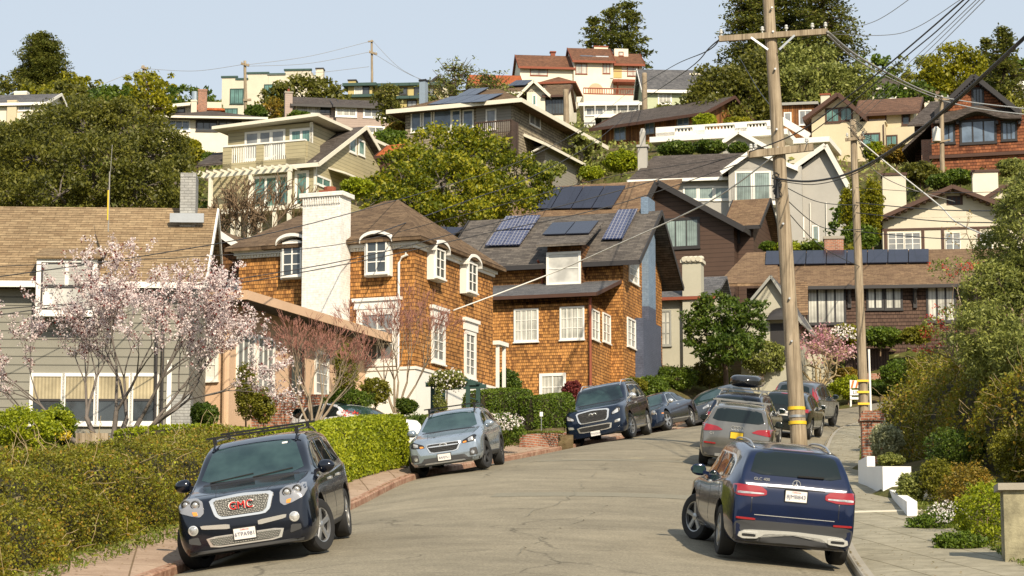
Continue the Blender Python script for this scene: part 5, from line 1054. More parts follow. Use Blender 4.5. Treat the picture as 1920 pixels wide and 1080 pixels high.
c0, zc_ = h.F(1279, 492, -.3); c1, _ = h.F(1314, 492, -.3); o = h.chimney(c0, c1, -.3, .5, -2, zc_, 'stucco_sage', 'stucco_pale', .08)
m = MB()
for i in range(4): a = c0 + (c1 - c0) * (i + .5) / 4; m.cyl((a, -.45, zc_ + .12), (a, .6, zc_ + .3), .12, .12, 8)
m.build('tile_cap', 'stucco_pale', o)
# front gabled entrance part
g0, _ = h.F(1400, 600, -.5); g1, _ = h.F(1492, 640, -.5); zg_ = h.F(1440, 545, -.5)[1]; zgr = h.F(1447, 517, -.5)[1]; gr = h.F(1447, 517, -.5)[0]; g0 = h.F(1340, 600, -.5)[0]; zg_ = h.F(1495, 585, -.5)[1]
gl0 = h.F(1388, 545, -.5)[0]
h.mesh('entrance_wall', MB().box(gl0, g1, -.5, 5, -2, zg_), 'stucco_sage')
h.gable(gl0, g1, -.5, 5, zg_, zgr, 'b', .3, .3, .12, 'roof_slate', 'stucco_sage', 'grey_trim', name='entrance_roof', ridge=gr, tw=.12)
m = MB(); a, z = h.F(1465, 600, -.5); rows = []
for j in range(7):
    t = j / 6 * math.pi / 2; rows.append([(a + math.cos(x) * .62, -.5 - .55 * math.sin(t) * 1.0 + 0, z + math.sin(x) * .62 * math.cos(t) - .05) for x in [math.pi * k / 10 for k in range(11)]])
m.grid(rows); h.mesh('awning', m, 'dark_trim'); m = MB(); m.box(a - .5, a + .5, -.53, -.49, z - 1.9, z - .15); h.mesh('door', m, 'dark_trim')
# ===== brown shingle bungalow with a row of panels
h = House('bungalow', 'low brown shingle bungalow with a long row of solar panels under the cream tudor house', 1490, 655, 114, -6); ALLH['h7'] = h
aR = h.F(1960, 600)[0]; zE = h.F(1600, 527)[1]; zR = h.F(1600, 470, 4)[1]; aL = h.F(1480, 600)[0]
h.mesh('wall', MB().box(aL, aR, 0, 8, -2, zE), 'shingle_brown'); h.gable(aL, aR, 0, 8, zE, zR, 'a', .6, .6, .16, 'roof_redbrown', 'shingle_brown', 'dark_trim', tw=.16)
s4 = (zR - zE) / 4; onroof(h, [([(1434, 501), (1742, 496), (1742, 471), (1436, 475)], 8, 1, 'solar')], (0, 0, zE), (0, -s4, 1), lift=.14)
# left roof part reaching down toward the sage house
m = MB(); p1 = h.F(1400, 476, 4); p2 = h.F(1340, 505, 1); zz = h.F(1500, 590, -.5)
m.slab([(h.F(1400, 476, 4)[0], 4, zR), (aL - .5, 4, zR), (aL - .5, -.6, zE - .1), (h.F(1345, 510, -.6)[0], -.6, zE - .1)], .15); m.slab([(aL - .5, -.6, zE - .1), (aL + .9, -.6, zE - .1), (h.F(1515, 585, -1.5)[0], -1.8, h.F(1515, 585, -1.8)[1]), (aL - 1.5, -1.8, h.F(1510, 585, -1.8)[1])], .12); h.mesh('roof_wing', m, 'roof_redbrown'); h.mesh('wing_wall', MB().box(h.F(1400, 540, .5)[0], aL + .02, .5, 7, -2, zE - .2), 'shingle_brown')
for (x0, y0, x1, y1, c) in ((1516, 540, 1583, 604, 4), (1628, 540, 1654, 577, 2), (1662, 540, 1689, 577, 2), (1740, 540, 1790, 600, 3)): h.win('f', 0, x0, y0, x1, y1, c, 1, fr='dark_trim', gl='glass_white', fw=.1, vbar=.09)
m = MB()
for px in (1592, 1715, 1810): a, z = h.F(px, 535); m.box(a - .1, a + .1, -.6, 0, z - .25, z - .05); m.bar((a, -.02, z - 1.0), (a, -.5, z - .1), .1, .1, up=(1, 0, 0)); m.box(a - .09, a + .09, -.12, 0, z - 1.1, z - .1)
h.mesh('brackets', m, 'dark_trim'); a, z = h.F(1563, 473, 4); a1, _ = h.F(1582, 473, 4); _, zt = h.F(1570, 447, 4); h.chimney(h.F(1546, 470, 4)[0], a1, 4, 4.8, zR - .5, zt, 'brick_red', 'concrete', .05)
# ===== cream tudor house with bracketed eaves
h = House('tudor_house', 'cream stucco house with a bracketed brown gable roof at the right edge', 1656, 480, 134, -8); ALLH['h8'] = h
aR = h.F(1960, 440)[0]; zr = h.F(1785, 352)[1]; ar = h.F(1785, 352)[0]; zE = h.F(1656, 410)[1]; ah = 2 * ar
h.mesh('wall', MB().box(0, aR, 0, 7, -3, zE), 'stucco_pale'); h.gable(0, 2 * ar + 0, 0, 7, zE, zr, 'b', .5, .8, .16, 'roof_rust', 'stucco_pale', 'brown_trim', ridge=ar, tw=.22)
m = MB(); n = 12
for i in range(n):
    t = (i + .5) / n; a = ar - (ar + .4) * (1 - t) if False else -.3 + (ar + .3) * t; z = zE - .2 + (zr - zE) * ((a + .0) / ar); m.box(a - .09, a + .09, -.75, .1, z - .05, z + .1); a2 = 2 * ar - a; m.box(a2 - .09, a2 + .09, -.75, .1, z - .05, z + .1)
h.mesh('rafter_tails', m, 'brown_trim'); zb_ = h.F(1700, 432)[1]; m = MB(); m.box(-.05, aR, -.05, 0, zb_, zb_ + .12); 
for px in (1661, 1731, 1768, 1835): a = h.F(px, 460)[0]; m.box(a - .08, a + .08, -.045, 0, -3, zb_)
h.mesh('timber_frame', m, 'brown_trim')
for x0, x1 in ((1666, 1694), (1697, 1725), (1774, 1800), (1832, 1860)): h.win('f', 0, x0, 438, x1, 467, 2, 3, fr='white', gl='glass_grey', fw=.04, vbar=.06, sill=False)
a, z = h.F(1790, 376); m = MB()
for i in range(3):
    for j in range(2): m.box(a - .35 + i * .25, a - .2 + i * .25, -.03, 0, z - .2 + j * .22, z - .04 + j * .22)
h.mesh('gable_vent', m, 'black'); m = MB(); m.box(a - .45, a + .45, -.022, 0, z - .26, z + .26); h.mesh('vent_frame', m, 'brown_trim')
a0, z0 = h.F(1656, 400, 3); a1, _ = h.F(1700, 400, 3); _, zt = h.F(1680, 328, 3); o = h.chimney(a0, a1, 3, 4, zE - .5, zt, 'stucco_pale', 'brown_trim', .08)
a0, z0 = h.F(1824, 355, 4); a1, _ = h.F(1872, 355, 4); _, zt = h.F(1850, 322, 4); o = h.chimney(a0, a1, 4, 5, zE, zt, 'stucco_white', 'brown_trim', .08)
g0, gz0 = h.F(1845, 372, 3.5); g1, _ = h.F(1960, 372, 3.5); _, gzr = h.F(1885, 347, 3.5); h.gable(g0, g1, 3.5, 8, gz0, gzr, 'b', .3, .3, .14, 'roof_redbrown', 'stucco_pale', 'brown_trim', name='back_roof', ridge=h.F(1885, 347, 3.5)[0])
# ===== grey stucco house with french doors
h = House('stucco_house', 'grey stucco house with white french doors and balcony, behind the near utility pole', 1452, 480, 148, -10); ALLH['h9'] = h
aL = h.F(1180, 400)[0]; zE = h.F(1372, 312)[1]
# main long roof
zR = h.F(1300, 287, 4)[1]; m = MB(); aT = h.F(1225, 287, 4)[0]; zA = h.F(1250, 338, 1.0)[1]
h.mesh('wall', MB().box(h.F(1190, 400, 1.0)[0], 0, 1.0, 8, -4, zA), 'stucco_grey')
m.slab([(h.F(1176, 338, .6)[0], .5, zA - .02), (.3, .5, zA - .02), (.3, 4.5, zR), (aT, 4.5, zR)], .14); m.slab([(h.F(1176, 338, .6)[0], .5, zA - .02), (aT, 4.5, zR), (aT, 8, zA)], .14); h.mesh('roof', m, 'roof_dark')
m = MB(); m.bar((h.F(1176, 338, .6)[0], .47, zA - .1), (0, .47, zA - .1), .08, .2); h.mesh('fascia', m, 'white')
# gabled door bay
g0, _ = h.F(1366, 330); g1, _ = h.F(1455, 330); gzE = h.F(1372, 316)[1]; gzr = h.F(1410, 283)[1]; gr = h.F(1412, 283)[0]
h.mesh('bay_wall', MB().box(g0, g1 + 1.6, 0, 5, -4, gzE), 'stucco_grey'); h.gable(g0, 2 * gr - g0 + .8, 0, 5.5, gzE, gzr, 'b', .4, .5, .14, 'roof_dark', 'stucco_grey', 'white', name='bay_roof', ridge=gr, tw=.26)
h.win('f', 0, 1381, 325, 1408, 376, 1, 1, gl='glass_teal', fw=.12, name='french_door', sill=False); h.win('f', 0, 1415, 325, 1443, 376, 1, 1, gl='glass_teal', fw=.12, name='french_door', sill=False)
m = MB(); b0 = -1.0; zf = h.F(1410, 378, b0)[1]; zt = h.F(1410, 349, b0)[1]; x0, _ = h.F(1372, 360, b0); x1, _ = h.F(1458, 360, b0); o = h.mesh('balcony', MB().box(x0, x1, b0, -.01, zf - .25, zf), 'white')
m.bar((x0, b0 + .04, zt), (x1, b0 + .04, zt), .05, .05); m.bar((x0, b0 + .04, zf + .1), (x1, b0 + .04, zf + .1), .04, .04)
for i in range(34): a = x0 + (x1 - x0) * i / 33; m.bar((a, b0 + .04, zf), (a, b0 + .04, zt), .022, .022)
m.build('balcony_railing', 'dark_trim', o)
for x0, x1 in ((1284, 1306), (1312, 1336), (1342, 1366)): h.win('f', 1.0, x0, 353, x1, 372, 1, 1, gl='glass_teal', fw=.12)
h.win('f', 0, 1437, 405, 1460, 430, 2, 1, gl='glass_teal', fw=.1)
# tall gabled right side
q0 = h.F(1480, 340, .8)[0]; q1 = h.F(1597, 400, .8)[0]; zq = h.F(1600, 372, .8)[1]; zqr = h.F(1553, 272, .8)[1]; qr = h.F(1548, 272, .8)[0]; q0 = g1 + .2
zq0 = h.F(1480, 345, .8)[1]
m = MB(); pts = [(q0, .8, -4), (q1, .8, -4), (q1, .8, zq), (qr, .8, zqr - .2), (q0, .8, zq0)]; m.solid(pts, [(a, 8, z) for a, _, z in pts]); h.mesh('side_wall', m, 'stucco_grey')
m = MB(); m.slab([(qr, .3, zqr), (q1 + .35, .3, zq - .3), (q1 + .35, 8.3, zq - .3), (qr, 8.3, zqr)], .14); m.slab([(qr, .3, zqr), (qr, 8.3, zqr), (q0 - .3, 8.3, zq0 + .25), (q0 - .3, .3, zq0 + .25)], .14); r_ = h.mesh('side_roof', m, 'roof_dark')
m = MB(); m.bar((qr, .27, zqr - .1), (q1 + .38, .27, zq - .4), .06, .3); m.bar((qr, .27, zqr - .1), (q0 - .3, .27, zq0 + .15), .06, .3); m.build('fascia', 'offwhite', r_)
h.win('f', .8, 1487, 410, 1506, 442, 2, 1, gl='glass_teal', fw=.08); h.win('f', .8, 1525, 425, 1534, 457, 1, 1, gl='glass_teal', fw=.08)
m = MB(); 
for px in (1519, 1549): a, _ = h.F(px, 380, .8); m.cyl((a, .74, -4), (a, .74, zq - .2), .04, .04, 6)
h.mesh('downspout', m, 'offwhite')
c0, z0 = h.F(1196, 318, 2.5); c1, _ = h.F(1213, 318, 2.5); _, zt = h.F(1203, 275, 2.5); o = h.chimney(c0, c1, 2.5, 3.1, zA, zt, 'stucco_grey', 'stucco_grey', .1); m = MB(); cm = (c0 + c1) / 2; m.box(cm - .17, cm + .17, 2.6, 3.0, zt + .1, zt + 1.0); m.cyl((cm, 2.8, zt + 1.0), (cm, 2.8, zt + 1.25), .2, .12, 8); m.build('chimney_pot', 'stucco_grey', o)
# ===== beige clapboard house with balcony and pergola
h = House('clapboard_house', 'beige clapboard house with a roof balcony and white pergola, behind the bare tree', 590, 450, 146, -22); ALLH['h14'] = h
zt = h.F(500, 232)[1]; aL = h.F(425, 300, 2.0)[0]; aP = h.F(380, 320)[0]; zM = h.F(500, 300)[1]
bR = h.Rr(712, 300)[0]; zlow = -4
zG = h.Rr(674, 238, 0)[1]; bG = h.Rr(674, 238, 0)[0]; zE = h.F(588, 302)[1]
# lower storey + gable toward the right side
h.mesh('wall', MB().box(aP + .5, 0, 0, 2 * bG, zlow, zE), 'siding_beige')
h.gable(-3.2, 0, 0, 2 * bG, zE, zG, 'a', .55, .5, .16, 'roof_dark', 'siding_beige', 'cream_trim', tw=.26)
# upper storey block
bu = 1.7; u0, zu = h.F(428, 240, bu); u1, _ = h.F(640, 240, bu); zu0 = h.F(430, 243, bu)[1]
h.mesh('upper_wall', MB().box(u0, -1.2, bu, 2 * bG - .5, zE - .5, zu0), 'siding_beige'); zu1 = zu0 + .1
m = MB(); m.slab([(u0 - .7, bu - .9, zu1), (-.3, bu - .9, zu1 + .25), (-.3, 2 * bG, zu1 + .25), (u0 - .7, 2 * bG, zu1)], .2); r_ = h.mesh('upper_roof', m, 'cream_trim')
h.win('f', bu, 463, 252, 531, 292, 3, 1, gl='glass_grey', fw=.14, vbar=.22, name='balcony_door'); h.win('f', bu, 548, 247, 582, 280, 2, 1, gl='glass_green', fw=.16, vbar=.16, name='balcony_door')
# balcony parapet
p0_, pz1 = h.F(418, 277, -.2); p1_, pz0 = h.F(582, 304, -.2); zrail = h.F(420, 275, -.2)[1]; m = MB()
segs = [(p0_, h.F(434, 290, -.2)[0]), (h.F(480, 290, -.2)[0], h.F(494, 290, -.2)[0]), (h.F(536, 290, -.2)[0], h.F(572, 290, -.2)[0])]
for a, b in segs: m.box(a, b, -.2, 0, zE - .3, zrail - .05)
m.box(p0_, p1_ - .3, -.2, 0, zE - .3, zE + .25); m.box(p1_ - .42, p1_ - .3, -.0, bu, zE - .3, zrail - .05); h.mesh('parapet', m, 'siding_beige')
m = MB(); m.box(p0_, segs[2][1], -.24, .04, zrail - .05, zrail + .05)
for a, b in ((segs[0][1], segs[1][0]), (segs[1][1], segs[2][0])):
    n = 11
    for i in range(n + 1): x = a + (b - a) * i / n; m.box(x - .03, x + .03, -.14, -.08, zE + .25, zrail - .05)
h.mesh('railing', m, 'white')
# pergola
pz = h.F(480, 322, -1.0)[1]; m = MB(); a0, a1 = aP - .3, h.F(548, 320, -1.4)[0]; m.box(a0, a1, -1.5, -1.35, pz - .25, pz)
k = 15
for i in range(k): a = a0 + .1 + (a1 - a0 - .3) * i / (k - 1); m.box(a, a + .07, -1.9, 0, pz + .01, pz + .16)
for px in (395, 470, 543): a, _ = h.F(px, 350, -1.4); m.box(a - .11, a + .11, -1.5, -1.3, zlow, pz - .2)
h.mesh('pergola', m, 'cream_trim')
for (x0, y0, x1, y1) in ((445, 335, 530, 382), (480, 335, 540, 382)): pass
h.win('f', 0, 478, 336, 540, 384, 3, 1, gl='glass_green', fw=.14, vbar=.15); h.win('f', 0, 558, 326, 574, 384, 1, 1, gl='glass_green', fw=.18, name='door', sill=False)
h.win('r', 0, 656, 258, 666, 286, 1, 1, gl='glass_green', fw=.12); h.win('r', 0, 673, 264, 682, 291, 1, 1, gl='glass_green', fw=.12); h.win('r', 0, 592, 330, 618, 352, 2, 1, gl='glass_green', fw=.12)
b0, z0 = h.Rr(615, 310, .0); b1, z1 = h.Rr(690, 340, .0); m = MB(); m.slab([(0, b0, z0 - .1), (1.2, b0, z0 - .5), (1.2, b1, z0 - .5), (0, b1, z0 - .1)], .12); h.mesh('side_awning', m, 'cream_trim')
m = MB(); a, _ = h.F(615, 260, bu)[0], 0; m.box(-1.28, -1.1, bu - .05, bu + .1, zE - .5, zu0); m.box(-.10, .06, -.06, .1, zlow, zE); h.mesh('corner_board', m, 'cream_trim')
m = MB(); zbm = h.F(480, 405)[1]
for px in (437, 447, 487, 515): a, _ = h.F(px, 420, -1.2); m.box(a - .12, a + .12, -1.3, -1.1, zlow - 2, zbm)
m.box(a0, 0, -1.4, -.02, zbm, zbm + .3); h.mesh('deck', m, 'cream_trim')
m = MB(); m.slab([(h.F(373, 310)[0], -.3, h.F(373, 310)[1]), (p0_, -.3, h.F(373, 310)[1]), (p0_, 3, h.F(420, 285, 3)[1]), (h.F(400, 290, 3)[0], 3, h.F(420, 285, 3)[1])], .15); h.mesh('side_roof', m, 'roof_dark')
# ===== grey shingle house on the hill with panels
h = House('shingle_house', 'weathered grey shingle house with solar panels on its hip roof, above the big tree', 962, 330, 163, -22); ALLH['h15'] = h
aL = h.F(760, 230)[0]; zE = h.F(962, 193)[1]; bR = h.Rr(1108, 270)[0]; zlow = -5
h.mesh('wall', MB().box(aL, 0, 0, bR, zlow, zE), 'shingle_grey')
pk = h.F(948, 165, 5.0); zr = pk[1]
h.hip(aL, 0, 0, bR, zE + .02, zr, 1.0, roof='roof_brown', trim='cream_trim', ra=((pk[0] - 2.0, 5.0), (pk[0] - .5, 5.0)), tw=.3)
A0, B0 = aL - 1, -1; sn = Vector((0, -(zr - zE) / 5.0, 1))
onroof(h, [([(800, 200), (908, 194), (945, 178), (846, 184)], 4, 1, 'solar'), ([(855, 184), (892, 181), (918, 167), (880, 170)], 2, 1, 'solar')], (0, -1, zE - .03), (0, -(zr - zE + .03) / 6.0, 1), lift=.14)
for x0, x1 in ((773, 788), (795, 808), (815, 845), (849, 862), (870, 886)): h.win('f', 0, x0, 209, x1, 245, 1, 1, gl='glass_blue', fw=.1)
# recessed porch with railing
m = MB(); a0, z1 = h.F(893, 196, -.03); a1, z0 = h.F(958, 246, -.03); m.box(a0, a1, -.04, -.0, z0, z1); h.mesh('porch_recess', m, 'siding_taupe')
h.win('f', -.045, 914, 208, 928, 240, 1, 1, gl='glass_grey', fw=.12, name='door'); m = MB(); b0 = -1.1; a0, zt = h.F(890, 231, b0); a1, zb_ = h.F(960, 262, b0)
m.bar((a0, b0, zt), (a1, b0, zt), .12, .1)
for i in range(20): a = a0 + (a1 - a0) * i / 19; m.bar((a, b0, zb_), (a, b0, zt), .06, .06)
m.box(a0, a1, b0, -.05, zb_ - .2, zb_); m.box(a1 - .1, a1 + .05, b0, .0, zb_ - .9, zt); h.mesh('balcony', m, 'fence_wood')
h.win('r', 0, 993, 211, 1012, 240, 2, 1, gl='glass_grey', fw=.1); h.win('r', 0, 1071, 246, 1088, 278, 2, 1, gl='glass_grey', fw=.1)
# lower skirt roof on right side
b0, z0 = h.Rr(985, 252, .0); b1, z1 = h.Rr(1140, 300, 0.0); m = MB(); m.slab([(0, b0 - .3, z0 - .0), (1.5, b0 - .3, z0 - .75), (1.5, bR + 2.0, z0 - .75), (0, bR + 2.0, z0)], .14); r_ = h.mesh('skirt_roof', m, 'roof_brown'); m = MB(); m.bar((1.53, b0 - .3, z0 - .82), (1.53, bR + 2, z0 - .82), .06, .2); m.bar((0, b0 - .33, z0 - .08), (1.53, b0 - .33, z0 - .82), .06, .2); m.build('fascia', 'cream_trim', r_)
h.mesh('lower_wall', MB().box(0, .9, b0 + 1.5, bR + 1.5, zlow, z0 - .6), 'siding_taupe')
b, z = h.Rr(985, 268, .2); m = MB(); m.tube([(1.5, b0 - .1, z0 - .9), (1.0, b0, z0 - 1.1), (.5, b0, z0 - 1.3), (.4, b0, z0 - 2)], .08, 6); h.mesh('downspout', m, 'white')
h.chimney(h.F(786, 190, 2)[0], h.F(797, 190, 2)[0], 2, 2.5, zE, h.F(790, 152, 2)[1], 'steel_blue', 'black', .04)
# ------------------------------------------------------------ houses higher on the hill
def simple(name, label, x0, yt, x1, yb, Y, phi, D, wall, down=4, cat='house', partname='wall'):
    h = House(name, label, x0, yb, Y, phi, cat); h.a1 = h.F(x1, yb)[0]; h.z1 = h.F((x0 + x1) / 2, yt)[1]; h.D = D
    h.mesh(partname, MB().box(0, h.a1, 0, D, -down, h.z1), wall); return h
def addwall(h, x0, yt, x1, yb, b, D, wall, down=4, name='wing_wall'):
    a0, a1, z0, z1 = h.rect(x0, yt, x1, yb, b); h.mesh(name, MB().box(a0, a1, b, b + D, z0 - down, z1), wall); return a0, a1, z0, z1
def rz(h, px, py, b): return h.F(px, py, b)[1]
# --- white mediterranean house on the crest
h = simple('villa', 'white mediterranean villa with tile roofs and a red railed terrace on the crest', 1076, 112, 1150, 190, 262, 6, 9, 'stucco_white')
h.gable(0, h.a1, 0, 8, h.z1, rz(h, 1110, 91, 4), 'a', .5, .2, .2, 'roof_tile', 'stucco_white', 'rust', tw=.25)
a0, a1, z0, z1 = addwall(h, 975, 122, 1076, 190, .4, 7, 'stucco_white'); h.gable(a0, a1 - .05, .4, 7, z1, rz(h, 1020, 104, 3.7), 'a', .5, .2, .2, 'roof_tile', 'stucco_white', 'rust', name='wing_roof', tw=.25)
a0, a1, z0, z1 = addwall(h, 1150, 117, 1205, 190, .9, 7, 'stucco_white'); h.gable(a0 + .05, a1, .9, 7, z1, rz(h, 1180, 101, 4), 'a', .5, .2, .2, 'roof_tile', 'stucco_white', 'rust', name='wing_roof', tw=.25)
a0, a1, z0, z1 = h.rect(1152, 91, 1178, 108, 3); h.mesh('turret', MB().box(a0, a1, 3, 6, z0 - 1, z1), 'stucco_white')
for x0, y0, x1, y1, c, n in ((995, 125, 1026, 141, .4, 2), (1080, 120, 1100, 138, 0, 2), (1131, 119, 1143, 137, 0, 2), (1177, 124, 1197, 142, .9, 2), (1161, 98, 1168, 104, 3, 1)): h.win('f', c, x0, y0, x1, y1, n, 1, fr='rust', gl='glass_white', fw=.07)
a0, a1, z0, z1 = h.rect(1151, 118, 1166, 146, .85); h.mesh('loggia', MB().box(a0, a1, .84, .9, z0, z1), 'stucco_ochre')
m = MB(); cx, cz = h.F(1117, 170); r_ = h.F(1131, 170)[0] - cx; m.poly([(cx - r_, -.03, cz - 1.2)] + [(cx + r_ * math.cos(t), -.03, cz + r_ * math.sin(t)) for t in [math.pi - math.pi * k / 14 for k in range(15)]] + [(cx + r_, -.03, cz - 1.2)]); h.mesh('arch', m, 'stucco_peach')
x0, zt = h.F(1094, 165, -1.8); x1, zb_ = h.F(1203, 178, -1.8); m = MB(); m.bar((x0, -1.8, zt), (x1, -1.8, zt), .12, .12); m.bar((x0, -1.8, zb_), (x1, -1.8, zb_), .12, .12)
for i in range(26): a = x0 + (x1 - x0) * i / 25; m.bar((a, -1.8, zb_), (a, -1.8, zt), .07, .07)
h.mesh('terrace_railing', m, 'rust'); m = MB(); m.box(x0, x1, -1.85, 0, zb_ - 3.5, zb_ - .1); h.mesh('terrace', m, 'stucco_white')
a0, z0 = h.F(1150, 148, -.9); a1, _ = h.F(1200, 148, -.9); m = MB(); m.box(a0, a1, -.9, .9, z0 - .3, z0); m.bar((a0 + .6, -.8, z0), (a0 + .6, .7, z0 - 1.6), .15, .15); m.bar((a0, -.9, z0 + .9), (a1, -.9, z0 + .9), .08, .08); h.mesh('upper_balcony', m, 'rust')
for px in (1102, 1125): a, z = h.F(px, 100, 1.6); m = MB(); zz = h.z1 + (rz(h, 1110, 91, 4) - h.z1) * .45; m.slab([(a - .9, 1.1, zz - .35), (a + .9, 1.1, zz - .35), (a + .9, 2.7, zz + .35), (a - .9, 2.7, zz + .35)], .2); h.mesh('skylight', m, 'glass_dark' if px < 1110 else 'metal')
a, z = h.F(1127, 88, 4); h.chimney(a - .8, a + .8, 4, 5, z - 1.5, z, 'stucco_white', 'rust', .05); a, z = h.F(1037, 98, 4); h.chimney(a - .25, a + .25, 4, 4.5, z - 1, z, 'rust', 'rust', .1)
# --- pale green house with grey roof
h = simple('stucco_house', 'pale green house with a wide grey roof just right of the white villa', 1210, 166, 1340, 215, 236, 3, 9, 'stucco_green', 6)
h.gable(0, h.a1, 0, 8, h.z1, rz(h, 1260, 131, 4), 'a', .5, .4, .2, 'roof_slate', 'stucco_green', 'white', tw=.3); h.win('f', 0, 1236, 176, 1257, 193, 3, 1, gl='glass_white', fw=.15)
a, z = h.F(1310, 140, 3); h.chimney(a - .9, a + .9, 3, 4, z - 2, z, 'stucco_white', 'stucco_white', .05)
# --- cream cottage with glazed sunroom
h = simple('cottage', 'cream cottage with a dark glazed sunroom, below the white villa', 988, 166, 1022, 225, 218, -8, 8, 'stucco_white', 4)
h.gable(-.3, h.a1, 0, 8, h.z1 - .3, rz(h, 1012, 152, 0), 'b', .5, .5, .2, 'roof_brown', 'stucco_white', 'cream_trim', tw=.25); h.win('f', 0, 1000, 180, 1004, 196, 1, 1, gl='glass_green', fw=.12)
a0, a1, z0, z1 = addwall(h, 1022.5, 176, 1062, 225, .3, 6, 'stucco_white'); h.gable(a0, a1, .3, 6, z1, rz(h, 1040, 160, 3.2), 'a', .6, .2, .15, 'roof_brown', 'stucco_white', 'brown_trim', name='wing_roof'); h.win('f', .3, 1024, 183, 1058, 212, 6, 1, fr='dark_trim', gl='glass_dark', fw=.08)
a0, a1, z0, z1 = addwall(h, 940, 172, 990, 215, 2, 6, 'stucco_ochre'); h.gable(a0, a1, 2, 8, z1, rz(h, 965, 158, 5), 'a', .4, .3, .15, 'roof_brown', 'stucco_ochre', 'cream_trim', name='wing_roof')
onroof(h, [([(950, 166), (985, 164), (1000, 154), (968, 155)], 3, 1, 'solar')], (0, 2, z1), (0, -(rz(h, 965, 158, 5) - z1) / 3, 1), lift=.25)
a0, a1, z0, z1 = addwall(h, 1018, 156, 1070, 200, 7, 5, 'stucco_white'); h.hip(a0, a1, 7, 12, z1, z1 + .9, .5, roof='roof_tile', trim='rust', name='back_roof'); h.win('f', 7, 1056, 160, 1067, 172, 2, 1, gl='glass_green')
# --- low white house with trellis
h = simple('terrace_house', 'low white house with flat roof bands between the villa and the wooden house', 1128, 222, 1200, 245, 212, -4, 7, 'stucco_white', 5)
h.flat(0, h.a1, 0, 7, h.z1, 'roof_grey', 'white', .6, .25); a0, a1, z0, z1 = addwall(h, 1095, 200, 1198, 225, 3, 6, 'offwhite'); h.flat(a0, a1, 3, 9, z1, 'white', 'white', .5, .25)
h.win('f', 0, 1135, 226, 1150, 240, 2, 1, gl='glass_grey'); h.win('f', 0, 1160, 226, 1190, 240, 4, 1, gl='glass_grey'); h.win('f', 3, 1100, 204, 1130, 215, 3, 1, gl='glass_grey'); h.win('f', 3, 1150, 204, 1190, 215, 3, 1, gl='glass_white')
m = MB(); x0, z0 = h.F(1095, 185, 1); x1, _ = h.F(1198, 185, 1)
for i in range(6): a = x0 + (x1 - x0) * i / 5; m.bar((a, 1, z0 - 2.0), (a, 1, z0 - .3), .06, .06)
m.bar((x0, 1, z0 - .3), (x1, 1, z0 - .3), .07, .08); h.mesh('trellis', m, 'white')
# --- orange roofs
h = simple('tile_roof_house', 'house with a bright orange tile roof left of the white villa', 885, 156, 975, 185, 245, 4, 8, 'stucco_pale', 4); h.gable(0, h.a1, 0, 8, h.z1, rz(h, 930, 141, 4), 'a', .4, .3, .2, 'roof_orange', 'stucco_pale', 'rust')
h = simple('garden_shed', 'small shed with an orange roof between the beige and grey shingle houses', 712, 289, 734, 305, 150, -25, 3, 'brown_trim', 2, 'shed'); h.gable(0, h.a1, 0, 3, h.z1, rz(h, 722, 273, 1.5), 'a', .25, .25, .1, 'roof_orange', 'brown_trim', 'brown_trim')
# --- natural wood house
h = House('wooden_house', 'reddish natural wood house with a low dark roof, under the big evergreens', 1320, 270, 188, -35); aL = h.F(1128, 270)[0]; z1 = h.F(1240, 219)[1]
h.mesh('wall', MB().box(aL, 0, 0, 8, -6, z1), 'woodboard'); zr = rz(h, 1270, 196, 4); h.gable(aL, 0, 0, 8, z1, zr, 'a', .9, .6, .18, 'roof_dark', 'woodboard', 'brown_trim', tw=.25)
for x0, y0, x1, y1 in ((1153, 239, 1172, 260), (1211, 231, 1226, 248), (1271, 223, 1291, 241)): h.win('f', 0, x0, y0, x1, y1, 2, 1, fr='grey_trim', gl='glass_blue', fw=.08)
h = simple('wooden_house', 'small natural wood annex with white shutters left of the cream brown-roofed house', 1466, 197, 1528, 260, 186, -10, 6, 'woodboard', 3); h.flat(0, h.a1, 0, 6, h.z1, 'roof_grey', 'grey_trim', .3, .15); h.win('f', 0, 1500, 209, 1520, 232, 2, 1, gl='glass_grey', fw=.1); h.win('f', 0, 1472, 213, 1482, 232, 1, 1, gl='glass_grey', fw=.1)
# --- white house with balustrade
h = House('balustrade_house', 'white house with a long roof balustrade of turned balusters', 1462, 300, 174, -17); aL = h.F(1240, 290)[0]; zt = h.F(1350, 262)[1]; zb = h.F(1350, 256, 0)[1]; zp = h.F(1350, 234)[1]
h.mesh('wall', MB().box(aL, 0, 0, 8, -4, zt), 'stucco_pale'); h.flat(aL, 0, 0, 8, zt, 'white', 'white', .7, .35)
gs = [(h.F(a, 250)[0], h.F(b, 250)[0]) for a, b in ((1268, 1301), (1324, 1380), (1403, 1440))]; m = MB(); cur = aL - .3; zb = zt + .35
for a, b in gs: m.box(cur, a, -.5, -.2, zb, zp); cur = b
m.box(cur, .3, -.5, -.2, zb, zp); m.box(aL - .3, .3, -.5, -.2, zb, zb + .35)
for a, b in gs:
    n = max(5, int((b - a) / .24)); m.box(a, b, -.5, -.2, zp - .15, zp)
    for i in range(n): x = a + (b - a) * (i + .5) / n; m.lathe([(.05, zb + .3), (.085, zb + .45), (.04, zp - .35), (.06, zp - .12)], 6, org=(x, -.35, 0))
h.mesh('balustrade', m, 'white')
g0, gz_ = h.F(1336, 274, -2); g1, _ = h.F(1438, 274, -2); gr, gzr = h.F(1398, 246, -2); h.mesh('porch_wall', MB().box(g0 + .5, g1 - .5, -2, 0, -4, gz_), 'stucco_grey'); h.gable(g0 + .5, g1 - .5, -2, 0, gz_, gzr, 'b', .5, .4, .14, 'offwhite', 'stucco_sage', 'white', name='porch_roof', ridge=(g0 + g1) / 2, tw=.3)
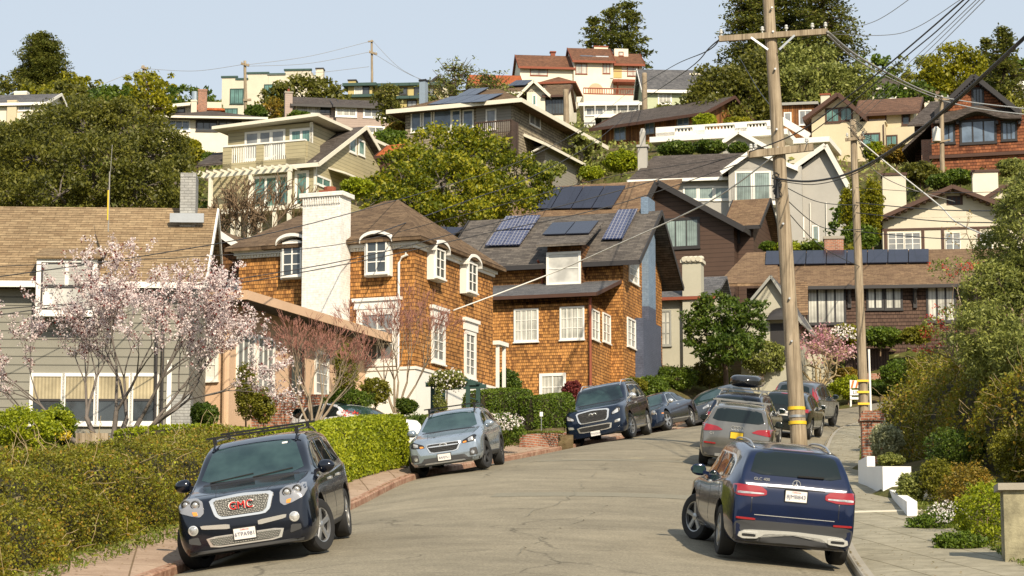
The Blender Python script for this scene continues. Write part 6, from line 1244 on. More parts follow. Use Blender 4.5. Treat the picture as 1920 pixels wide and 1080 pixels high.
a0, z0 = h.F(1487, 262, -.5); a1, _ = h.F(1555, 262, -.5); m = MB(); m.box(a0, a1, -.5, 5, z0 - .3, z0 + .1); m.bar((.2, -.4, zp), (a1 - 1.5, -.4, z0 + .2), .2, .5); h.mesh('side_cornice', m, 'white'); h.mesh('side_wall', MB().box(0.02, a1 - .4, 0, 6, -4, z0 - .3), 'stucco_pale')
# --- cream house with brown roof
h = House('stucco_house', 'cream stucco house with a swooping brown roof and teal framed windows', 1660, 290, 178, -14); aL = h.F(1522, 240)[0]; z1 = h.F(1560, 207)[1]; bR = h.Rr(1728, 270)[0]
pk = h.F(1573, 179); zb = h.F(1590, 232)[1]
h.mesh('wall', MB().box(aL, 0, 0, 7, -5, zb), 'stucco_cream'); aU = h.F(1612, 230)[0]; h.mesh('upper_wall', MB().box(aL, aU, .0, 7, zb, z1 - .3), 'stucco_cream')
h.gable(aL, aU, 0, 7, z1 - .35, pk[1], 'b', .5, .9, .2, 'roof_rust', 'stucco_cream', 'brown_trim', ridge=pk[0], tw=.3)
zrr = rz(h, 1660, 184, 4.5); z2 = rz(h, 1660, 208, 1.5); a2 = h.F(1728, 220, 1.5)[0]; h.mesh('right_wall', MB().box(aU + .02, a2 - .6, 1.5, 8, -5, z2), 'stucco_cream'); h.gable(aU + .02, a2 - .6, 1.5, 8, z2, zrr, 'a', .6, .5, .16, 'roof_rust', 'stucco_cream', 'brown_trim', name='right_roof')
m = MB(); m.box(aU, 0, 0, .18, zb, zb + .1); m.box(0, .1, 0, bR, zb, zb + .1); h.mesh('balcony_parapet', m, 'stucco_cream')
for x0, y0, x1, y1, b in ((1550, 206, 1572, 227, 0), (1577, 204, 1596, 224, 0), (1618, 253, 1648, 269, 0)): h.win('f', b, x0, y0, x1, y1, 2, 1, fr='brown_trim', gl='glass_green', fw=.12)
h.win('f', 1.5, 1629, 211, 1660, 231, 1, 1, fr='brown_trim', gl='glass_orange', fw=.1); h.win('f', 1.5, 1693, 209, 1704, 232, 1, 1, fr='brown_trim', gl='glass_dark', fw=.12)
h.mesh('side_wall', MB().box(0.02, h.F(1715, 280, .8)[0], .8, 7, -5, h.F(1690, 238, .8)[1]), 'stucco_cream'); h.win('f', .8, 1663, 256, 1681, 279, 2, 1, fr='brown_trim', gl='glass_green', fw=.1)
a, z = h.F(1547, 178, 4); h.chimney(a - .35, a + .35, 4, 4.6, z - 1.5, z, 'stucco_pale', 'rust', .06); a, _ = h.F(1657, 255); m = MB(); m.cyl((a, -.06, -4), (a, -.06, zb - .2), .05, .05, 6); h.mesh('downspout', m, 'brown_trim')
# --- brown shingle house with eyebrow roof
h = House('shingle_house', 'red-brown shingle house with an eyebrow roof over a curved bay window', 1748, 320, 150, -16); z1 = h.F(1800, 206)[1]; pk = h.F(1828, 143, -.3); aR = h.F(1990, 280)[0]
ar = h.F(1828, 143)[0]; zl = h.F(1752, 223)[1]; h.mesh('wall', MB().box(0, aR, 0, 8, -1.2, zl), 'shingle_red'); m = MB(); m.box(-.15, aR, -.2, 8, h.F(1800, 296)[1], h.F(1800, 290)[1]); m.box(.5, aR, .6, 8, -4, -1); h.mesh('base_band', m, 'brown_trim')
g0 = h.F(1764, 212)[0]; g1 = 2 * ar - g0; zg = h.F(1764, 205)[1]; h.mesh('upper_wall', MB().box(g0 + .6, g1 - .6, 0.01, 8, zl - .5, zg), 'shingle_red')
h.gable(g0, g1, 0, 8, zg - .1, pk[1], 'b', .5, .8, .22, 'roof_dark', 'shingle_red', 'dark_trim', ridge=ar, tw=.3)
sl0 = (pk[1] - zg) / (ar - g0); m = MB(); m.slab([(g0 - .5, .8, zg - .4), (g0 - 2.6, .8, zg - .4 - sl0 * 2.1), (g0 - 2.6, 9, zg - .4 - sl0 * 2.1), (g0 - .5, 9, zg - .4)], .2); m.slab([(g0 - 2.6, .8, zg - .4 - sl0 * 2.1), (-2.2, .8, -1.0 + zl * .3), (-2.2, 9, -1.0 + zl * .3), (g0 - 2.6, 9, zg - .4 - sl0 * 2.1)], .2) if False else None; h.mesh('low_roof', m, 'roof_dark')
m = MB(); rows = []; a0, a1 = h.F(1750, 224, -.6)[0], h.F(1915, 224, -.6)[0]; ac = h.F(1833, 224)[0]; zt = h.F(1800, 208, 0)[1]; ze = h.F(1760, 227, -.9)[1]
for i in range(41):
    a = a0 + (a1 - a0) * i / 40; bump_ = .62 * math.exp(-((a - ac) / 1.25) ** 2 * 1.1); rows.append([(a, 0.05, zt + bump_ * .5), (a, -.9, ze + bump_), (a, -.88, ze + bump_ - .14), (a, 0.05, ze + bump_ * .8 - .1)])
m.grid(rows, close=True); m.F += [(0, 1, 2, 3), tuple(len(m.V) - 4 + k for k in range(4))]; m.M += [0, 0]; h.mesh('eyebrow_roof', m, 'roof_dark')
h.win('f', 0, 1803, 230, 1865, 264, 3, 1, fr='dark_trim', gl='glass_blue', fw=.14, vbar=.1); h.win('f', 0, 1770, 235, 1788, 266, 2, 1, fr='dark_trim', gl='glass_blue', fw=.12); h.win('f', 0, 1880, 231, 1904, 260, 3, 1, fr='dark_trim', gl='glass_blue', fw=.12); h.win('f', 0, 1825, 168, 1842, 198, 3, 1, fr='dark_trim', gl='glass_dark', fw=.12)
m = MB()
for px in (1756, 1796, 1870, 1912): a, z = h.F(px, 232); m.box(a - .08, a + .08, -.5, 0, z - .1, z + .1)
for i in range(14): t = (i + .5) / 14; a = g0 + (ar - g0) * t; z = zg - .35 + (pk[1] - zg) * t; m.box(a - .07, a + .07, -.75, .05, z, z + .12); m.box(2 * ar - a - .07, 2 * ar - a + .07, -.75, .05, z, z + .12)
h.mesh('brackets', m, 'dark_trim'); m = MB(); a0, _ = h.F(1740, 300, 1.0); m.box(a0 - .4, a0 + .6, 1, 2, -4, h.F(1730, 262, 1)[1]); h.mesh('pier', m, 'brick_red')
h = House('shingle_house', 'dark roofed wing sloping down left of the eyebrow roof house', 1716, 300, 154, -16, 'house'); a1 = h.F(1757, 290)[0]; zt = h.F(1752, 190, 3)[1]; zE = h.F(1720, 232)[1]; h.mesh('wall', MB().box(0, a1, 0, 6, -3, zE), 'shingle_brown'); m = MB(); m.slab([(-.4, -.4, zE - .1), (a1, -.4, zE - .1), (h.F(1762, 190, 3)[0], 3, zt), (h.F(1745, 190, 3)[0], 3, zt)], .15); h.mesh('roof', m, 'roof_dark')
# --- pink-grey house
h = simple('clapboard_house', 'long low pinkish house with white windows behind the beige house', 630, 198, 730, 245, 205, 10, 7, 'siding_pink', 4); h.gable(0, h.a1, 0, 7, h.z1, rz(h, 680, 188, 3.5), 'a', .4, .3, .15, 'roof_dark', 'siding_pink', 'dark_trim')
h.win('f', 0, 632, 203, 666, 217, 3, 1, gl='glass_white', fw=.15); h.win('f', 0, 684, 204, 721, 219, 3, 1, gl='glass_grey', fw=.15); h.win('f', 0, 690, 239, 718, 249, 2, 1, gl='glass_grey', fw=.15)
a0, a1, z0, z1 = addwall(h, 551, 193, 629, 240, .6, 6, 'siding_pink'); h.gable(a0, a1, .6, 6.6, z1, rz(h, 590, 183, 3.6), 'a', .6, .3, .15, 'roof_dark', 'siding_pink', 'dark_trim', name='wing_roof'); h.win('f', .6, 557, 197, 598, 212, 2, 1, gl='glass_white', fw=.12); h.win('f', .6, 601, 197, 618, 212, 2, 1, fr='dark_trim', gl='glass_dark', fw=.1)
a0, z0 = h.F(534, 230, .2); a1, _ = h.F(548, 230, .2); h.chimney(a0, a1, .2, 1.2, z0 - 3, h.F(540, 174, .2)[1], 'siding_pink', 'concrete', .06, 1)
# --- cream building with stepped parapet
h = simple('stucco_house', 'tall cream stucco house with stepped parapet and green windows', 415, 146, 443, 220, 250, -4, 9, 'stucco_pale', 4)
par = [(443.2, 150, 464, 0.02), (464.2, 139, 503, .0), (503.2, 141, 534, .02), (534.2, 133, 583, .0)]
m = MB(); t = MB(); t.box(-.1, h.a1 + .1, -.1, .2, h.z1, h.z1 + .2)
for x0, y, x1, e in par: a0, z = h.F(x0, y); a1, _ = h.F(x1, y); m.box(a0, a1, e, 9, -4, z); t.box(a0 - .1, a1 + .1, -.1 + e, .2, z, z + .2)
h.mesh('parapet_wall', m, 'stucco_pale'); h.mesh('coping', t, 'green_trim')
for x0, y0, x1, y1, n in ((433, 168, 455, 193, 3), (497, 160, 518, 184, 3), (418, 205, 444, 215, 3)): h.win('f', -.02, x0, y0, x1, y1, n, 1, fr='green_trim', gl='glass_green', fw=.1)
a0, z0 = h.F(592, 144, 1); a1, z = h.F(606, 129, 1); h.chimney(a0, a1, 1, 2, z0 - 3, z, 'stucco_pale', 'dark_trim', .06); h.mesh('end_wall', MB().box(h.F(583.5, 140)[0], a0 - .02, .1, 8, -4, h.F(588, 142)[1]), 'stucco_pale')
# --- ochre house with dark trim
h = simple('stucco_house', 'ochre house with dark flat eaves behind the round crowned tree', 652, 162, 697, 215, 244, -6, 8, 'stucco_ochre', 4); h.flat(0, h.a1, 0, 8, h.z1, 'green_trim', 'green_trim', .5, .25); m = MB(); z0 = h.F(660, 184)[1]; m.box(-.4, h.a1 + .4, -.5, 0, z0, z0 + .3); h.mesh('eave_band', m, 'green_trim')
h.win('f', 0, 666, 164, 678, 180, 1, 1, gl='glass_white', fw=.1); h.win('f', 0, 681, 164, 691, 180, 1, 1, fr='dark_trim', gl='glass_dark', fw=.1); a0, a1, z0, z1 = addwall(h, 697.5, 163, 818, 215, 1.0, 7, 'stucco_ochre'); h.flat(a0, a1, 1, 8, z1, 'green_trim', 'green_trim', .4, .25)
z0 = h.F(760, 187, 1)[1]; m = MB(); m.box(a0, a1, .4, 1, z0, z0 + .3); h.mesh('eave_band', m, 'green_trim')
for x0, y0, x1, y1, g_ in ((778, 163, 790, 179, 'glass_dark'), (750, 166, 762, 176, 'glass_dark'), (765, 190, 780, 202, 'glass_grey'), (800, 166, 812, 178, 'glass_grey')): h.win('f', 1, x0, y0, x1, y1, 2, 1, fr='dark_trim', gl=g_, fw=.1)
a0, z0 = h.F(653, 160, 3); a1, z = h.F(667, 151, 3); h.chimney(a0, a1, 3, 4, z0 - 2, z, 'stucco_ochre', 'dark_trim', .08)
a0, a1, z0, z1 = addwall(h, 800, 160, 840, 200, 3, 6, 'stucco_pale'); h.gable(a0, a1, 3, 9, z1, z1 + .9, 'b', .4, .3, .15, 'roof_dark', 'stucco_pale', 'dark_trim', name='side_roof')
# --- house with brick chimney on the left
h = simple('bungalow', 'low house with a hip roof and tall brick chimney above the oak', 305, 222, 480, 265, 190, 5, 8, 'stucco_white', 5); h.hip(0, h.a1, 0, 8, h.z1, rz(h, 400, 209, 4), .9, roof='roof_dark', trim='cream_trim')
h.win('f', 0, 317, 227, 354, 244, 3, 1, gl='glass_blue', fw=.12); h.win('f', 0, 370, 228, 405, 244, 3, 1, fr='dark_trim', gl='glass_dark', fw=.12); h.win('f', 0, 412, 228, 450, 244, 3, 1, fr='dark_trim', gl='glass_grey', fw=.12)
a0, a1, z0, z1 = addwall(h, 298, 200, 362, 225, 4, 5, 'stucco_pale'); m = MB(); m.slab([(a0 - .5, 3.3, z1 - .1), (a1, 3.3, z1 + .3), (a1, 9, z1 + .5), (a0 - .5, 9, z1 + .2)], .25); h.mesh('wing_roof', m, 'cream_trim'); h.win('f', 4, 300, 203, 345, 210, 4, 1, fr='dark_trim', gl='glass_grey', fw=.08)
for x0, x1, yt, yb, mt, b in ((371, 388, 170, 210, 'brick_red', 5), (358, 369, 190, 216, 'stucco_pale', 2.5)): a0, z0 = h.F(x0, yb, b); a1, z = h.F(x1, yt, b); h.chimney(a0, a1, b, b + .8, z0 - 1, z, mt, 'brick_red' if mt == 'brick_red' else 'stucco_pale', .04)
a, z = h.F(365, 172, 5); m = MB(); m.cyl((a, 5, z - 2), (a, 5, z), .25, .25, 10); h.mesh('flue_pipe', m, 'steel_blue'); a0, a1, z0, z1 = addwall(h, 388, 191, 415, 215, 9, 4, 'stucco_pale'); h.hip(a0 - 2, a1, 9, 13, z1 - .6, z1 + .2, .3, roof='roof_orange', name='back_roof')
for px in (384, 401): a, z = h.F(px, 219, 1.5); zz = h.z1 + .55; m = MB(); m.slab([(a - .5, 1, zz - .1), (a + .5, 1, zz - .1), (a + .5, 2, zz + .2), (a - .5, 2, zz + .2)], .15); h.mesh('skylight', m, 'metal')
# --- far left white house
h = simple('clapboard_house', 'white house with grey roof at the far left edge above the oak', -80, 193, 82, 235, 205, -6, 8, 'stucco_white', 5); h.gable(0, h.a1, 0, 8, h.z1, rz(h, 20, 178, 4), 'a', .4, .3, .2, 'roof_slate', 'stucco_white', 'white', tw=.25)
a0, z0 = h.F(26, 180, 4.5); a1, z = h.F(50, 173, 4.5); h.chimney(a0, a1, 4.5, 5.3, z0 - 1, z, 'stucco_white', 'white', .02); a0, z0 = h.F(13, 215, -.3); a1, z = h.F(31, 190, -.3); h.chimney(a0, a1, -.3, .3, z0 - 3, z, 'stucco_cream', 'stucco_cream', .02); h.win('f', 0, 36, 200, 56, 206, 2, 1, gl='glass_grey')
# --- two houses at the upper right
h = simple('bungalow', 'beige house with a grey hip roof peeping over trees right of the evergreens', 1636, 167, 1690, 205, 240, -4, 8, 'stucco_pale', 5); h.hip(0, h.a1, 0, 8, h.z1, rz(h, 1640, 152, 3), .7, roof='roof_dark', trim='cream_trim'); h.win('f', 0, 1653, 170, 1678, 184, 3, 1, gl='glass_grey', fw=.12)
h = simple('flat_roof_house', 'white flat roofed house at the upper right edge behind the eyebrow roof house', 1868, 160, 1960, 200, 225, -5, 8, 'stucco_white', 5); h.flat(0, h.a1, 0, 8, h.z1, 'white', 'white', .3, .3); a0, a1, z0, z1 = addwall(h, 1880, 176, 1960, 200, -4, 3.9, 'stucco_pale'); m = MB(); m.slab([(a0 - .3, -4.4, z1), (a1, -4.4, z1), (a1, -.1, z1 + 1.2), (a0 - .3, -.1, z1 + 1.2)], .15); h.mesh('low_roof', m, 'roof_grey')
m = MB(); z = z1 + .5; a, _ = h.F(1905, 178, -3); m.slab([(a - 1.2, -3.9, z1 + .25), (a + 1, -3.9, z1 + .25), (a + 1, -1.5, z1 + .95), (a - 1.2, -1.5, z1 + .95)], .1); h.mesh('skylight', m, 'metal')
h = simple('stucco_house', 'cream house half hidden behind the golden tree at upper right', 1724, 176, 1760, 215, 222, -6, 6, 'stucco_white', 4); h.gable(0, h.a1, 0, 6, h.z1, h.z1 + 1.2, 'a', .4, .3, .15, 'roof_redbrown', 'stucco_white', 'brown_trim')
# ------------------------------------------------------------ utility poles and wires
def pole(label, x0, y0, x1, y1, Y, r0, r1, mat='pole_wood', name='utility_pole', below=1.0, group='wooden utility poles'):
    b = P(x0, y0, Y); t = P(x1, y1, Y); e = empty(name, b, 0, label, 'utility pole', group); d = (t - b)
    m = MB(); dn = -d.normalized() * below; n = 14; pts = [dn + (d - dn) * (i / n) for i in range(n + 1)]; m.tube([p + Vector((random.uniform(-.01, .01), random.uniform(-.01, .01), 0)) for p in pts], [r0 + (r1 - r0) * i / n for i in range(n + 1)], 16)
    m.build('shaft', mat, e, smooth=True, fix=True); e['Y'] = Y; return e, b, t
def arm(e, b, x0, y0, x1, y1, Y, w=.11, h=.13, ins=(), mat='pole_wood', dY=-.2, n='crossarm'):
    p = P(x0, y0, Y + dY) - b; q_ = P(x1, y1, Y + dY) - b; m = MB(); m.bar(p, q_, w, h); o = m.build(n, mat, e)
    for f in ins:
        c = p.lerp(q_, f) + Vector((0, 0, h / 2)); k = MB(); k.lathe([(.02, 0), (.02, .06), (.05, .07), (.055, .11), (.035, .13), (.05, .15), (.03, .19), (.001, .2)], 10, org=c); k.build('insulator', 'porcelain', o, smooth=40)
    return o
Y1 = 66.0
e, b, t = pole('thick weathered utility pole with yellow bands, standing on the right kerb behind the cars', 1497, 812, 1436, -60, Y1, .235, .155)
arm(e, b, 1348, 73, 1552, 59, Y1, .12, .16, (.02, .40, .62, .86, .98)); arm(e, b, 1402, 290, 1525, 276, Y1, .12, .2, (.05, .12, .9), dY=-.25)
m = MB()
for (xa, ya, xb, yb) in ((1408, 70, 1440, 93), (1490, 66, 1461, 93)): m.bar(P(xa, ya, Y1 - .3) - b, P(xb, yb, Y1 - .25) - b, .02, .06)
m.build('brace', 'metal', e)
def band(e, b, x, y, Y, r, hgt, mat='yellow', nm='band'):
    p = P(x, y, Y) - b; m = MB(); m.cyl(p - Vector((0, 0, hgt / 2)), p + Vector((0, 0, hgt / 2)), r, r, 18); return m.build(nm, mat, e, smooth=40)
band(e, b, 1493.5, 766, Y1, .243, .09); band(e, b, 1495.5, 793, Y1, .247, .09); band(e, b, 1494.5, 781, Y1, .242, .07, 'metal', 'metal_strap')
for x, y in ((1456, 243), (1458, 278), (1453, 130), (1449, 60), (1447, 15), (1480, 560), (1484, 640), (1468, 420)): p = P(x, y, Y1 - .22) - b; m = MB(); m.cyl(p, p - Vector((0, .08, 0)), .035, .03, 8); m.build('bolt', 'metal', e)
m = MB(); random.seed(3)                                   # splice bundle of cables at the pole
for k in range(9):
    c = P(1456 + random.uniform(-3, 4), 342 + random.uniform(-4, 14), Y1 - .28) - b; pts = []
    for i in range(14): a = i * .9 + k; pts.append(c + Vector((.09 * math.cos(a) + random.uniform(-.03, .03), .05 * math.sin(a * 1.3), .22 * math.sin(i * .5 + k))))
    m.tube(pts, .014, 4)
m.cyl(P(1454, 338, Y1 - .3) - b, P(1458, 372, Y1 - .3) - b, .07, .05, 10); m.build('cable_splice', 'wirecol', e)
e2, b2, t2 = pole('slender grey utility pole with yellow reflectors, beside the brick pillar', 1621, 800, 1599, 225, 90, .20, .12)
for y in (714, 735, 757): x = 1621 - (800 - y) * .038; p = P(x, y, 89.78) - b2; m = MB(); m.box(p.x - .22, p.x + .22, p.y - .03, p.y + .02, p.z - .04, p.z + .04); m.build('reflector', 'yellow', e2)
arm(e2, b2, 1585, 262, 1622, 258, 90, .1, .12, (.1, .9)); m = MB()
for k in range(7): a = P(1590 + 4 * k, 238 + 6 * k, 89.8) - b2; m.tube([a, a + Vector((.3, -.1, -.3)), a + Vector((.55, -.1, .02 * k)), a + Vector((.2, -.1, .25))], .015, 4)
m.build('cable_loops', 'wirecol', e2)
e3, b3, t3 = pole('utility pole carrying a white transformer, in front of the eyebrow roof house', 1767, 330, 1765, 180, 148, .17, .13)
p = P(1756, 252, 147.6) - b3; m = MB(); m.cyl(p - Vector((0, 0, .45)), p + Vector((0, 0, .35)), .27, .27, 14); m.cyl(p + Vector((0, 0, .35)), p + Vector((0, 0, .5)), .2, .1, 14); m.build('transformer', 'offwhite', e3, smooth=40)
arm(e3, b3, 1752, 186, 1780, 186, 148, .1, .14, (.1, .5, .9)); arm(e3, b3, 1744, 270, 1782, 262, 148, .08, .1, ()) 
e4, b4, t4 = pole('distant utility pole beside the cream stepped parapet house', 461, 222, 459, 114, 240, .19, .14); arm(e4, b4, 452, 119, 467, 123, 240, .2, .22, (.1, .9)); arm(e4, b4, 456, 188, 471, 187, 240, .2, .22)
e5, b5, t5 = pole('tallest crest pole with a dark crossarm, above the ochre house', 698, 180, 697, 75, 256, .15, .11); arm(e5, b5, 692, 97, 707, 102, 256, .2, .22, (.1, .9)); arm(e5, b5, 690, 78, 700, 77, 256, .15, .15)
e6, b6, t6 = pole('distant pole poking out behind the conical tree on the left', 270, 200, 269, 123, 245, .15, .12); arm(e6, b6, 265, 126, 278, 129, 245, .2, .2, (.1, .9))
e7, b7, t7 = pole('grey green pole right of the white villa', 1209, 215, 1208, 137, 205, .26, .22, 'bark_pale')
e8, b8, t8 = pole('short pole beside the glazed sunroom cottage', 1062, 235, 1061, 168, 195, .26, .22)
wn = 0
def wire(label, pts, r=.012, mat='wirecol', n=26):
    """pts: pixel + depth stations; a smooth sagging cable between them"""
    W = [tuple(P(*p)) for p in pts]; k = len(W) - 1; out = [Vector(cr(W, k * i / n)) for i in range(n + 1)]
    m = MB(); m.tube(out, r, 5); return tag(m.build('overhead_cable', mat, smooth=True), label, 'cable', 'overhead cables')
# thick cable sweeping from the near pole up to the right edge
wire('thick black cable drooping from the near pole splice and rising to the upper right edge', [(1456, 335, 65.7), (1520, 340, 63), (1600, 322, 58), (1700, 262, 50), (1800, 180, 43), (1925, 66, 36)], .030)
wire('thinner cable lashed just under the thick drooping cable', [(1456, 338, 65.7), (1525, 346, 63), (1602, 326, 58), (1702, 265, 50), (1802, 183, 43), (1925, 70, 36)], .012)
wire('heavy cable rising steeply from the near pole to the top edge', [(1405, 285, 65.7), (1500, 246, 62), (1620, 158, 55), (1720, 75, 50), (1812, -5, 45)], .018)
wire('second heavy cable rising parallel to the top edge', [(1520, 250, 65.7), (1600, 190, 60), (1700, 105, 52), (1760, 55, 48), (1822, -5, 45)], .014)
for i, (a, b_) in enumerate((((1575, 232), (1835, -5)), ((1590, 232), (1842, -5)), ((1600, 236), (1851, -5)))): wire(('upper', 'middle', 'lower')[i] + ' of three thin grey lines climbing to the top edge over the golden tree', [(a[0], a[1], 90), ((a[0] + b_[0]) / 2, (a[1] + b_[1]) / 2 + 4, 70), (b_[0], b_[1], 45)], .009, 'wiregrey')
wire('pale twisted line from the near crossarm down to the transformer pole', [(1552, 60, 65.7), (1600, 100, 80), (1660, 135, 100), (1720, 165, 125), (1765, 182, 147.8)], .045, 'wiregrey')
wire('second pale line running beside the twisted line to the transformer pole', [(1552, 66, 65.7), (1600, 108, 80), (1665, 145, 100), (1725, 172, 125), (1765, 187, 147.8)], .03, 'wiregrey')
wire('white line leaving the transformer pole to the right edge, upper one', [(1765, 182, 148), (1830, 193, 140), (1925, 204, 130)], .035, 'offwhite'); wire('white line leaving the transformer pole to the right edge, lower one', [(1765, 188, 148), (1830, 203, 140), (1925, 215, 130)], .035, 'offwhite')
wire('slack dark pair from the left end of the near crossarm toward the villa', [(1352, 70, 65.8), (1325, 96, 90), (1265, 122, 140), (1205, 158, 200)], .022); wire('lower slack dark line from the near crossarm across the villa terrace', [(1352, 72, 65.8), (1330, 90, 85), (1290, 130, 120), (1208, 186, 200)], .024)
wire('long dark line crossing the crest houses from the near pole down to the left', [(1208, 186, 200), (1120, 262, 150), (1000, 330, 110), (880, 375, 90), (700, 440, 72)], .018)
wire('long line from the villa pole down across the big green tree', [(1205, 150, 200), (1100, 235, 150), (980, 300, 115), (830, 350, 90), (560, 425, 66), (300, 475, 60), (-10, 520, 55)], .014)
wire('grey cable crossing the white chimney to the left edge, upper one', [(1385, 290, 65.8), (1180, 352, 66), (900, 425, 64), (640, 490, 62), (300, 545, 59), (-10, 592, 56)], .013)
wire('grey cable crossing the white chimney to the left edge, lower one', [(1405, 300, 65.8), (1150, 385, 66), (900, 440, 64), (640, 497, 62), (300, 553, 58), (-10, 580, 56)], .013)
wire('bright service line dropping from the near pole to the white chimney house corner', [(1452, 292, 65.8), (1330, 378, 70), (1150, 462, 74), (1020, 518, 76), (850, 582, 74)], .022, 'offwhite')
wire('thin line from the crossarm over the grey roof to the white chimney', [(1402, 292, 65.8), (1150, 330, 66), (900, 395, 66), (655, 455, 66), (420, 478, 62), (-10, 500, 58)], .010)
for i, (a, b_, s_) in enumerate((((1462, 362), (1620, 430), 30), ((1462, 380), (1612, 500), 20), ((1462, 345), (1610, 385), 14))): wire(('first', 'second', 'third')[i] + ' slack line between the near pole and the grey pole', [(a[0], a[1], 65.8), ((a[0] + b_[0]) / 2, (a[1] + b_[1]) / 2 + s_, 78), (b_[0], b_[1], 90)], .014)
for i, (ya, yb_, r_) in enumerate(((380, 395, .018), (399, 418, .018), (434, 448, .016), (352, 358, .01))): wire(('lower', 'second', 'bottom', 'faint upper')[i] + ' dark line from the grey pole across the tudor house to the right edge', [(1605, ya, 89.8), (1760, (ya + yb_) / 2 + 6, 80), (1925, yb_, 66)], r_)
wire('bright slack line dropping over the tudor gable', [(1610, 262, 89.8), (1680, 320, 88), (1760, 384, 84), (1800, 420, 80), (1925, 470, 70)], .026, 'offwhite')
wire('lower bright slack line from the grey pole to the tudor house', [(1612, 275, 89.8), (1640, 320, 95), (1700, 352, 110), (1790, 378, 128)], .02, 'wiregrey')
for i, (p0_, p1_, s_) in enumerate((((278, 129, 245), (455, 121, 240), 8), ((467, 121, 240), (692, 78, 256), 6), ((467, 124, 240), (690, 98, 256), 8), ((467, 140, 240), (692, 125, 256), 5), ((-10, 210, 235), (266, 128, 245), 12), ((700, 78, 256), (790, 150, 240), 10), ((700, 100, 256), (840, 165, 240), 8))):
    wire(('between the conical tree pole and the cream house pole', 'uppermost between the cream house pole and the crest pole', 'second between the cream house pole and the crest pole', 'lowest between the cream house pole and the crest pole', 'from the left edge to the pole behind the conical tree', 'from the top of the crest pole down to the right', 'from the crest pole arm down toward the ochre house')[i].join(('faint distant line ', '')), [p0_, ((p0_[0] + p1_[0]) / 2, (p0_[1] + p1_[1]) / 2 + s_, (p0_[2] + p1_[2]) / 2), p1_], .022, 'wiregrey')
wire('thin sky line sagging at the top right, upper one', [(1560, 62, 66), (1640, 40, 60), (1710, -5, 52)], .009, 'wiregrey'); wire('thin sky line sagging at the top right, lower one', [(1560, 64, 66), (1690, 62, 60), (1800, 0, 52)], .009, 'wiregrey')
wire('guy wire slanting from the left to the near pole', [(1385, 105, 90), (1420, 165, 80), (1450, 205, 66.2)], .014)
# ------------------------------------------------------------ plant generators
def unit(n): v = rng.normal(size=(n, 3)); return v / np.linalg.norm(v, axis=1, keepdims=True)
def quads(C, size, asp=.55, flat=0.0, jit=.35):
    """diamond leaves at centres C"""
    n = len(C); d = unit(n); nn = unit(n)
    if flat: nn[:, 2] += flat * np.sign(nn[:, 2] + 1e-6); nn /= np.linalg.norm(nn, axis=1, keepdims=True); 
    d = d - nn * (d * nn).sum(1, keepdims=True); d /= np.linalg.norm(d, axis=1, keepdims=True); b = np.cross(nn, d)
    s = (size * (1 + jit * rng.uniform(-1, 1, n)))[:, None]
    V = np.stack([C - d * s * .5, C + b * s * asp * .5, C + d * s * .5, C - b * s * asp * .5], 1).reshape(-1, 3)
    return V, np.arange(4 * n).reshape(n, 4)
def segmesh(segs, name, mat, parent, n=5):
    A = np.array([s[0] for s in segs], float); B = np.array([s[1] for s in segs], float); r0 = np.array([s[2] for s in segs]); r1 = np.array([s[3] for s in segs])
    d = B - A; L = np.linalg.norm(d, axis=1, keepdims=True) + 1e-9; d = d / L; B = B + d * r1[:, None] * .3
    u = np.where(np.abs(d[:, 2:3]) < .9, np.array([[0, 0, 1.]]), np.array([[1., 0, 0]])); a = np.cross(d, u); a /= np.linalg.norm(a, axis=1, keepdims=True); b = np.cross(d, a)
    V = []
    for P0, r in ((A, r0), (B, r1)):
        for k in range(n): t = 2 * math.pi * k / n; V.append(P0 + (a * math.cos(t) + b * math.sin(t)) * r[:, None])
    V = np.stack(V, 1).reshape(-1, 3); m = len(segs); base = np.arange(m)[:, None] * 2 * n; F = []
    for k in range(n): kk = (k + 1) % n; F.append(np.concatenate([base + k, base + kk, base + n + kk, base + n + k], 1))
    return meshnp(name, V, np.stack(F, 1).reshape(-1, 4), mat, parent, smooth=True)
def E(px, py, rx, ry, Y, dr=1.0, dY=0.0):
    c = P(px, py, Y + dY); k = (Y + dY) / FP; return (np.array(c), np.array([rx * k, dr * (rx + ry) / 2 * k, ry * k]))
def reseed(k):
    global rng; import zlib; rng = np.random.default_rng(zlib.crc32(str(k).encode()))
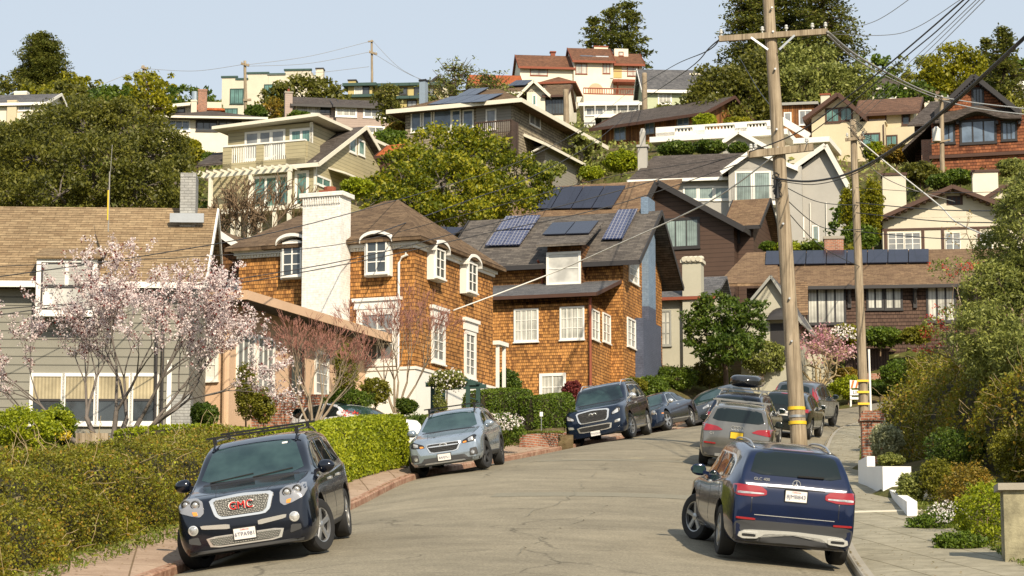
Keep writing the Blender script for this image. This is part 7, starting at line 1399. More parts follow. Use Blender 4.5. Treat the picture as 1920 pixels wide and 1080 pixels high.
def cloud(blobs, dens, clr, per, leaf, gap=.15, shell=.62, flat=.0, asp=.55, squash=.7):
    CC = []
    for c, r in blobs:
        area = 4 * math.pi * ((r[0] * r[1]) ** 1.6 / 3 + (r[0] * r[2]) ** 1.6 / 3 + (r[1] * r[2]) ** 1.6 / 3) ** (1 / 1.6)
        n = max(6, int(area * dens)); u = unit(n); rad = shell + (1.03 - shell) * rng.random(n) ** .6; lump = 1 + .13 * np.sin(u[:, 0] * 5 + c[0]) * np.sin(u[:, 2] * 6 + c[2] * 2) + .06 * np.sin(u[:, 1] * 11 + u[:, 0] * 9)
        p = c + u * r * (rad * lump)[:, None]; keep = np.ones(n, bool)
        for c2, r2 in blobs:
            if c2 is c: continue
            keep &= (((p - c2) / r2) ** 2).sum(1) > .45
        f = np.sin(p[:, 0] * 1.9 / max(clr, .1) * .35 + c[1]) + np.sin(p[:, 2] * 2.3 / max(clr, .1) * .35) + np.sin(p[:, 1] * 1.7 / max(clr, .1) * .35); keep &= (f > -3 + 6 * gap * .8)
        CC.append(p[keep])
    CC = np.concatenate(CC); n = len(CC); k = rng.integers(max(2, per // 2), per * 3 // 2 + 1, n); cen = np.repeat(CC, k, 0)
    s = clr * np.repeat(rng.uniform(.6, 1.25, n), k)[:, None]; off = unit(len(cen)) * rng.random((len(cen), 1)) ** .45 * s; off[:, 2] *= squash
    V, F = quads(cen + off, leaf, asp, flat); return V, F, CC
def limbs(base, blobs, CC, r, tw=.5, ntw=60):
    base = np.array(base, float); segs = []; cen = sum(b[0] * b[1].prod() for b in blobs) / sum(b[1].prod() for b in blobs); low = min((b[0][2] - b[1][2] * .6) for b in blobs)
    fork = base + (cen - base) * .25; fork[2] = base[2] + max((low - base[2]) * .75, .25 * (cen[2] - base[2])); segs.append((base - [0, 0, .4], fork, r, r * .8)); nodes = []
    for c, rr in blobs:
        p = fork.copy(); k = 5; rad = r * .6
        for i in range(k): q_ = fork + (c - fork) * ((i + 1) / k) + rng.normal(size=3) * rr.mean() * .08; segs.append((p, q_, rad, rad * .8)); nodes.append((q_, rad)); p = q_; rad *= .8
    if len(CC):
        for i in rng.choice(len(CC), min(ntw, len(CC)), replace=False):
            q_ = CC[i]; j = min(range(len(nodes)), key=lambda a: np.linalg.norm(nodes[a][0] - q_)); p, rd = nodes[j]; mid = (p + q_) / 2 + rng.normal(size=3) * .06 * np.linalg.norm(q_ - p); segs += [(p, mid, rd * tw, rd * tw * .6), (mid, q_, rd * tw * .6, rd * tw * .25)]
    return segs
def broadleaf(name, label, base, blobs, mat, leaf=.2, dens=3.0, clr=.5, per=22, tr=.2, bark='bark', gap=.12, cat='tree', group=None, ntw=60, part='crown', trunkn='trunk', **k):
    reseed(label); b = Vector(base); e = empty(name, b, 0, label, cat, group); bn = np.array(b)
    V, F, CC = cloud(blobs, dens, clr, per, leaf, gap, **k); meshnp(part, V - bn, F, mat, e)
    sg = limbs(bn, blobs, CC, tr, ntw=ntw); segmesh([(a - bn, c - bn, x, y) for a, c, x, y in sg], trunkn, bark, e); return e
def bush(label, px, py, rx, ry, Y, mat, leaf=.07, dens=None, group=None, cat='shrub', name='shrub', dr=1.0, lobes=4, per=16, clr=None, gap=.02, bark='twig_brown', dY=0):
    c, r = E(px, py, rx, ry, Y, dr); bl = [(c, r * [.92, .92, .92])]
    for i in range(lobes): a = rng.uniform(0, 2 * math.pi); bl.append((c + r * [.45 * math.cos(a), .45 * math.sin(a), rng.uniform(-.2, .35)], r * rng.uniform(.5, .68)))
    base = c.copy(); base[2] = c[2] - r[2] * 1.02; clr = clr or max(.05, r.mean() * .22); dens = dens or 1.1 / (clr * clr)
    e = broadleaf(name, label, base, bl, mat, leaf, dens, clr, per, max(.012, r.mean() * .05), bark, gap, cat, group, 30, 'foliage', 'stems', shell=.5); return e
def hedge(label, path, w, hgt, mat, leaf, n, name='hedge', cat='hedge', wob=.07, core='core_brown', ex=.45, twigs=0, group=None, mats=None):
    """path: list of (x, y, zground); rounded box hedge"""
    reseed(label)
    o = Vector(path[0]); e = empty(name, o, 0, label, cat, group); pts = [tuple(p) for p in path]; k = len(pts) - 1
    L = sum((Vector(pts[i + 1]) - Vector(pts[i])).length for i in range(k))
    def surf(s, a, sc=1.0, endf=None):
        p = Vector(cr(pts, s * k)); q_ = Vector(cr(pts, min(k, s * k + .05))); r_ = Vector(cr(pts, max(0, s * k - .05))); d = (q_ - r_); d.z = 0; d.normalize(); sd_ = Vector((d.y, -d.x, 0))
        c, sn = math.cos(a), math.sin(a); x = math.copysign(abs(c) ** ex, c) * w / 2; z = abs(sn) ** ex * hgt
        wb = 1 + wob * (math.sin(p.x * 2.1 + a * 3) + math.sin(p.y * 1.7 + a * 5 + 1) + .6 * math.sin(p.y * 4.3 + a * 2)) * .6
        t = min(s, 1 - s) * L; en = 1.0 if t > .35 else (max(t, 0) / .35) ** .4 * .35 + .65 if t > 0 else .5
        return p + sd_ * x * sc * wb * en + Vector((0, 0, z * (1 - (1 - sc) * .6) * wb * (.9 + .1 * en)))
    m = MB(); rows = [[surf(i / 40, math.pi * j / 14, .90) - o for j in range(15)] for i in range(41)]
    m.grid(rows); cap = len(rows[0]); m.F += [tuple(range(cap)), tuple(len(m.V) - cap + j for j in range(cap))]; m.M += [0, 0]; m.build('branches', core, e, smooth=True)  # solid dark core added inside the leaves to block the view through
    S_ = rng.random(n)
    G = np.array([[tuple(surf(i / 60, math.pi * j / 24)) for j in range(25)] for i in range(61)])
    al = np.concatenate([[0], np.cumsum(np.linalg.norm(np.diff(G[30], axis=0), axis=1))]); v = np.interp(rng.random(n) * al[-1], al, np.arange(25)).clip(0, 23.999); u = S_ * 59.999; i0 = u.astype(int); j0 = v.astype(int); fu = (u - i0)[:, None]; fv = (v - j0)[:, None]
    C = G[i0, j0] * (1 - fu) * (1 - fv) + G[i0 + 1, j0] * fu * (1 - fv) + G[i0, j0 + 1] * (1 - fu) * fv + G[i0 + 1, j0 + 1] * fu * fv
    for end, row in ((0, G[0]), (60, G[-1])):                     # leafy ends
        ne = max(40, int(n * w / L * .35)); q_ = row[rng.integers(0, 25, ne)]; base = np.array(cr(pts, 0 if end == 0 else k)); h_ = base + [0, 0, hgt * .45]; C = np.concatenate([C, q_ + (h_ - q_) * rng.random((ne, 1)) ** .7])
    C = C + rng.normal(size=C.shape) * [wob * .5, wob * .5, wob * .4]
    if wob > .08: g_ = np.sin(C[:, 0] * 3.1 + C[:, 2] * 2.2) + np.sin(C[:, 1] * 2.3 - C[:, 2] * 3.3 + 1) + .8 * np.sin(C[:, 1] * 6.1 + C[:, 2] * 5); C = C[(g_ < 1.35) | (rng.random(len(C)) < .45)]
    V, F = quads(C - np.array(o), leaf, .6); meshnp('foliage', V, F, mat, e)
    if mats:
        for mt, fr, nm in mats: kk = rng.choice(len(C), int(len(C) * fr)); V, F = quads(C[kk] - np.array(o) + rng.normal(size=(len(kk), 3)) * .03, leaf * 1.1, .7); meshnp(nm, V, F, mt, e)
    if twigs:
        sg = []
        for i in range(twigs):
            c = C[rng.integers(0, len(C))] - np.array(o); d = unit(1)[0] * .25; d[2] = abs(d[2]); 
            for q_ in range(4): c2 = c + d * .5 + unit(1)[0] * .06; sg.append((c, c2, .006, .004)); c = c2
        segmesh(sg, 'twigs', 'twig_tan', e, 3)
    return e
def branchy(base, dirs, length, r, depth, spread=.5, up=.25, ratio=.74, kids=(2, 3), curv=.12):
    segs, tips = [], []
    def rec(p, d, L, r, dep):
        n = 3
        for i in range(n):
            d = d + unit(1)[0] * curv + np.array([0, 0, up * .15]); d /= np.linalg.norm(d); q_ = p + d * L / n; segs.append((p, q_, r, r * .88, dep)); p = q_; r *= .88
            if dep <= 2: tips.append(p)
        if dep <= 0: return
        for i in range(rng.integers(kids[0], kids[1] + 1)):
            nd = d + unit(1)[0] * spread; nd[2] += up; nd /= np.linalg.norm(nd); rec(p, nd, L * ratio * rng.uniform(.8, 1.15), r * .72, dep - 1)
    for d in dirs: d = np.array(d, float); rec(np.array(base, float) + [d[0] * .1, d[1] * .1, -.15], d / np.linalg.norm(d), length, r, depth)
    return segs, np.array(tips)
def conifer(name, label, base, top, rad, mat, leaf=.3, levels=26, nb=7, per=9, droop=.25, tr=.35, t0=.12, pw=.8, sparse=0, cl=.35, cat='tree', group=None):
    reseed(label); b = np.array(base); e = empty(name, base, 0, label, cat, group); H_ = top; segs = [(np.zeros(3), np.array([0, 0, H_ * .55]), tr, tr * .55), (np.array([0, 0, H_ * .55]), np.array([0, 0, H_]), tr * .55, .04)]; CC = []
    for i in range(levels):
        t = t0 + (1 - t0) * (i + rng.random() * .7) / levels; z = t * H_; R_ = rad * (1 - t) ** pw * (.75 if t < t0 + .08 else 1)
        for j in range(nb):
            if rng.random() < sparse: continue
            a = rng.uniform(0, 6.283); L = R_ * rng.uniform(.55, 1.12) + .3; tip = np.array([math.cos(a) * L, math.sin(a) * L, z - droop * L + .15 * L]); mid = np.array([math.cos(a) * L * .5, math.sin(a) * L * .5, z + .02 * L]); st = np.array([0, 0, z]); segs += [(st, mid, .05 + L * .012, .04), (mid, tip, .04, .015)]
            k = max(2, int(L / (cl * .8)))
            for q_ in range(k): f = .25 + .78 * (q_ + rng.random()) / k; CC.append((st + (mid - st) * f * 2 if f < .5 else mid + (tip - mid) * (f - .5) * 2) + rng.normal(size=3) * cl * .25)
    for q_ in range(6): CC.append(np.array([0, 0, H_ * (1 - .015 * q_)]))
    CC = np.array(CC); cen = np.repeat(CC, per, 0); off = unit(len(cen)) * rng.random((len(cen), 1)) ** .5 * cl; off[:, 2] *= .45; V, F = quads(cen + off, leaf, .45, .5); meshnp('crown', V, F, mat, e); segmesh(segs, 'trunk', 'bark', e); return e
def gp(px, Y, lift=0):
    x = (px - 960) / FP * Y; z = gz(x, Y); return Vector((x, Y, z + lift))
# ------------------------------------------------------------ hill trees
BSEED = 6
broadleaf('oak_tree', 'huge dark spreading oak filling the hillside above the tan roof', gp(190, 112), [E(60, 300, 75, 90, 108), E(150, 243, 75, 62, 112), E(235, 236, 62, 52, 112), E(100, 264, 60, 60, 114), E(300, 300, 55, 70, 112), E(180, 320, 95, 75, 106), E(265, 355, 70, 50, 106), E(20, 370, 60, 50, 106), E(330, 345, 40, 50, 110), E(-30, 300, 60, 80, 110), E(110, 370, 80, 45, 104)], 'leaf_oak', .17, 3.8, .52, 50, .4, 'bark_grey', .16, ntw=170)
_b = gp(58, 262); conifer('redwood_tree', 'broad dark evergreen standing against the sky at the far left', _b - Vector((0, 0, 1)), P(60, 68, 262).z - _b.z + 1, 3.7, 'leaf_redwood', .33, 30, 12, 26, .05, .5, .05, .38, 0, .75)
broadleaf('conical_tree', 'yellow-green conical tree in front of the pole at left', gp(275, 172), [E(275, 160, 16, 24, 172), E(278, 185, 34, 30, 172), E(255, 205, 28, 24, 172), E(295, 205, 26, 26, 172)], 'leaf_gold', .3, 2, .7, 30, .25, gap=.05)
broadleaf('broadleaf_tree', 'round crowned dark tree in front of the cream stepped parapet house', gp(580, 222), [E(560, 175, 50, 32, 222), E(600, 178, 38, 32, 222), E(520, 195, 26, 30, 222), E(635, 200, 20, 22, 222)], 'leaf_oak', .4, 1.5, .9, 34, .3, gap=.06)
broadleaf('rust_shrub', 'reddish brown shrub beside the pink chimney', gp(518, 215), [E(515, 205, 17, 22, 214)], 'leaf_rusty', .3, 2, .5, 30, .1, cat='shrub')
broadleaf('broadleaf_tree', 'small dark tree between the pink house and the grey shingle house', gp(735, 200), [E(730, 185, 26, 22, 200), E(738, 210, 22, 25, 200)], 'leaf_oak', .35, 1.8, .8, 30, .2)
broadleaf('magnolia_tree', 'huge glossy yellow-green tree in the centre of the hillside', gp(840, 124), [E(830, 285, 75, 50, 124), E(768, 318, 55, 52, 122), E(900, 300, 70, 52, 124), E(960, 335, 65, 50, 124), E(715, 365, 42, 38, 121), E(830, 350, 95, 60, 118), E(930, 370, 80, 40, 120), E(760, 385, 75, 35, 117), E(1005, 345, 32, 32, 124), E(850, 395, 80, 25, 117), E(870, 265, 30, 30, 124)], 'leaf_magnolia', .20, 3.4, .5, 40, .35, 'bark_grey', .12, ntw=110)
reseed('bare'); sg, tp = branchy((0, 0, 0), [(-.5, 0, 1), (.5, .1, 1), (0, -.3, 1), (.9, 0, .9), (-.9, .2, .8), (.2, .4, 1)], 1.4, .06, 6, .62, .06, .80, (2, 3)); b = gp(470, 116); e = empty('bare_tree', b + Vector((0, 0, -.2)), 0, 'leafless brown spreading tree behind the white chimney', 'tree')
segmesh([s[:4] for s in sg if s[4] > 2], 'trunk', 'bark_grey', e); segmesh([(a, c, max(x, .022), max(y, .018)) for a, c, x, y, d in sg if d <= 2], 'twigs', 'twig_brown', e, 3)
conifer('pine_tree', 'tall open pine right behind the white villa', gp(1182, 290), P(1182, 6, 290).z - gp(1182, 290).z, 4.0, 'leaf_redwood', .5, 22, 7, 12, .05, .35, .2, .45, .12, .75); conifer('pine_tree', 'narrower pine left of the tall pine behind the villa roof', gp(1118, 288), P(1118, 32, 288).z - gp(1118, 288).z, 3.0, 'leaf_redwood', .5, 18, 6, 12, .05, .3, .2, .5, .12, .7); conifer('pine_tree', 'middle pine of the clump behind the villa, against the sky', gp(1150, 294), P(1150, 16, 294).z - gp(1150, 294).z, 3.0, 'leaf_redwood', .5, 20, 6, 12, .05, .3, .2, .5, .12, .7)
conifer('redwood_tree', 'tallest dark evergreen just right of the near utility pole', gp(1560, 205), 16.0, 4.6, 'leaf_redwood', .33, 36, 10, 22, .3, .5, .05, .5, .03, .85); conifer('redwood_tree', 'evergreen rising behind the top of the near utility pole', gp(1420, 208), 16.0, 3.9, 'leaf_redwood', .33, 34, 10, 22, .3, .5, .05, .55, .03, .8); conifer('redwood_tree', 'evergreen between the two tallest, behind the pole', gp(1488, 210), 17.0, 4.0, 'leaf_redwood', .33, 34, 10, 22, .3, .5, .05, .5, .03, .8)
broadleaf('oak_tree', 'dark rounded tree left of the near pole above the wooden house', gp(1370, 196), [E(1350, 165, 50, 45, 195), E(1320, 190, 35, 32, 194), E(1395, 190, 60, 55, 196), E(1350, 215, 50, 30, 192), E(1420, 150, 40, 60, 197)], 'leaf_oak', .33, 1.9, .8, 34, .35, gap=.08)
broadleaf('broadleaf_tree', 'olive green trees mass under the evergreens right of the near pole', gp(1530, 197), [E(1500, 165, 45, 45, 197), E(1560, 160, 45, 40, 198), E(1610, 150, 25, 30, 200), E(1480, 120, 30, 40, 199), E(1535, 110, 35, 30, 200)], 'leaf_olive', .33, 1.7, .8, 30, .3, gap=.08)
broadleaf('gold_tree', 'golden green tree standing against the sky at upper right', gp(1795, 205), [E(1790, 108, 32, 24, 205), E(1762, 125, 32, 26, 205), E(1822, 125, 32, 28, 205), E(1795, 150, 50, 26, 204), E(1750, 150, 22, 20, 205)], 'leaf_gold', .33, 1.8, .7, 26, .25, gap=.14)
broadleaf('broadleaf_tree', 'dark low tree beneath the golden tree', gp(1720, 200), [E(1722, 168, 22, 12, 200), E(1755, 178, 25, 10, 199)], 'leaf_deep', .3, 2, .6, 26, .15)
conifer('conifer_tree', 'dark conifer at the upper right edge', gp(1905, 212), 9.0, 2.6, 'leaf_redwood', .35, 26, 8, 12, .2, .3, .05, .6, .1, .6); conifer('conifer_tree', 'slim conifer between the golden tree and the right edge conifer', gp(1872, 216), 8.0, 1.7, 'leaf_redwood', .35, 22, 6, 12, .2, .25, .1, .6, .2, .5)
conifer('cedar_tree', 'wispy cedar with upswept branches behind the solar hip roof', gp(850, 205), 6.4, 3.2, 'leaf_olive', .28, 16, 6, 9, -.45, .2, .1, .4, .1, .55); conifer('cedar_tree', 'second wispy cedar nearer the orange tile roof', gp(920, 206), 5.2, 2.6, 'leaf_olive', .28, 14, 6, 9, -.45, .2, .1, .4, .1, .55)
def palm(label, base, hgt, n=14, L=1.6):
    e = empty('palm_tree', base, 0, label, 'tree'); m = MB(); m.cyl((0, 0, -.5), (0, 0, hgt), .14, .1, 8); m.build('trunk', 'bark', e); V = []; 
    for i in range(n):
        a = i * 2.4; pts = [np.array([math.cos(a) * t * L, math.sin(a) * t * L, hgt + .9 * t - 1.3 * t * t]) for t in np.linspace(.05, 1, 14)]
        for p in pts: V += [p + rng.normal(size=3) * .05 for _ in range(7)]
    q_, F = quads(np.array(V), .35, .18); meshnp('crown', q_, F, 'leaf_green', e)
palm('small palm below the low hip roof house at left', gp(358, 165), 2.4, 16, 1.7); palm('second small palm right of the first one', gp(378, 168), 1.9, 14, 1.3)
def bs(label, *a, **k): return bush(label, *a, **k)
for a in [('yellow green bush right of the oak', 345, 285, 32, 24, 140, 'leaf_gold', .25), ('bright lime bush beside the white chimney top', 668, 352, 30, 18, 112, 'leaf_lime', .16), ('dark shrub left of the cream stepped parapet house pole', 478, 212, 20, 16, 212, 'leaf_deep', .3),
          ('shrubs in front of the pink chimney', 565, 222, 24, 14, 200, 'leaf_green', .28), ('lime bush right of the grey shingle house', 1165, 302, 28, 22, 160, 'leaf_lime', .2), ('dense shrub under the balustrade, left one', 1270, 278, 34, 14, 166, 'leaf_deep', .2), ('dense shrub under the balustrade, middle one', 1330, 276, 34, 13, 164, 'leaf_deep', .2), ('shrub under the balustrade beside the pediment, right one', 1385, 280, 22, 11, 160, 'leaf_deep', .2),
          ('lime shrub in front of the wooden house', 1322, 226, 22, 12, 180, 'leaf_lime', .22), ('golden shrub above the balustrade', 1385, 228, 25, 8, 182, 'leaf_gold', .2), ('pink tinged shrub near the grey shingle house', 745, 242, 18, 12, 168, 'leaf_rusty', .18), ('green bush left of the grey shingle house', 730, 262, 28, 20, 158, 'leaf_green', .2), ('shrub under the grey shingle house porch', 1035, 318, 24, 15, 150, 'leaf_olive', .18), ('lime shrub under the grey shingle house eave', 1110, 325, 22, 15, 150, 'leaf_lime', .18),
          ('lime bush right of the cream tudor chimney', 1640, 285, 20, 20, 160, 'leaf_lime', .2), ('brown brush left of the eyebrow house', 1680, 290, 34, 18, 156, 'leaf_rusty', .18), ('dark slope shrub under the eyebrow house', 1725, 325, 36, 22, 142, 'leaf_oak', .18), ('flecked shrub behind the tudor roof', 1800, 332, 30, 16, 140, 'leaf_green', .16), ('dark shrub between the tudor chimneys', 1760, 340, 25, 14, 139, 'leaf_deep', .16), ('shrub beside the right tudor chimney', 1900, 315, 30, 18, 141, 'leaf_olive', .16),
          ('shrub band behind the brown bungalow roof, left', 1475, 465, 28, 10, 122, 'leaf_lime', .12), ('shrub band behind the brown bungalow roof, right', 1525, 463, 26, 9, 122, 'leaf_green', .12), ('bush left of the second bungalow chimney', 1440, 462, 16, 9, 122, 'leaf_green', .12)]: bs(a[0], *a[1:], cat='shrub')
for a, b_ in (((1600, 400, 22, 62, 132, 'leaf_gold'), 'tall golden green hedge tree left of the tudor chimney'), ((1635, 395, 18, 66, 133, 'leaf_gold'), 'tall golden green hedge tree touching the tudor chimney'), ((1612, 445, 36, 30, 131, 'leaf_green'), 'dark green bush at the foot of the golden hedge trees')): bs(b_, *a, leaf=.15, dr=.5, cat='tree', name='hedge_tree')
_HN = [(n.matrix_basis.translation.copy(), n['label']) for n in COL.objects if n.type == 'EMPTY' and n.get('category') in ('house', 'tree') and n.location.y > 95]; _used = {}
def hill_label(p, rr, mt):
    d, q_, l = min(((p - a).length, a, b) for a, b in _HN); short = ' '.join(l.split()[:6]).rstrip(',')
    col = {'leaf_oak': 'dark olive', 'leaf_deep': 'deep green', 'leaf_green': 'fresh green', 'leaf_olive': 'grey green', 'leaf_hedge': 'yellowish', 'leaf_gold': 'golden'}[mt]
    side = ('left of' if p.x < q_.x else 'right of') if abs(p.x - q_.x) > abs(p.y - q_.y) * .3 else ('downhill of' if p.y < q_.y else 'uphill of'); return '%s %s shrub %s the %s' % ('big' if rr > 2 else 'low', col, side, short)
random.seed(11); k = 0                                              # shrubs scattered over the slope
for i in range(900):
    Y = random.uniform(100, 262); px = random.uniform(-60, 1980); p = gp(px, Y)
    if k > 95: break
    if Y < 118 and px > 900: continue
    py_ = 1200 - p.z / Y * 4500; hp = 1.6 / Y * 4500
    if any(x0 - 15 < px < x1 + 15 and Y < yy and py_ - hp < y1 for x0, x1, y1, yy in ((1120, 1330, 272, 190), (1520, 1730, 285, 180), (1235, 1560, 270, 176), (970, 1210, 205, 262), (1090, 1205, 250, 214), (545, 735, 245, 207), (295, 500, 262, 192), (750, 1115, 330, 166), (375, 715, 440, 148), (1170, 1600, 455, 150), (1650, 1990, 470, 136), (1740, 1990, 300, 150), (415, 600, 212, 250), (650, 820, 205, 246), (1205, 1340, 205, 238), (940, 1065, 228, 218), (955, 1445, 560, 127))): continue
    rr = random.uniform(.8, 1.9) * (1 + (Y - 100) / 200); mt = random.choice(['leaf_oak', 'leaf_deep', 'leaf_green', 'leaf_olive', 'leaf_hedge', 'leaf_gold'])
    c = np.array([p.x, p.y, p.z + rr * .45]); e = broadleaf('shrub', hill_label(p, rr, mt), p, [(c, np.array([rr, rr, rr * .75])), (c + [rr * .5, 0, .2], np.array([rr, rr, rr]) * .6)], mt, .18 + Y / 1000, 2.2 / rr, .5, 18, .06, cat='shrub', group='shrubs on the hillside', part='foliage', trunkn='stems', ntw=10); k += 1
n = 95000; xs = rng.uniform(-80, 80, n); ys = rng.uniform(96, 285, n); ok = (np.abs(xs) < ys * .30) & ~((xs > 4) & (ys < 112)); xs, ys = xs[ok], ys[ok]; zs = tps(xs, ys) + rng.random(len(xs)) * .35
V, F = quads(np.stack([xs, ys, zs], 1), .38, .5); tag(meshnp('undergrowth', V, F, 'leaf_olive'), kind='stuff')
# ------------------------------------------------------------ street trees and shrubs
reseed(BSEED); sg, tp = branchy((0, 0, 0), [(-.45, 0, 1), (.15, -.1, 1), (.7, .1, 1), (-1.0, .2, .9), (1.1, .4, 1), (.3, .5, 1.2)], 1.25, .085, 5, .58, .14, .82, (2, 3), .10); b = P(205, 818, 55.5); b.z = min(b.z, gz(b.x, b.y)); e = empty('blossom_tree', b, 0, 'pale pink blossoming tree in front of the grey clapboard house', 'tree')
segmesh([(a, c, x, y) for a, c, x, y, d in sg], 'trunk', 'bark_grey', e)
k = rng.integers(10, 26, len(tp)); sel = rng.random(len(tp)) < .62; cen = np.repeat(tp[sel], k[sel], 0); C = cen + unit(len(cen)) * rng.random((len(cen), 1)) ** .5 * .11; V, F = quads(C, .05, .85); meshnp('blossom', V, F, 'petal_pale', e); kk = rng.choice(len(C), len(C) // 6); V, F = quads(C[kk] + unit(len(kk)) * .06, .07, .5); meshnp('leaves', V, F, 'leaf_plum', e)
print('BLOSSOM', len(tp), tp.min(0), tp.max(0), len(C))
for lab, base, Y, ds, L, dep in (('leafless pink twigged tree in front of the peach annex', (585, 792), 63.5, [(-.45, 0, 1), (-.2, .2, 1), (.05, -.2, 1), (.3, .1, 1), (.5, 0, 1), (.8, .1, 1)], .82, 6), ('leafless red twigged tree at the corner of the white chimney house', (742, 765), 71.5, [(-.4, 0, 1), (.1, .2, 1), (.35, -.1, 1), (.6, 0, 1), (-.1, -.2, 1)], .98, 6)):
    reseed(lab); sg, tp = branchy((0, 0, 0), ds, L, .045, dep, .50, .14, .77, (2, 3), .08); b = P(*base, Y); e = empty('crape_myrtle', b, 0, lab, 'tree'); segmesh([s[:4] for s in sg if s[4] > 1], 'trunk', 'bark_pale', e); segmesh([(a, c, max(x, .0065), max(y, .005)) for a, c, x, y, d in sg if d <= 1], 'twigs', 'twig_red', e, 3)
    print('MYRTLE', tp.min(0), tp.max(0))
broadleaf('magnolia_tree', 'small round glossy dark magnolia tree on the sidewalk beyond the sedan', P(1362, 722, 103), [E(1350, 590, 50, 40, 103), E(1325, 625, 42, 40, 103), E(1395, 620, 40, 42, 103), E(1360, 655, 50, 30, 102), E(1310, 600, 28, 28, 103), E(1415, 590, 24, 30, 103)], 'leaf_deep', .19, 9, .26, 26, .13, 'bark', .08, asp=.42, ntw=70)
for a, k_ in [(('bushy green shrub behind the blue sedan', 1255, 712, 50, 28, 104, 'leaf_green', .11), {}), (('feathery olive shrub left of the near pole', 1430, 668, 42, 34, 107, 'leaf_olive', .11), {}), (('dark twiggy shrub under the small magnolia', 1330, 700, 40, 30, 105, 'leaf_oak', .1), {}), (('plum coloured shrub behind the dark blue luxury suv', 1073, 738, 20, 26, 88, 'leaf_plum', .09), {}), (('lime shrub left of the luxury suv', 1058, 782, 11, 18, 77, 'leaf_lime', .07), {}),
           (('clipped round bush in front of the white foundation', 763, 763, 19, 16, 70, 'leaf_deep', .055), {}), (('small dark leafy shrub by the grey brick base', 385, 780, 24, 24, 60, 'leaf_deep', .08), {}), (('narrow conifer shrub against the peach wall, tall one', 462, 735, 17, 62, 63, 'leaf_hedge', .06), {}), (('narrow conifer shrub against the peach wall, short one', 495, 762, 20, 34, 62.5, 'leaf_hedge', .06), {}),
           (('young green tree between the two pink twigged trees', 648, 700, 22, 55, 66, 'leaf_hedge', .06), {}), (('loose green shrub below the young tree', 655, 752, 50, 24, 65, 'leaf_green', .065), {}), (('rose shrub on the slope near the hedge', 705, 735, 28, 26, 68, 'leaf_hedge', .06), {}), (('lime shrub at the left edge', 45, 806, 75, 44, 52, 'leaf_lime', .075), {}), (('lime shrub behind the left edge shrub', 105, 790, 40, 26, 55, 'leaf_lime', .07), {}), (('sprawling yellow flowered shrub at the clapboard house windows', 112, 800, 28, 45, 56, 'leaf_green', .06), {}),
           (('flowering shrub beside the silver crossover', 938, 805, 48, 34, 68.5, 'leaf_green', .07), {}), (('dark green shrub left of the arbor', 785, 800, 42, 24, 64.5, 'leaf_deep', .06), {}), (('climber on the corner of the second shingle house', 955, 720, 22, 28, 84, 'leaf_deep', .09), {}),
           (('yellow green shrub by the barricade', 1590, 728, 34, 24, 107, 'leaf_lime', .1), {}), (('brownish shrub behind the barricade shrub', 1585, 705, 26, 16, 110, 'leaf_rusty', .1), {}), (('low shrub right of the slender pole', 1660, 722, 26, 12, 110, 'leaf_green', .1), {}), (('yellow blossomed shrub before the bungalow windows, left', 1590, 628, 28, 22, 111.5, 'leaf_gold', .13), {}), (('yellow blossomed shrub before the bungalow windows, right', 1650, 632, 45, 20, 111.5, 'leaf_green', .13), {}), (('shrub at the bungalow right corner', 1720, 628, 30, 18, 111, 'leaf_hedge', .13), {}),
           (('silvery lavender bush on the white planter', 1661, 828, 30, 36, 59, 'leaf_sage', .07), {}), (('dark grey lavender beside the planter wall', 1706, 915, 26, 32, 47.5, 'leaf_olive', .05), {}), (('low olive fringe on the planter wall', 1670, 862, 24, 12, 55, 'leaf_olive', .05), {}),
           (('round clipped bush nearest the lavender', 1760, 898, 34, 42, 47.2, 'leaf_hedge', .05), {}), (('rusty clipped bush right of the round one', 1812, 912, 50, 50, 44.6, 'leaf_rusty', .05), {}), (('bright green feathery bush beside the stone pillar', 1842, 965, 52, 74, 38, 'leaf_lime', .05), {}), (('clipped bush above the feathery bush', 1905, 850, 45, 44, 48.5, 'leaf_hedge', .05), {}), (('green ground cover at the sidewalk edge', 1755, 985, 50, 26, 41.5, 'leaf_green', .05), {}), (('green ground cover near the pillar foot', 1800, 1022, 50, 24, 37.5, 'leaf_green', .05), {}), (('dark leafy patch under the big hedge', 1790, 838, 62, 34, 52, 'leaf_deep', .06), {})]: bs(*a, **k_)
for lab, px, py, rx, ry, Y, mt, n, s in (('white blossoms on the shrub beside the silver crossover', 940, 790, 46, 18, 67.5, 'petal_white', 420, .05), ('white flower clump between the clipped bushes', 1782, 958, 44, 22, 40.5, 'petal_white', 380, .032), ('small white flowers near the lavender', 1742, 930, 14, 14, 48, 'petal_white', 200, .03), ('yellow flowers on the window shrub', 120, 815, 16, 10, 54.5, 'petal_yellow', 90, .06), ('cream blossoms before the bungalow', 1585, 622, 30, 16, 110.5, 'petal_white', 160, .11), ('red geraniums below the peach annex', 655, 776, 24, 8, 63.5, 'berry_red', 80, .05)):
    c, r = E(px, py, rx, ry, Y); C = c + unit(n) * r * rng.random((n, 1)) ** .3; V, F = quads(C - c, s, .9); o = meshnp('flowers', V, F, mt); o.location = c; tag(o, kind='stuff')
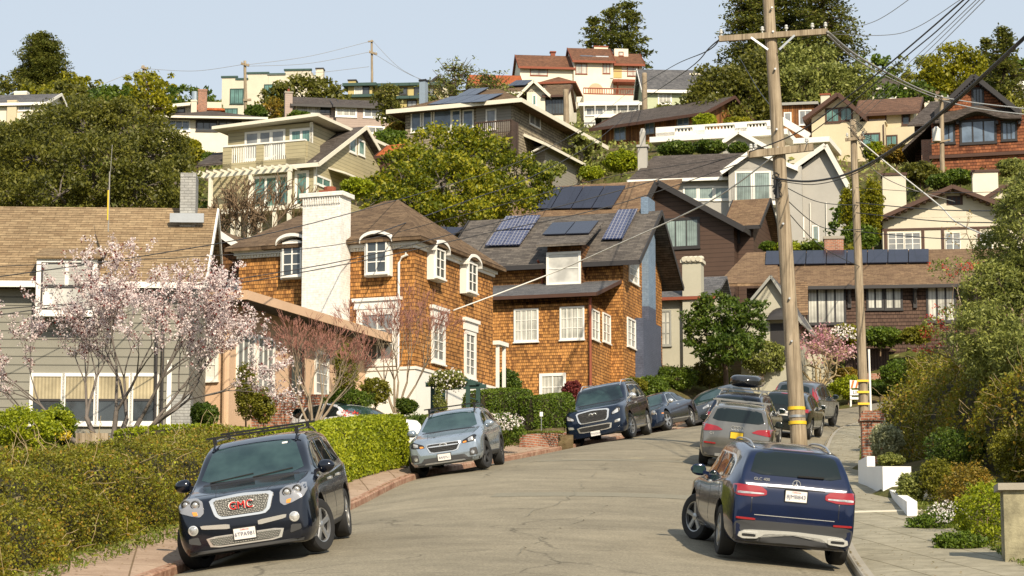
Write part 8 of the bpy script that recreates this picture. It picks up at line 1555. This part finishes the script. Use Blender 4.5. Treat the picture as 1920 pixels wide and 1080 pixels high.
# pink weeping tree
reseed('weep'); sg, tp = branchy((0, 0, 0), [(-.8, 0, 1), (.1, .3, 1), (.9, 0, .9), (-.3, -.3, 1), (.5, -.2, 1)], .95, .07, 5, .75, -.16, .8, (2, 3), .12); b = P(1535, 722, 109); e = empty('weeping_tree', b, 0, 'weeping pink blossom tree between the two utility poles', 'tree'); segmesh([(a, c, max(x, .014), max(y, .011)) for a, c, x, y, d in sg], 'trunk', 'twig_tan', e, 4)
sel = tp[(tp[:, 2] > np.quantile(tp[:, 2], .5))]; C = np.repeat(sel, 2, 0); C = C + rng.normal(size=C.shape) * .13; V, F = quads(C, .12, .7); meshnp('blossom', V, F, 'petal_pink', e)
print('WEEP', tp.min(0), tp.max(0))
# hedges on the left
def lo(t, d, dz=0): p = leftout(t, d); return (p.x, p.y, p.z + dz)
hedge('long shaggy hedge along the left sidewalk in the foreground', [(-7.9, 30, .5), (-7.7, 35, 1.1), (-7.1, 40, 1.7), (-6.35, 45.5, 2.4), (-6.2, 48, 2.75)], 2.7, 1.36, 'leaf_hedge', .044, 150000, wob=.10, ex=.62, twigs=260, mats=[('leaf_rusty', .16, 'dry_foliage'), ('leaf_lime', .05, 'fresh_foliage')])
hedge('bright clipped hedge behind the black suv', [lo(3.35, 1.5), lo(3.7, 1.45), lo(4.0, 1.4), lo(4.28, 1.35)], 1.15, 1.25, 'leaf_lime', .075, 26000, wob=.04, ex=.35)
hedge('lower clipped hedge running left behind the foreground hedge', [(-8.6, 52, 3.2), (-6.5, 52.5, 3.3), (-4.6, 52.5, 3.25)], 1.0, 1.3, 'leaf_lime', .075, 9000, wob=.04, ex=.35)
hedge('tall dark clipped hedge in front of the second shingle house, left block', [tuple(P(888, 800, 76)), tuple(P(935, 795, 77)), tuple(P(978, 795, 78))], 1.2, 1.12, 'leaf_green', .07, 8000, wob=.03, ex=.3); hedge('clipped hedge in front of the second shingle house, right block', [tuple(P(984, 806, 75.5)), tuple(P(1020, 804, 76)), tuple(P(1056, 800, 77))], 1.1, 1.05, 'leaf_green', .07, 7000, wob=.03, ex=.3)
# big hedge mass on the right
hedge('big twiggy yellow-green hedge covering the bank on the right', [(12.9, 71, 5.0), (12.8, 64, 4.6), (12.5, 57, 4.1), (12.5, 51, 3.3), (12.8, 46, 2.7)], 4.2, 3.0, 'leaf_hedge', .075, 80000, wob=.17, ex=.7, twigs=900, mats=[('leaf_rusty', .30, 'dry_foliage'), ('leaf_gold', .14, 'bright_foliage')])
broadleaf('olive_tree', 'grey green olive tree overhanging from the right edge', P(1930, 760, 54), [E(1885, 555, 70, 75, 54), E(1918, 430, 50, 95, 54), E(1870, 480, 40, 50, 55), E(1880, 680, 75, 50, 53), E(1850, 620, 60, 55, 53), E(1905, 660, 50, 60, 52), E(1915, 520, 60, 60, 55), E(1830, 560, 30, 40, 54), E(1935, 340, 22, 40, 54)], 'leaf_olive', .105, 26, .22, 30, .12, 'bark_pale', .05, asp=.34, ntw=140)
broadleaf('berry_shrub', 'red berried shrub in front of the bungalow corner', P(1790, 700, 58), [E(1775, 605, 45, 36, 58), E(1745, 640, 30, 20, 58), E(1790, 500, 50, 14, 58), E(1735, 655, 20, 12, 58)], 'berry_red', .05, 9, .12, 12, .03, 'twig_brown', .35, cat='shrub', part='berries', trunkn='stems', ntw=80)
broadleaf('broadleaf_tree', 'green leafy shrub mixed with the red berries', P(1800, 720, 59), [E(1790, 610, 55, 45, 59), E(1800, 505, 60, 20, 59), E(1765, 650, 40, 25, 58.5)], 'leaf_olive', .09, 9, .2, 14, .06, 'bark_pale', .2, cat='shrub', ntw=60)
broadleaf('rust_shrub', 'thin brown twigged shrub in front of the tudor windows', P(1830, 560, 72), [E(1810, 430, 50, 40, 72), E(1850, 470, 40, 40, 72)], 'leaf_rusty', .07, 2.6, .2, 6, .05, 'twig_brown', .3, cat='shrub', ntw=160)
# ------------------------------------------------------------ walls, pillars and small street things
def topmesh(name, mb, mat, label, cat, group=None, **k): return tag(mb.build(name, mat, **k), label, cat, group)
p = P(1636, 866, 62.5); e = empty('brick_pillar', p, R(-4), 'red brick pillar with stepped cap beside the slender pole', 'pillar'); m = MB(); m.box(-.27, .27, -.27, .27, -.6, 1.05); m.build('shaft', 'brick_red', e); m = MB(); m.box(-.33, .33, -.33, .33, 1.05, 1.13); m.box(-.3, .3, -.3, .3, 1.13, 1.24); m.box(-.24, .24, -.24, .24, 1.24, 1.32); m.build('cap', 'brick_red', e)
m = MB(); p = P(1619, 902, 54.8); m.box(p.x, p.x + .18, p.y - .6, p.y + .8, p.z - .5, p.z + .52); topmesh('planter_wall', m, 'stucco_white2', 'short white wall stub under the brick pillar', 'wall')
p = P(1656, 928, 50.6); m = MB(); m.solid([(p.x, p.y, p.z - .6), (p.x + .6, p.y, p.z - .6), (p.x + .9, p.y + 3.6, p.z - .2), (p.x + .2, p.y + 3.6, p.z - .2)], [(p.x, p.y, p.z + .60), (p.x + .6, p.y, p.z + .60), (p.x + .9, p.y + 3.6, p.z + .86), (p.x + .2, p.y + 3.6, p.z + .86)]); topmesh('planter_wall', m, 'stucco_white2', 'long white planter wall holding the lavender', 'wall')
m = MB(); p = P(1701, 966, 44.2); q_ = P(1668, 929, 50.3); m.solid([(p.x, p.y, p.z - .4), (p.x + .19, p.y, p.z - .4), (q_.x + .19, q_.y, q_.z - .4), (q_.x, q_.y, q_.z - .4)], [(p.x, p.y, p.z + .25), (p.x + .19, p.y, p.z + .25), (q_.x + .19, q_.y, q_.z + .12), (q_.x, q_.y, q_.z + .12)]); topmesh('low_kerb_wall', m, 'stucco_white2', 'low white edging wall descending beside the lavender', 'wall')
m = MB(); m.box(-.9, 1.6, -.02, .16, 0, .01); p = rightout(2.85, 0.2); q_ = rightout(2.85, 1.9); m = MB(); m.slab([p + Vector((0, 0, .012)), q_ + Vector((0, 0, .012)), q_ + Vector((0, .22, .045)), p + Vector((0, .22, .045))], .02); tag(m.build('sidewalk_band', 'stucco_pale'), kind='structure')
p = P(1885, 1052, 34.8); e = empty('stone_wall', p, R(-6), 'mossy stucco wall end with pale coping at the right edge', 'wall'); m = MB(); m.box(0, 3.0, 0, .5, -.6, 1.02); m.build('wall', 'mossy', e); m = MB(); m.box(-.08, 3.1, -.08, .58, 1.02, 1.12); m.build('coping', 'concrete', e)
# arbor with climbing roses
p = P(845, 812, 68.5); e = empty('garden_arbor', p, R(-18), 'teal garden arbor with climbing roses behind the silver crossover', 'arbor'); m = MB()
for x, y in ((-.55, 0), (.52, 0), (-.55, .9), (.52, .9)): m.box(x - .05, x + .05, y - .05, y + .05, -.6, 1.35)
m.box(-.75, .75, -.06, .02, 1.35, 1.47); m.box(-.75, .75, .88, .96, 1.35, 1.47)
for i in range(7): y = -.2 + i * .2; m.box(-.6 + .0, .6, y, y + .05, 1.475, 1.53)
for i in range(5): z = -.2 + i * .3; m.box(-.53, -.5, .0, .9, z, z + .03); m.box(.5, .53, .0, .9, z, z + .03)
m.build('frame', 'green_trim', e)
bush('climbing rose foliage on top of the arbor', 838, 712, 36, 20, 68.3, 'leaf_olive', .06, name='climbing_rose', cat='climber', gap=.1); bush('climbing rose stem hanging down the arbor post', 826, 760, 10, 38, 68.2, 'leaf_olive', .05, name='climbing_rose', cat='climber', gap=.25)
c, r = E(842, 712, 40, 26, 67.9); C = c + unit(150) * r * rng.random((150, 1)) ** .3; V, F = quads(C - c, .06, .9); o = meshnp('rose_blossom', V, F, 'petal_white'); o.location = c; tag(o, kind='stuff')
# low brick wall and lawn on the left
m = MB(); a, b = P(985, 832, 72.6), P(1062, 826, 74.5); d = (b - a).normalized(); n_v = Vector((-d.y, d.x, 0)).normalized() * .22; m.solid([a - Vector((0, 0, .4)), b - Vector((0, 0, .4)), b + n_v - Vector((0, 0, .4)), a + n_v - Vector((0, 0, .4))], [a + Vector((0, 0, .28)), b + Vector((0, 0, .28)), b + n_v + Vector((0, 0, .28)), a + n_v + Vector((0, 0, .28))]); topmesh('brick_wall', m, 'brick_red', 'low brick retaining wall in front of the right clipped hedge', 'wall')
def grass(name, x0, x1, y0, y1, n, zf, h=.08):
    xs = rng.uniform(x0, x1, n); ys = rng.uniform(y0, y1, n); zs = np.array([zf(a, b) for a, b in zip(xs, ys)]); V, F = quads(np.stack([xs, ys, zs + h * .4], 1), h, .35); tag(meshnp(name, V, F, 'grass'), kind='stuff')
grass('lawn', -1.2, 1.6, 73.2, 76.2, 6000, lambda a, b: P(1000, 812, 74).z + (b - 74) * .08, .09); m = MB(); z_ = P(1000, 812, 74).z - .03; m.slab([(-1.6, 72.9, z_ - .1), (1.9, 74.3, z_ + .0), (1.9, 79, z_ + .4), (-1.6, 79, z_ + .4)], .5); tag(m.build('lawn_soil', 'soil'), kind='structure')
pz = P(1015, 806, 74.6); e = empty('garden_sign', pz, 0, 'small white marker on a thin stake at the clipped hedge', 'sign'); m = MB(); m.cyl((0, 0, -.1), (0, 0, .5), .015, .015, 6); m.build('stake', 'metal', e); MB().box(-.05, .05, -.02, .0, .42, .56).build('plate', 'white', e)
# barricade and sign post near the top of the street
p = P(1606, 758, 100); e = empty('barricade', p, R(-5), 'white a-frame barricade with orange striped board beside the slender pole', 'barricade'); m = MB()
for x in (-.27, .22): m.box(x, x + .06, -.2, -.14, -.1, 1.0); m.bar((x + .03, .3, -.1), (x + .03, -.14, .98), .05, .05)
m.box(-.27, .28, -.23, -.2, .18, .28); m.build('frame', 'white', e); o = MB().box(-.27, .28, -.23, -.205, .66, .98).build('striped_board', 'white', e); m = MB()
for i in range(3): x = -.24 + i * .19; m.solid([(x, -.235, .67), (x + .08, -.235, .67), (x + .16, -.235, .97), (x + .08, -.235, .97)], [(x, -.245, .67), (x + .08, -.245, .67), (x + .16, -.245, .97), (x + .08, -.245, .97)])
m.build('stripes', 'orange', o); o = MB().box(-.27, .28, -.23, -.205, .36, .58).build('notice_board', 'white', e); text3d('notice_lettering', 'LIN', .2, 'black', o, (0, -.236, .47), (1, 0, 0), (0, 0, 1), .002)
b = P(1633, 772, 96); t = P(1629, 655, 96); m = MB(); m.tube([b - Vector((0, 0, .4)), t], .045, 8); topmesh('sign_post', m, 'white', 'thin white post just right of the slender grey pole', 'post')
# concrete stair wall, fence, brick edging by the sage house
m = MB(); a = P(1470, 735, 112); pts = [P(1466, 738, 111), P(1573, 730, 111), P(1548, 668, 111), P(1538, 664, 111), P(1466, 662, 111)]; m.solid(pts, [x + Vector((0, .5, 0)) for x in pts]); topmesh('retaining_wall', m, 'stucco_sage', 'sloping grey-green concrete wall behind the weeping tree', 'wall')
m = MB(); a, b = P(1586, 715, 112.5), P(1668, 712, 112.5); m.box(a.x, b.x, 112.5, 112.6, a.z - .5, P(1620, 657, 112.5).z); m.box(a.x, b.x + .05, 112.42, 112.68, P(1620, 657, 112.5).z, P(1620, 657, 112.5).z + .08); topmesh('wooden_fence', m, 'fence_wood', 'dark wooden fence below the bungalow', 'fence')
m = MB(); a, b = P(1618, 713, 111.5), P(1668, 711, 111.5); m.box(a.x, b.x, 111.5, 111.8, a.z - .4, P(1620, 700, 111.5).z); topmesh('brick_wall', m, 'brick_red', 'low brick wall under the dark wooden fence', 'wall')
m = MB(); a, b = P(120, 850, 50.5), P(205, 838, 52); m.box(a.x, b.x, 51.8, 51.9, a.z - .8, P(150, 812, 51.8).z); topmesh('board_fence', m, 'pole_wood', 'grey board fence behind the foreground hedge', 'fence')
m = MB(); a, b = P(515, 795, 66), P(600, 792, 66); m.box(a.x - .6, b.x + .4, 65.6, 66, a.z - .8, P(550, 742, 66).z); topmesh('brick_planter', m, 'brick_red', 'brick planter at the foot of the pink twigged tree', 'planter')
# grass tufts and litter along edges
n = 9000; T_ = rng.uniform(1.6, 4.6, n); D_ = 1.0 + rng.random(n) * 1.6; C = np.array([tuple(leftout(a, b)) for a, b in zip(T_, D_)]); V, F = quads(C + [0, 0, .05], .10, .3); tag(meshnp('edge_grass', V, F, 'grass'), kind='stuff')
n = 7000; T_ = rng.uniform(1.6, 6.5, n); C = np.array([tuple(rightout(a, rib(a)[3] - .15 + abs(rng.normal()) * .5)) for a in T_]); V, F = quads(C + [0, 0, .05], .10, .3); tag(meshnp('verge_grass', V, F, 'grass'), kind='stuff')
n = 5000; T_ = rng.uniform(1.5, 8.5, n); s_ = rng.random(n) < .5; C = np.array([tuple(leftout(a, d)) if k else tuple(rightout(a, d)) for a, d, k in zip(T_, np.where(rng.random(n) < .6, -np.abs(rng.normal(size=n)) * .0 + .06, .2 + rng.random(n) * 1.3), s_)])
C[:, 2] += .015
V, F = quads(C, .045, .6, 6.0); tag(meshnp('leaf_litter', V, F, 'leaf_rusty'), kind='stuff')
for a in (('shrub hiding the slope below the bungalow, left', 1690, 700, 42, 26, 106, 'leaf_green', .11), ('shrub hiding the slope below the bungalow, right', 1745, 690, 46, 34, 104, 'leaf_hedge', .11), ('dark shrub between the fence and the slender pole', 1650, 730, 26, 12, 108, 'leaf_deep', .1)): bush(*a)
for a in (('leafy shrub at the foot of the blue chimney', 1222, 728, 34, 24, 98, 'leaf_green', .1), ('dark low shrub between the suv and the blue chimney', 1190, 722, 22, 16, 96, 'leaf_hedge', .1)): bush(*a)
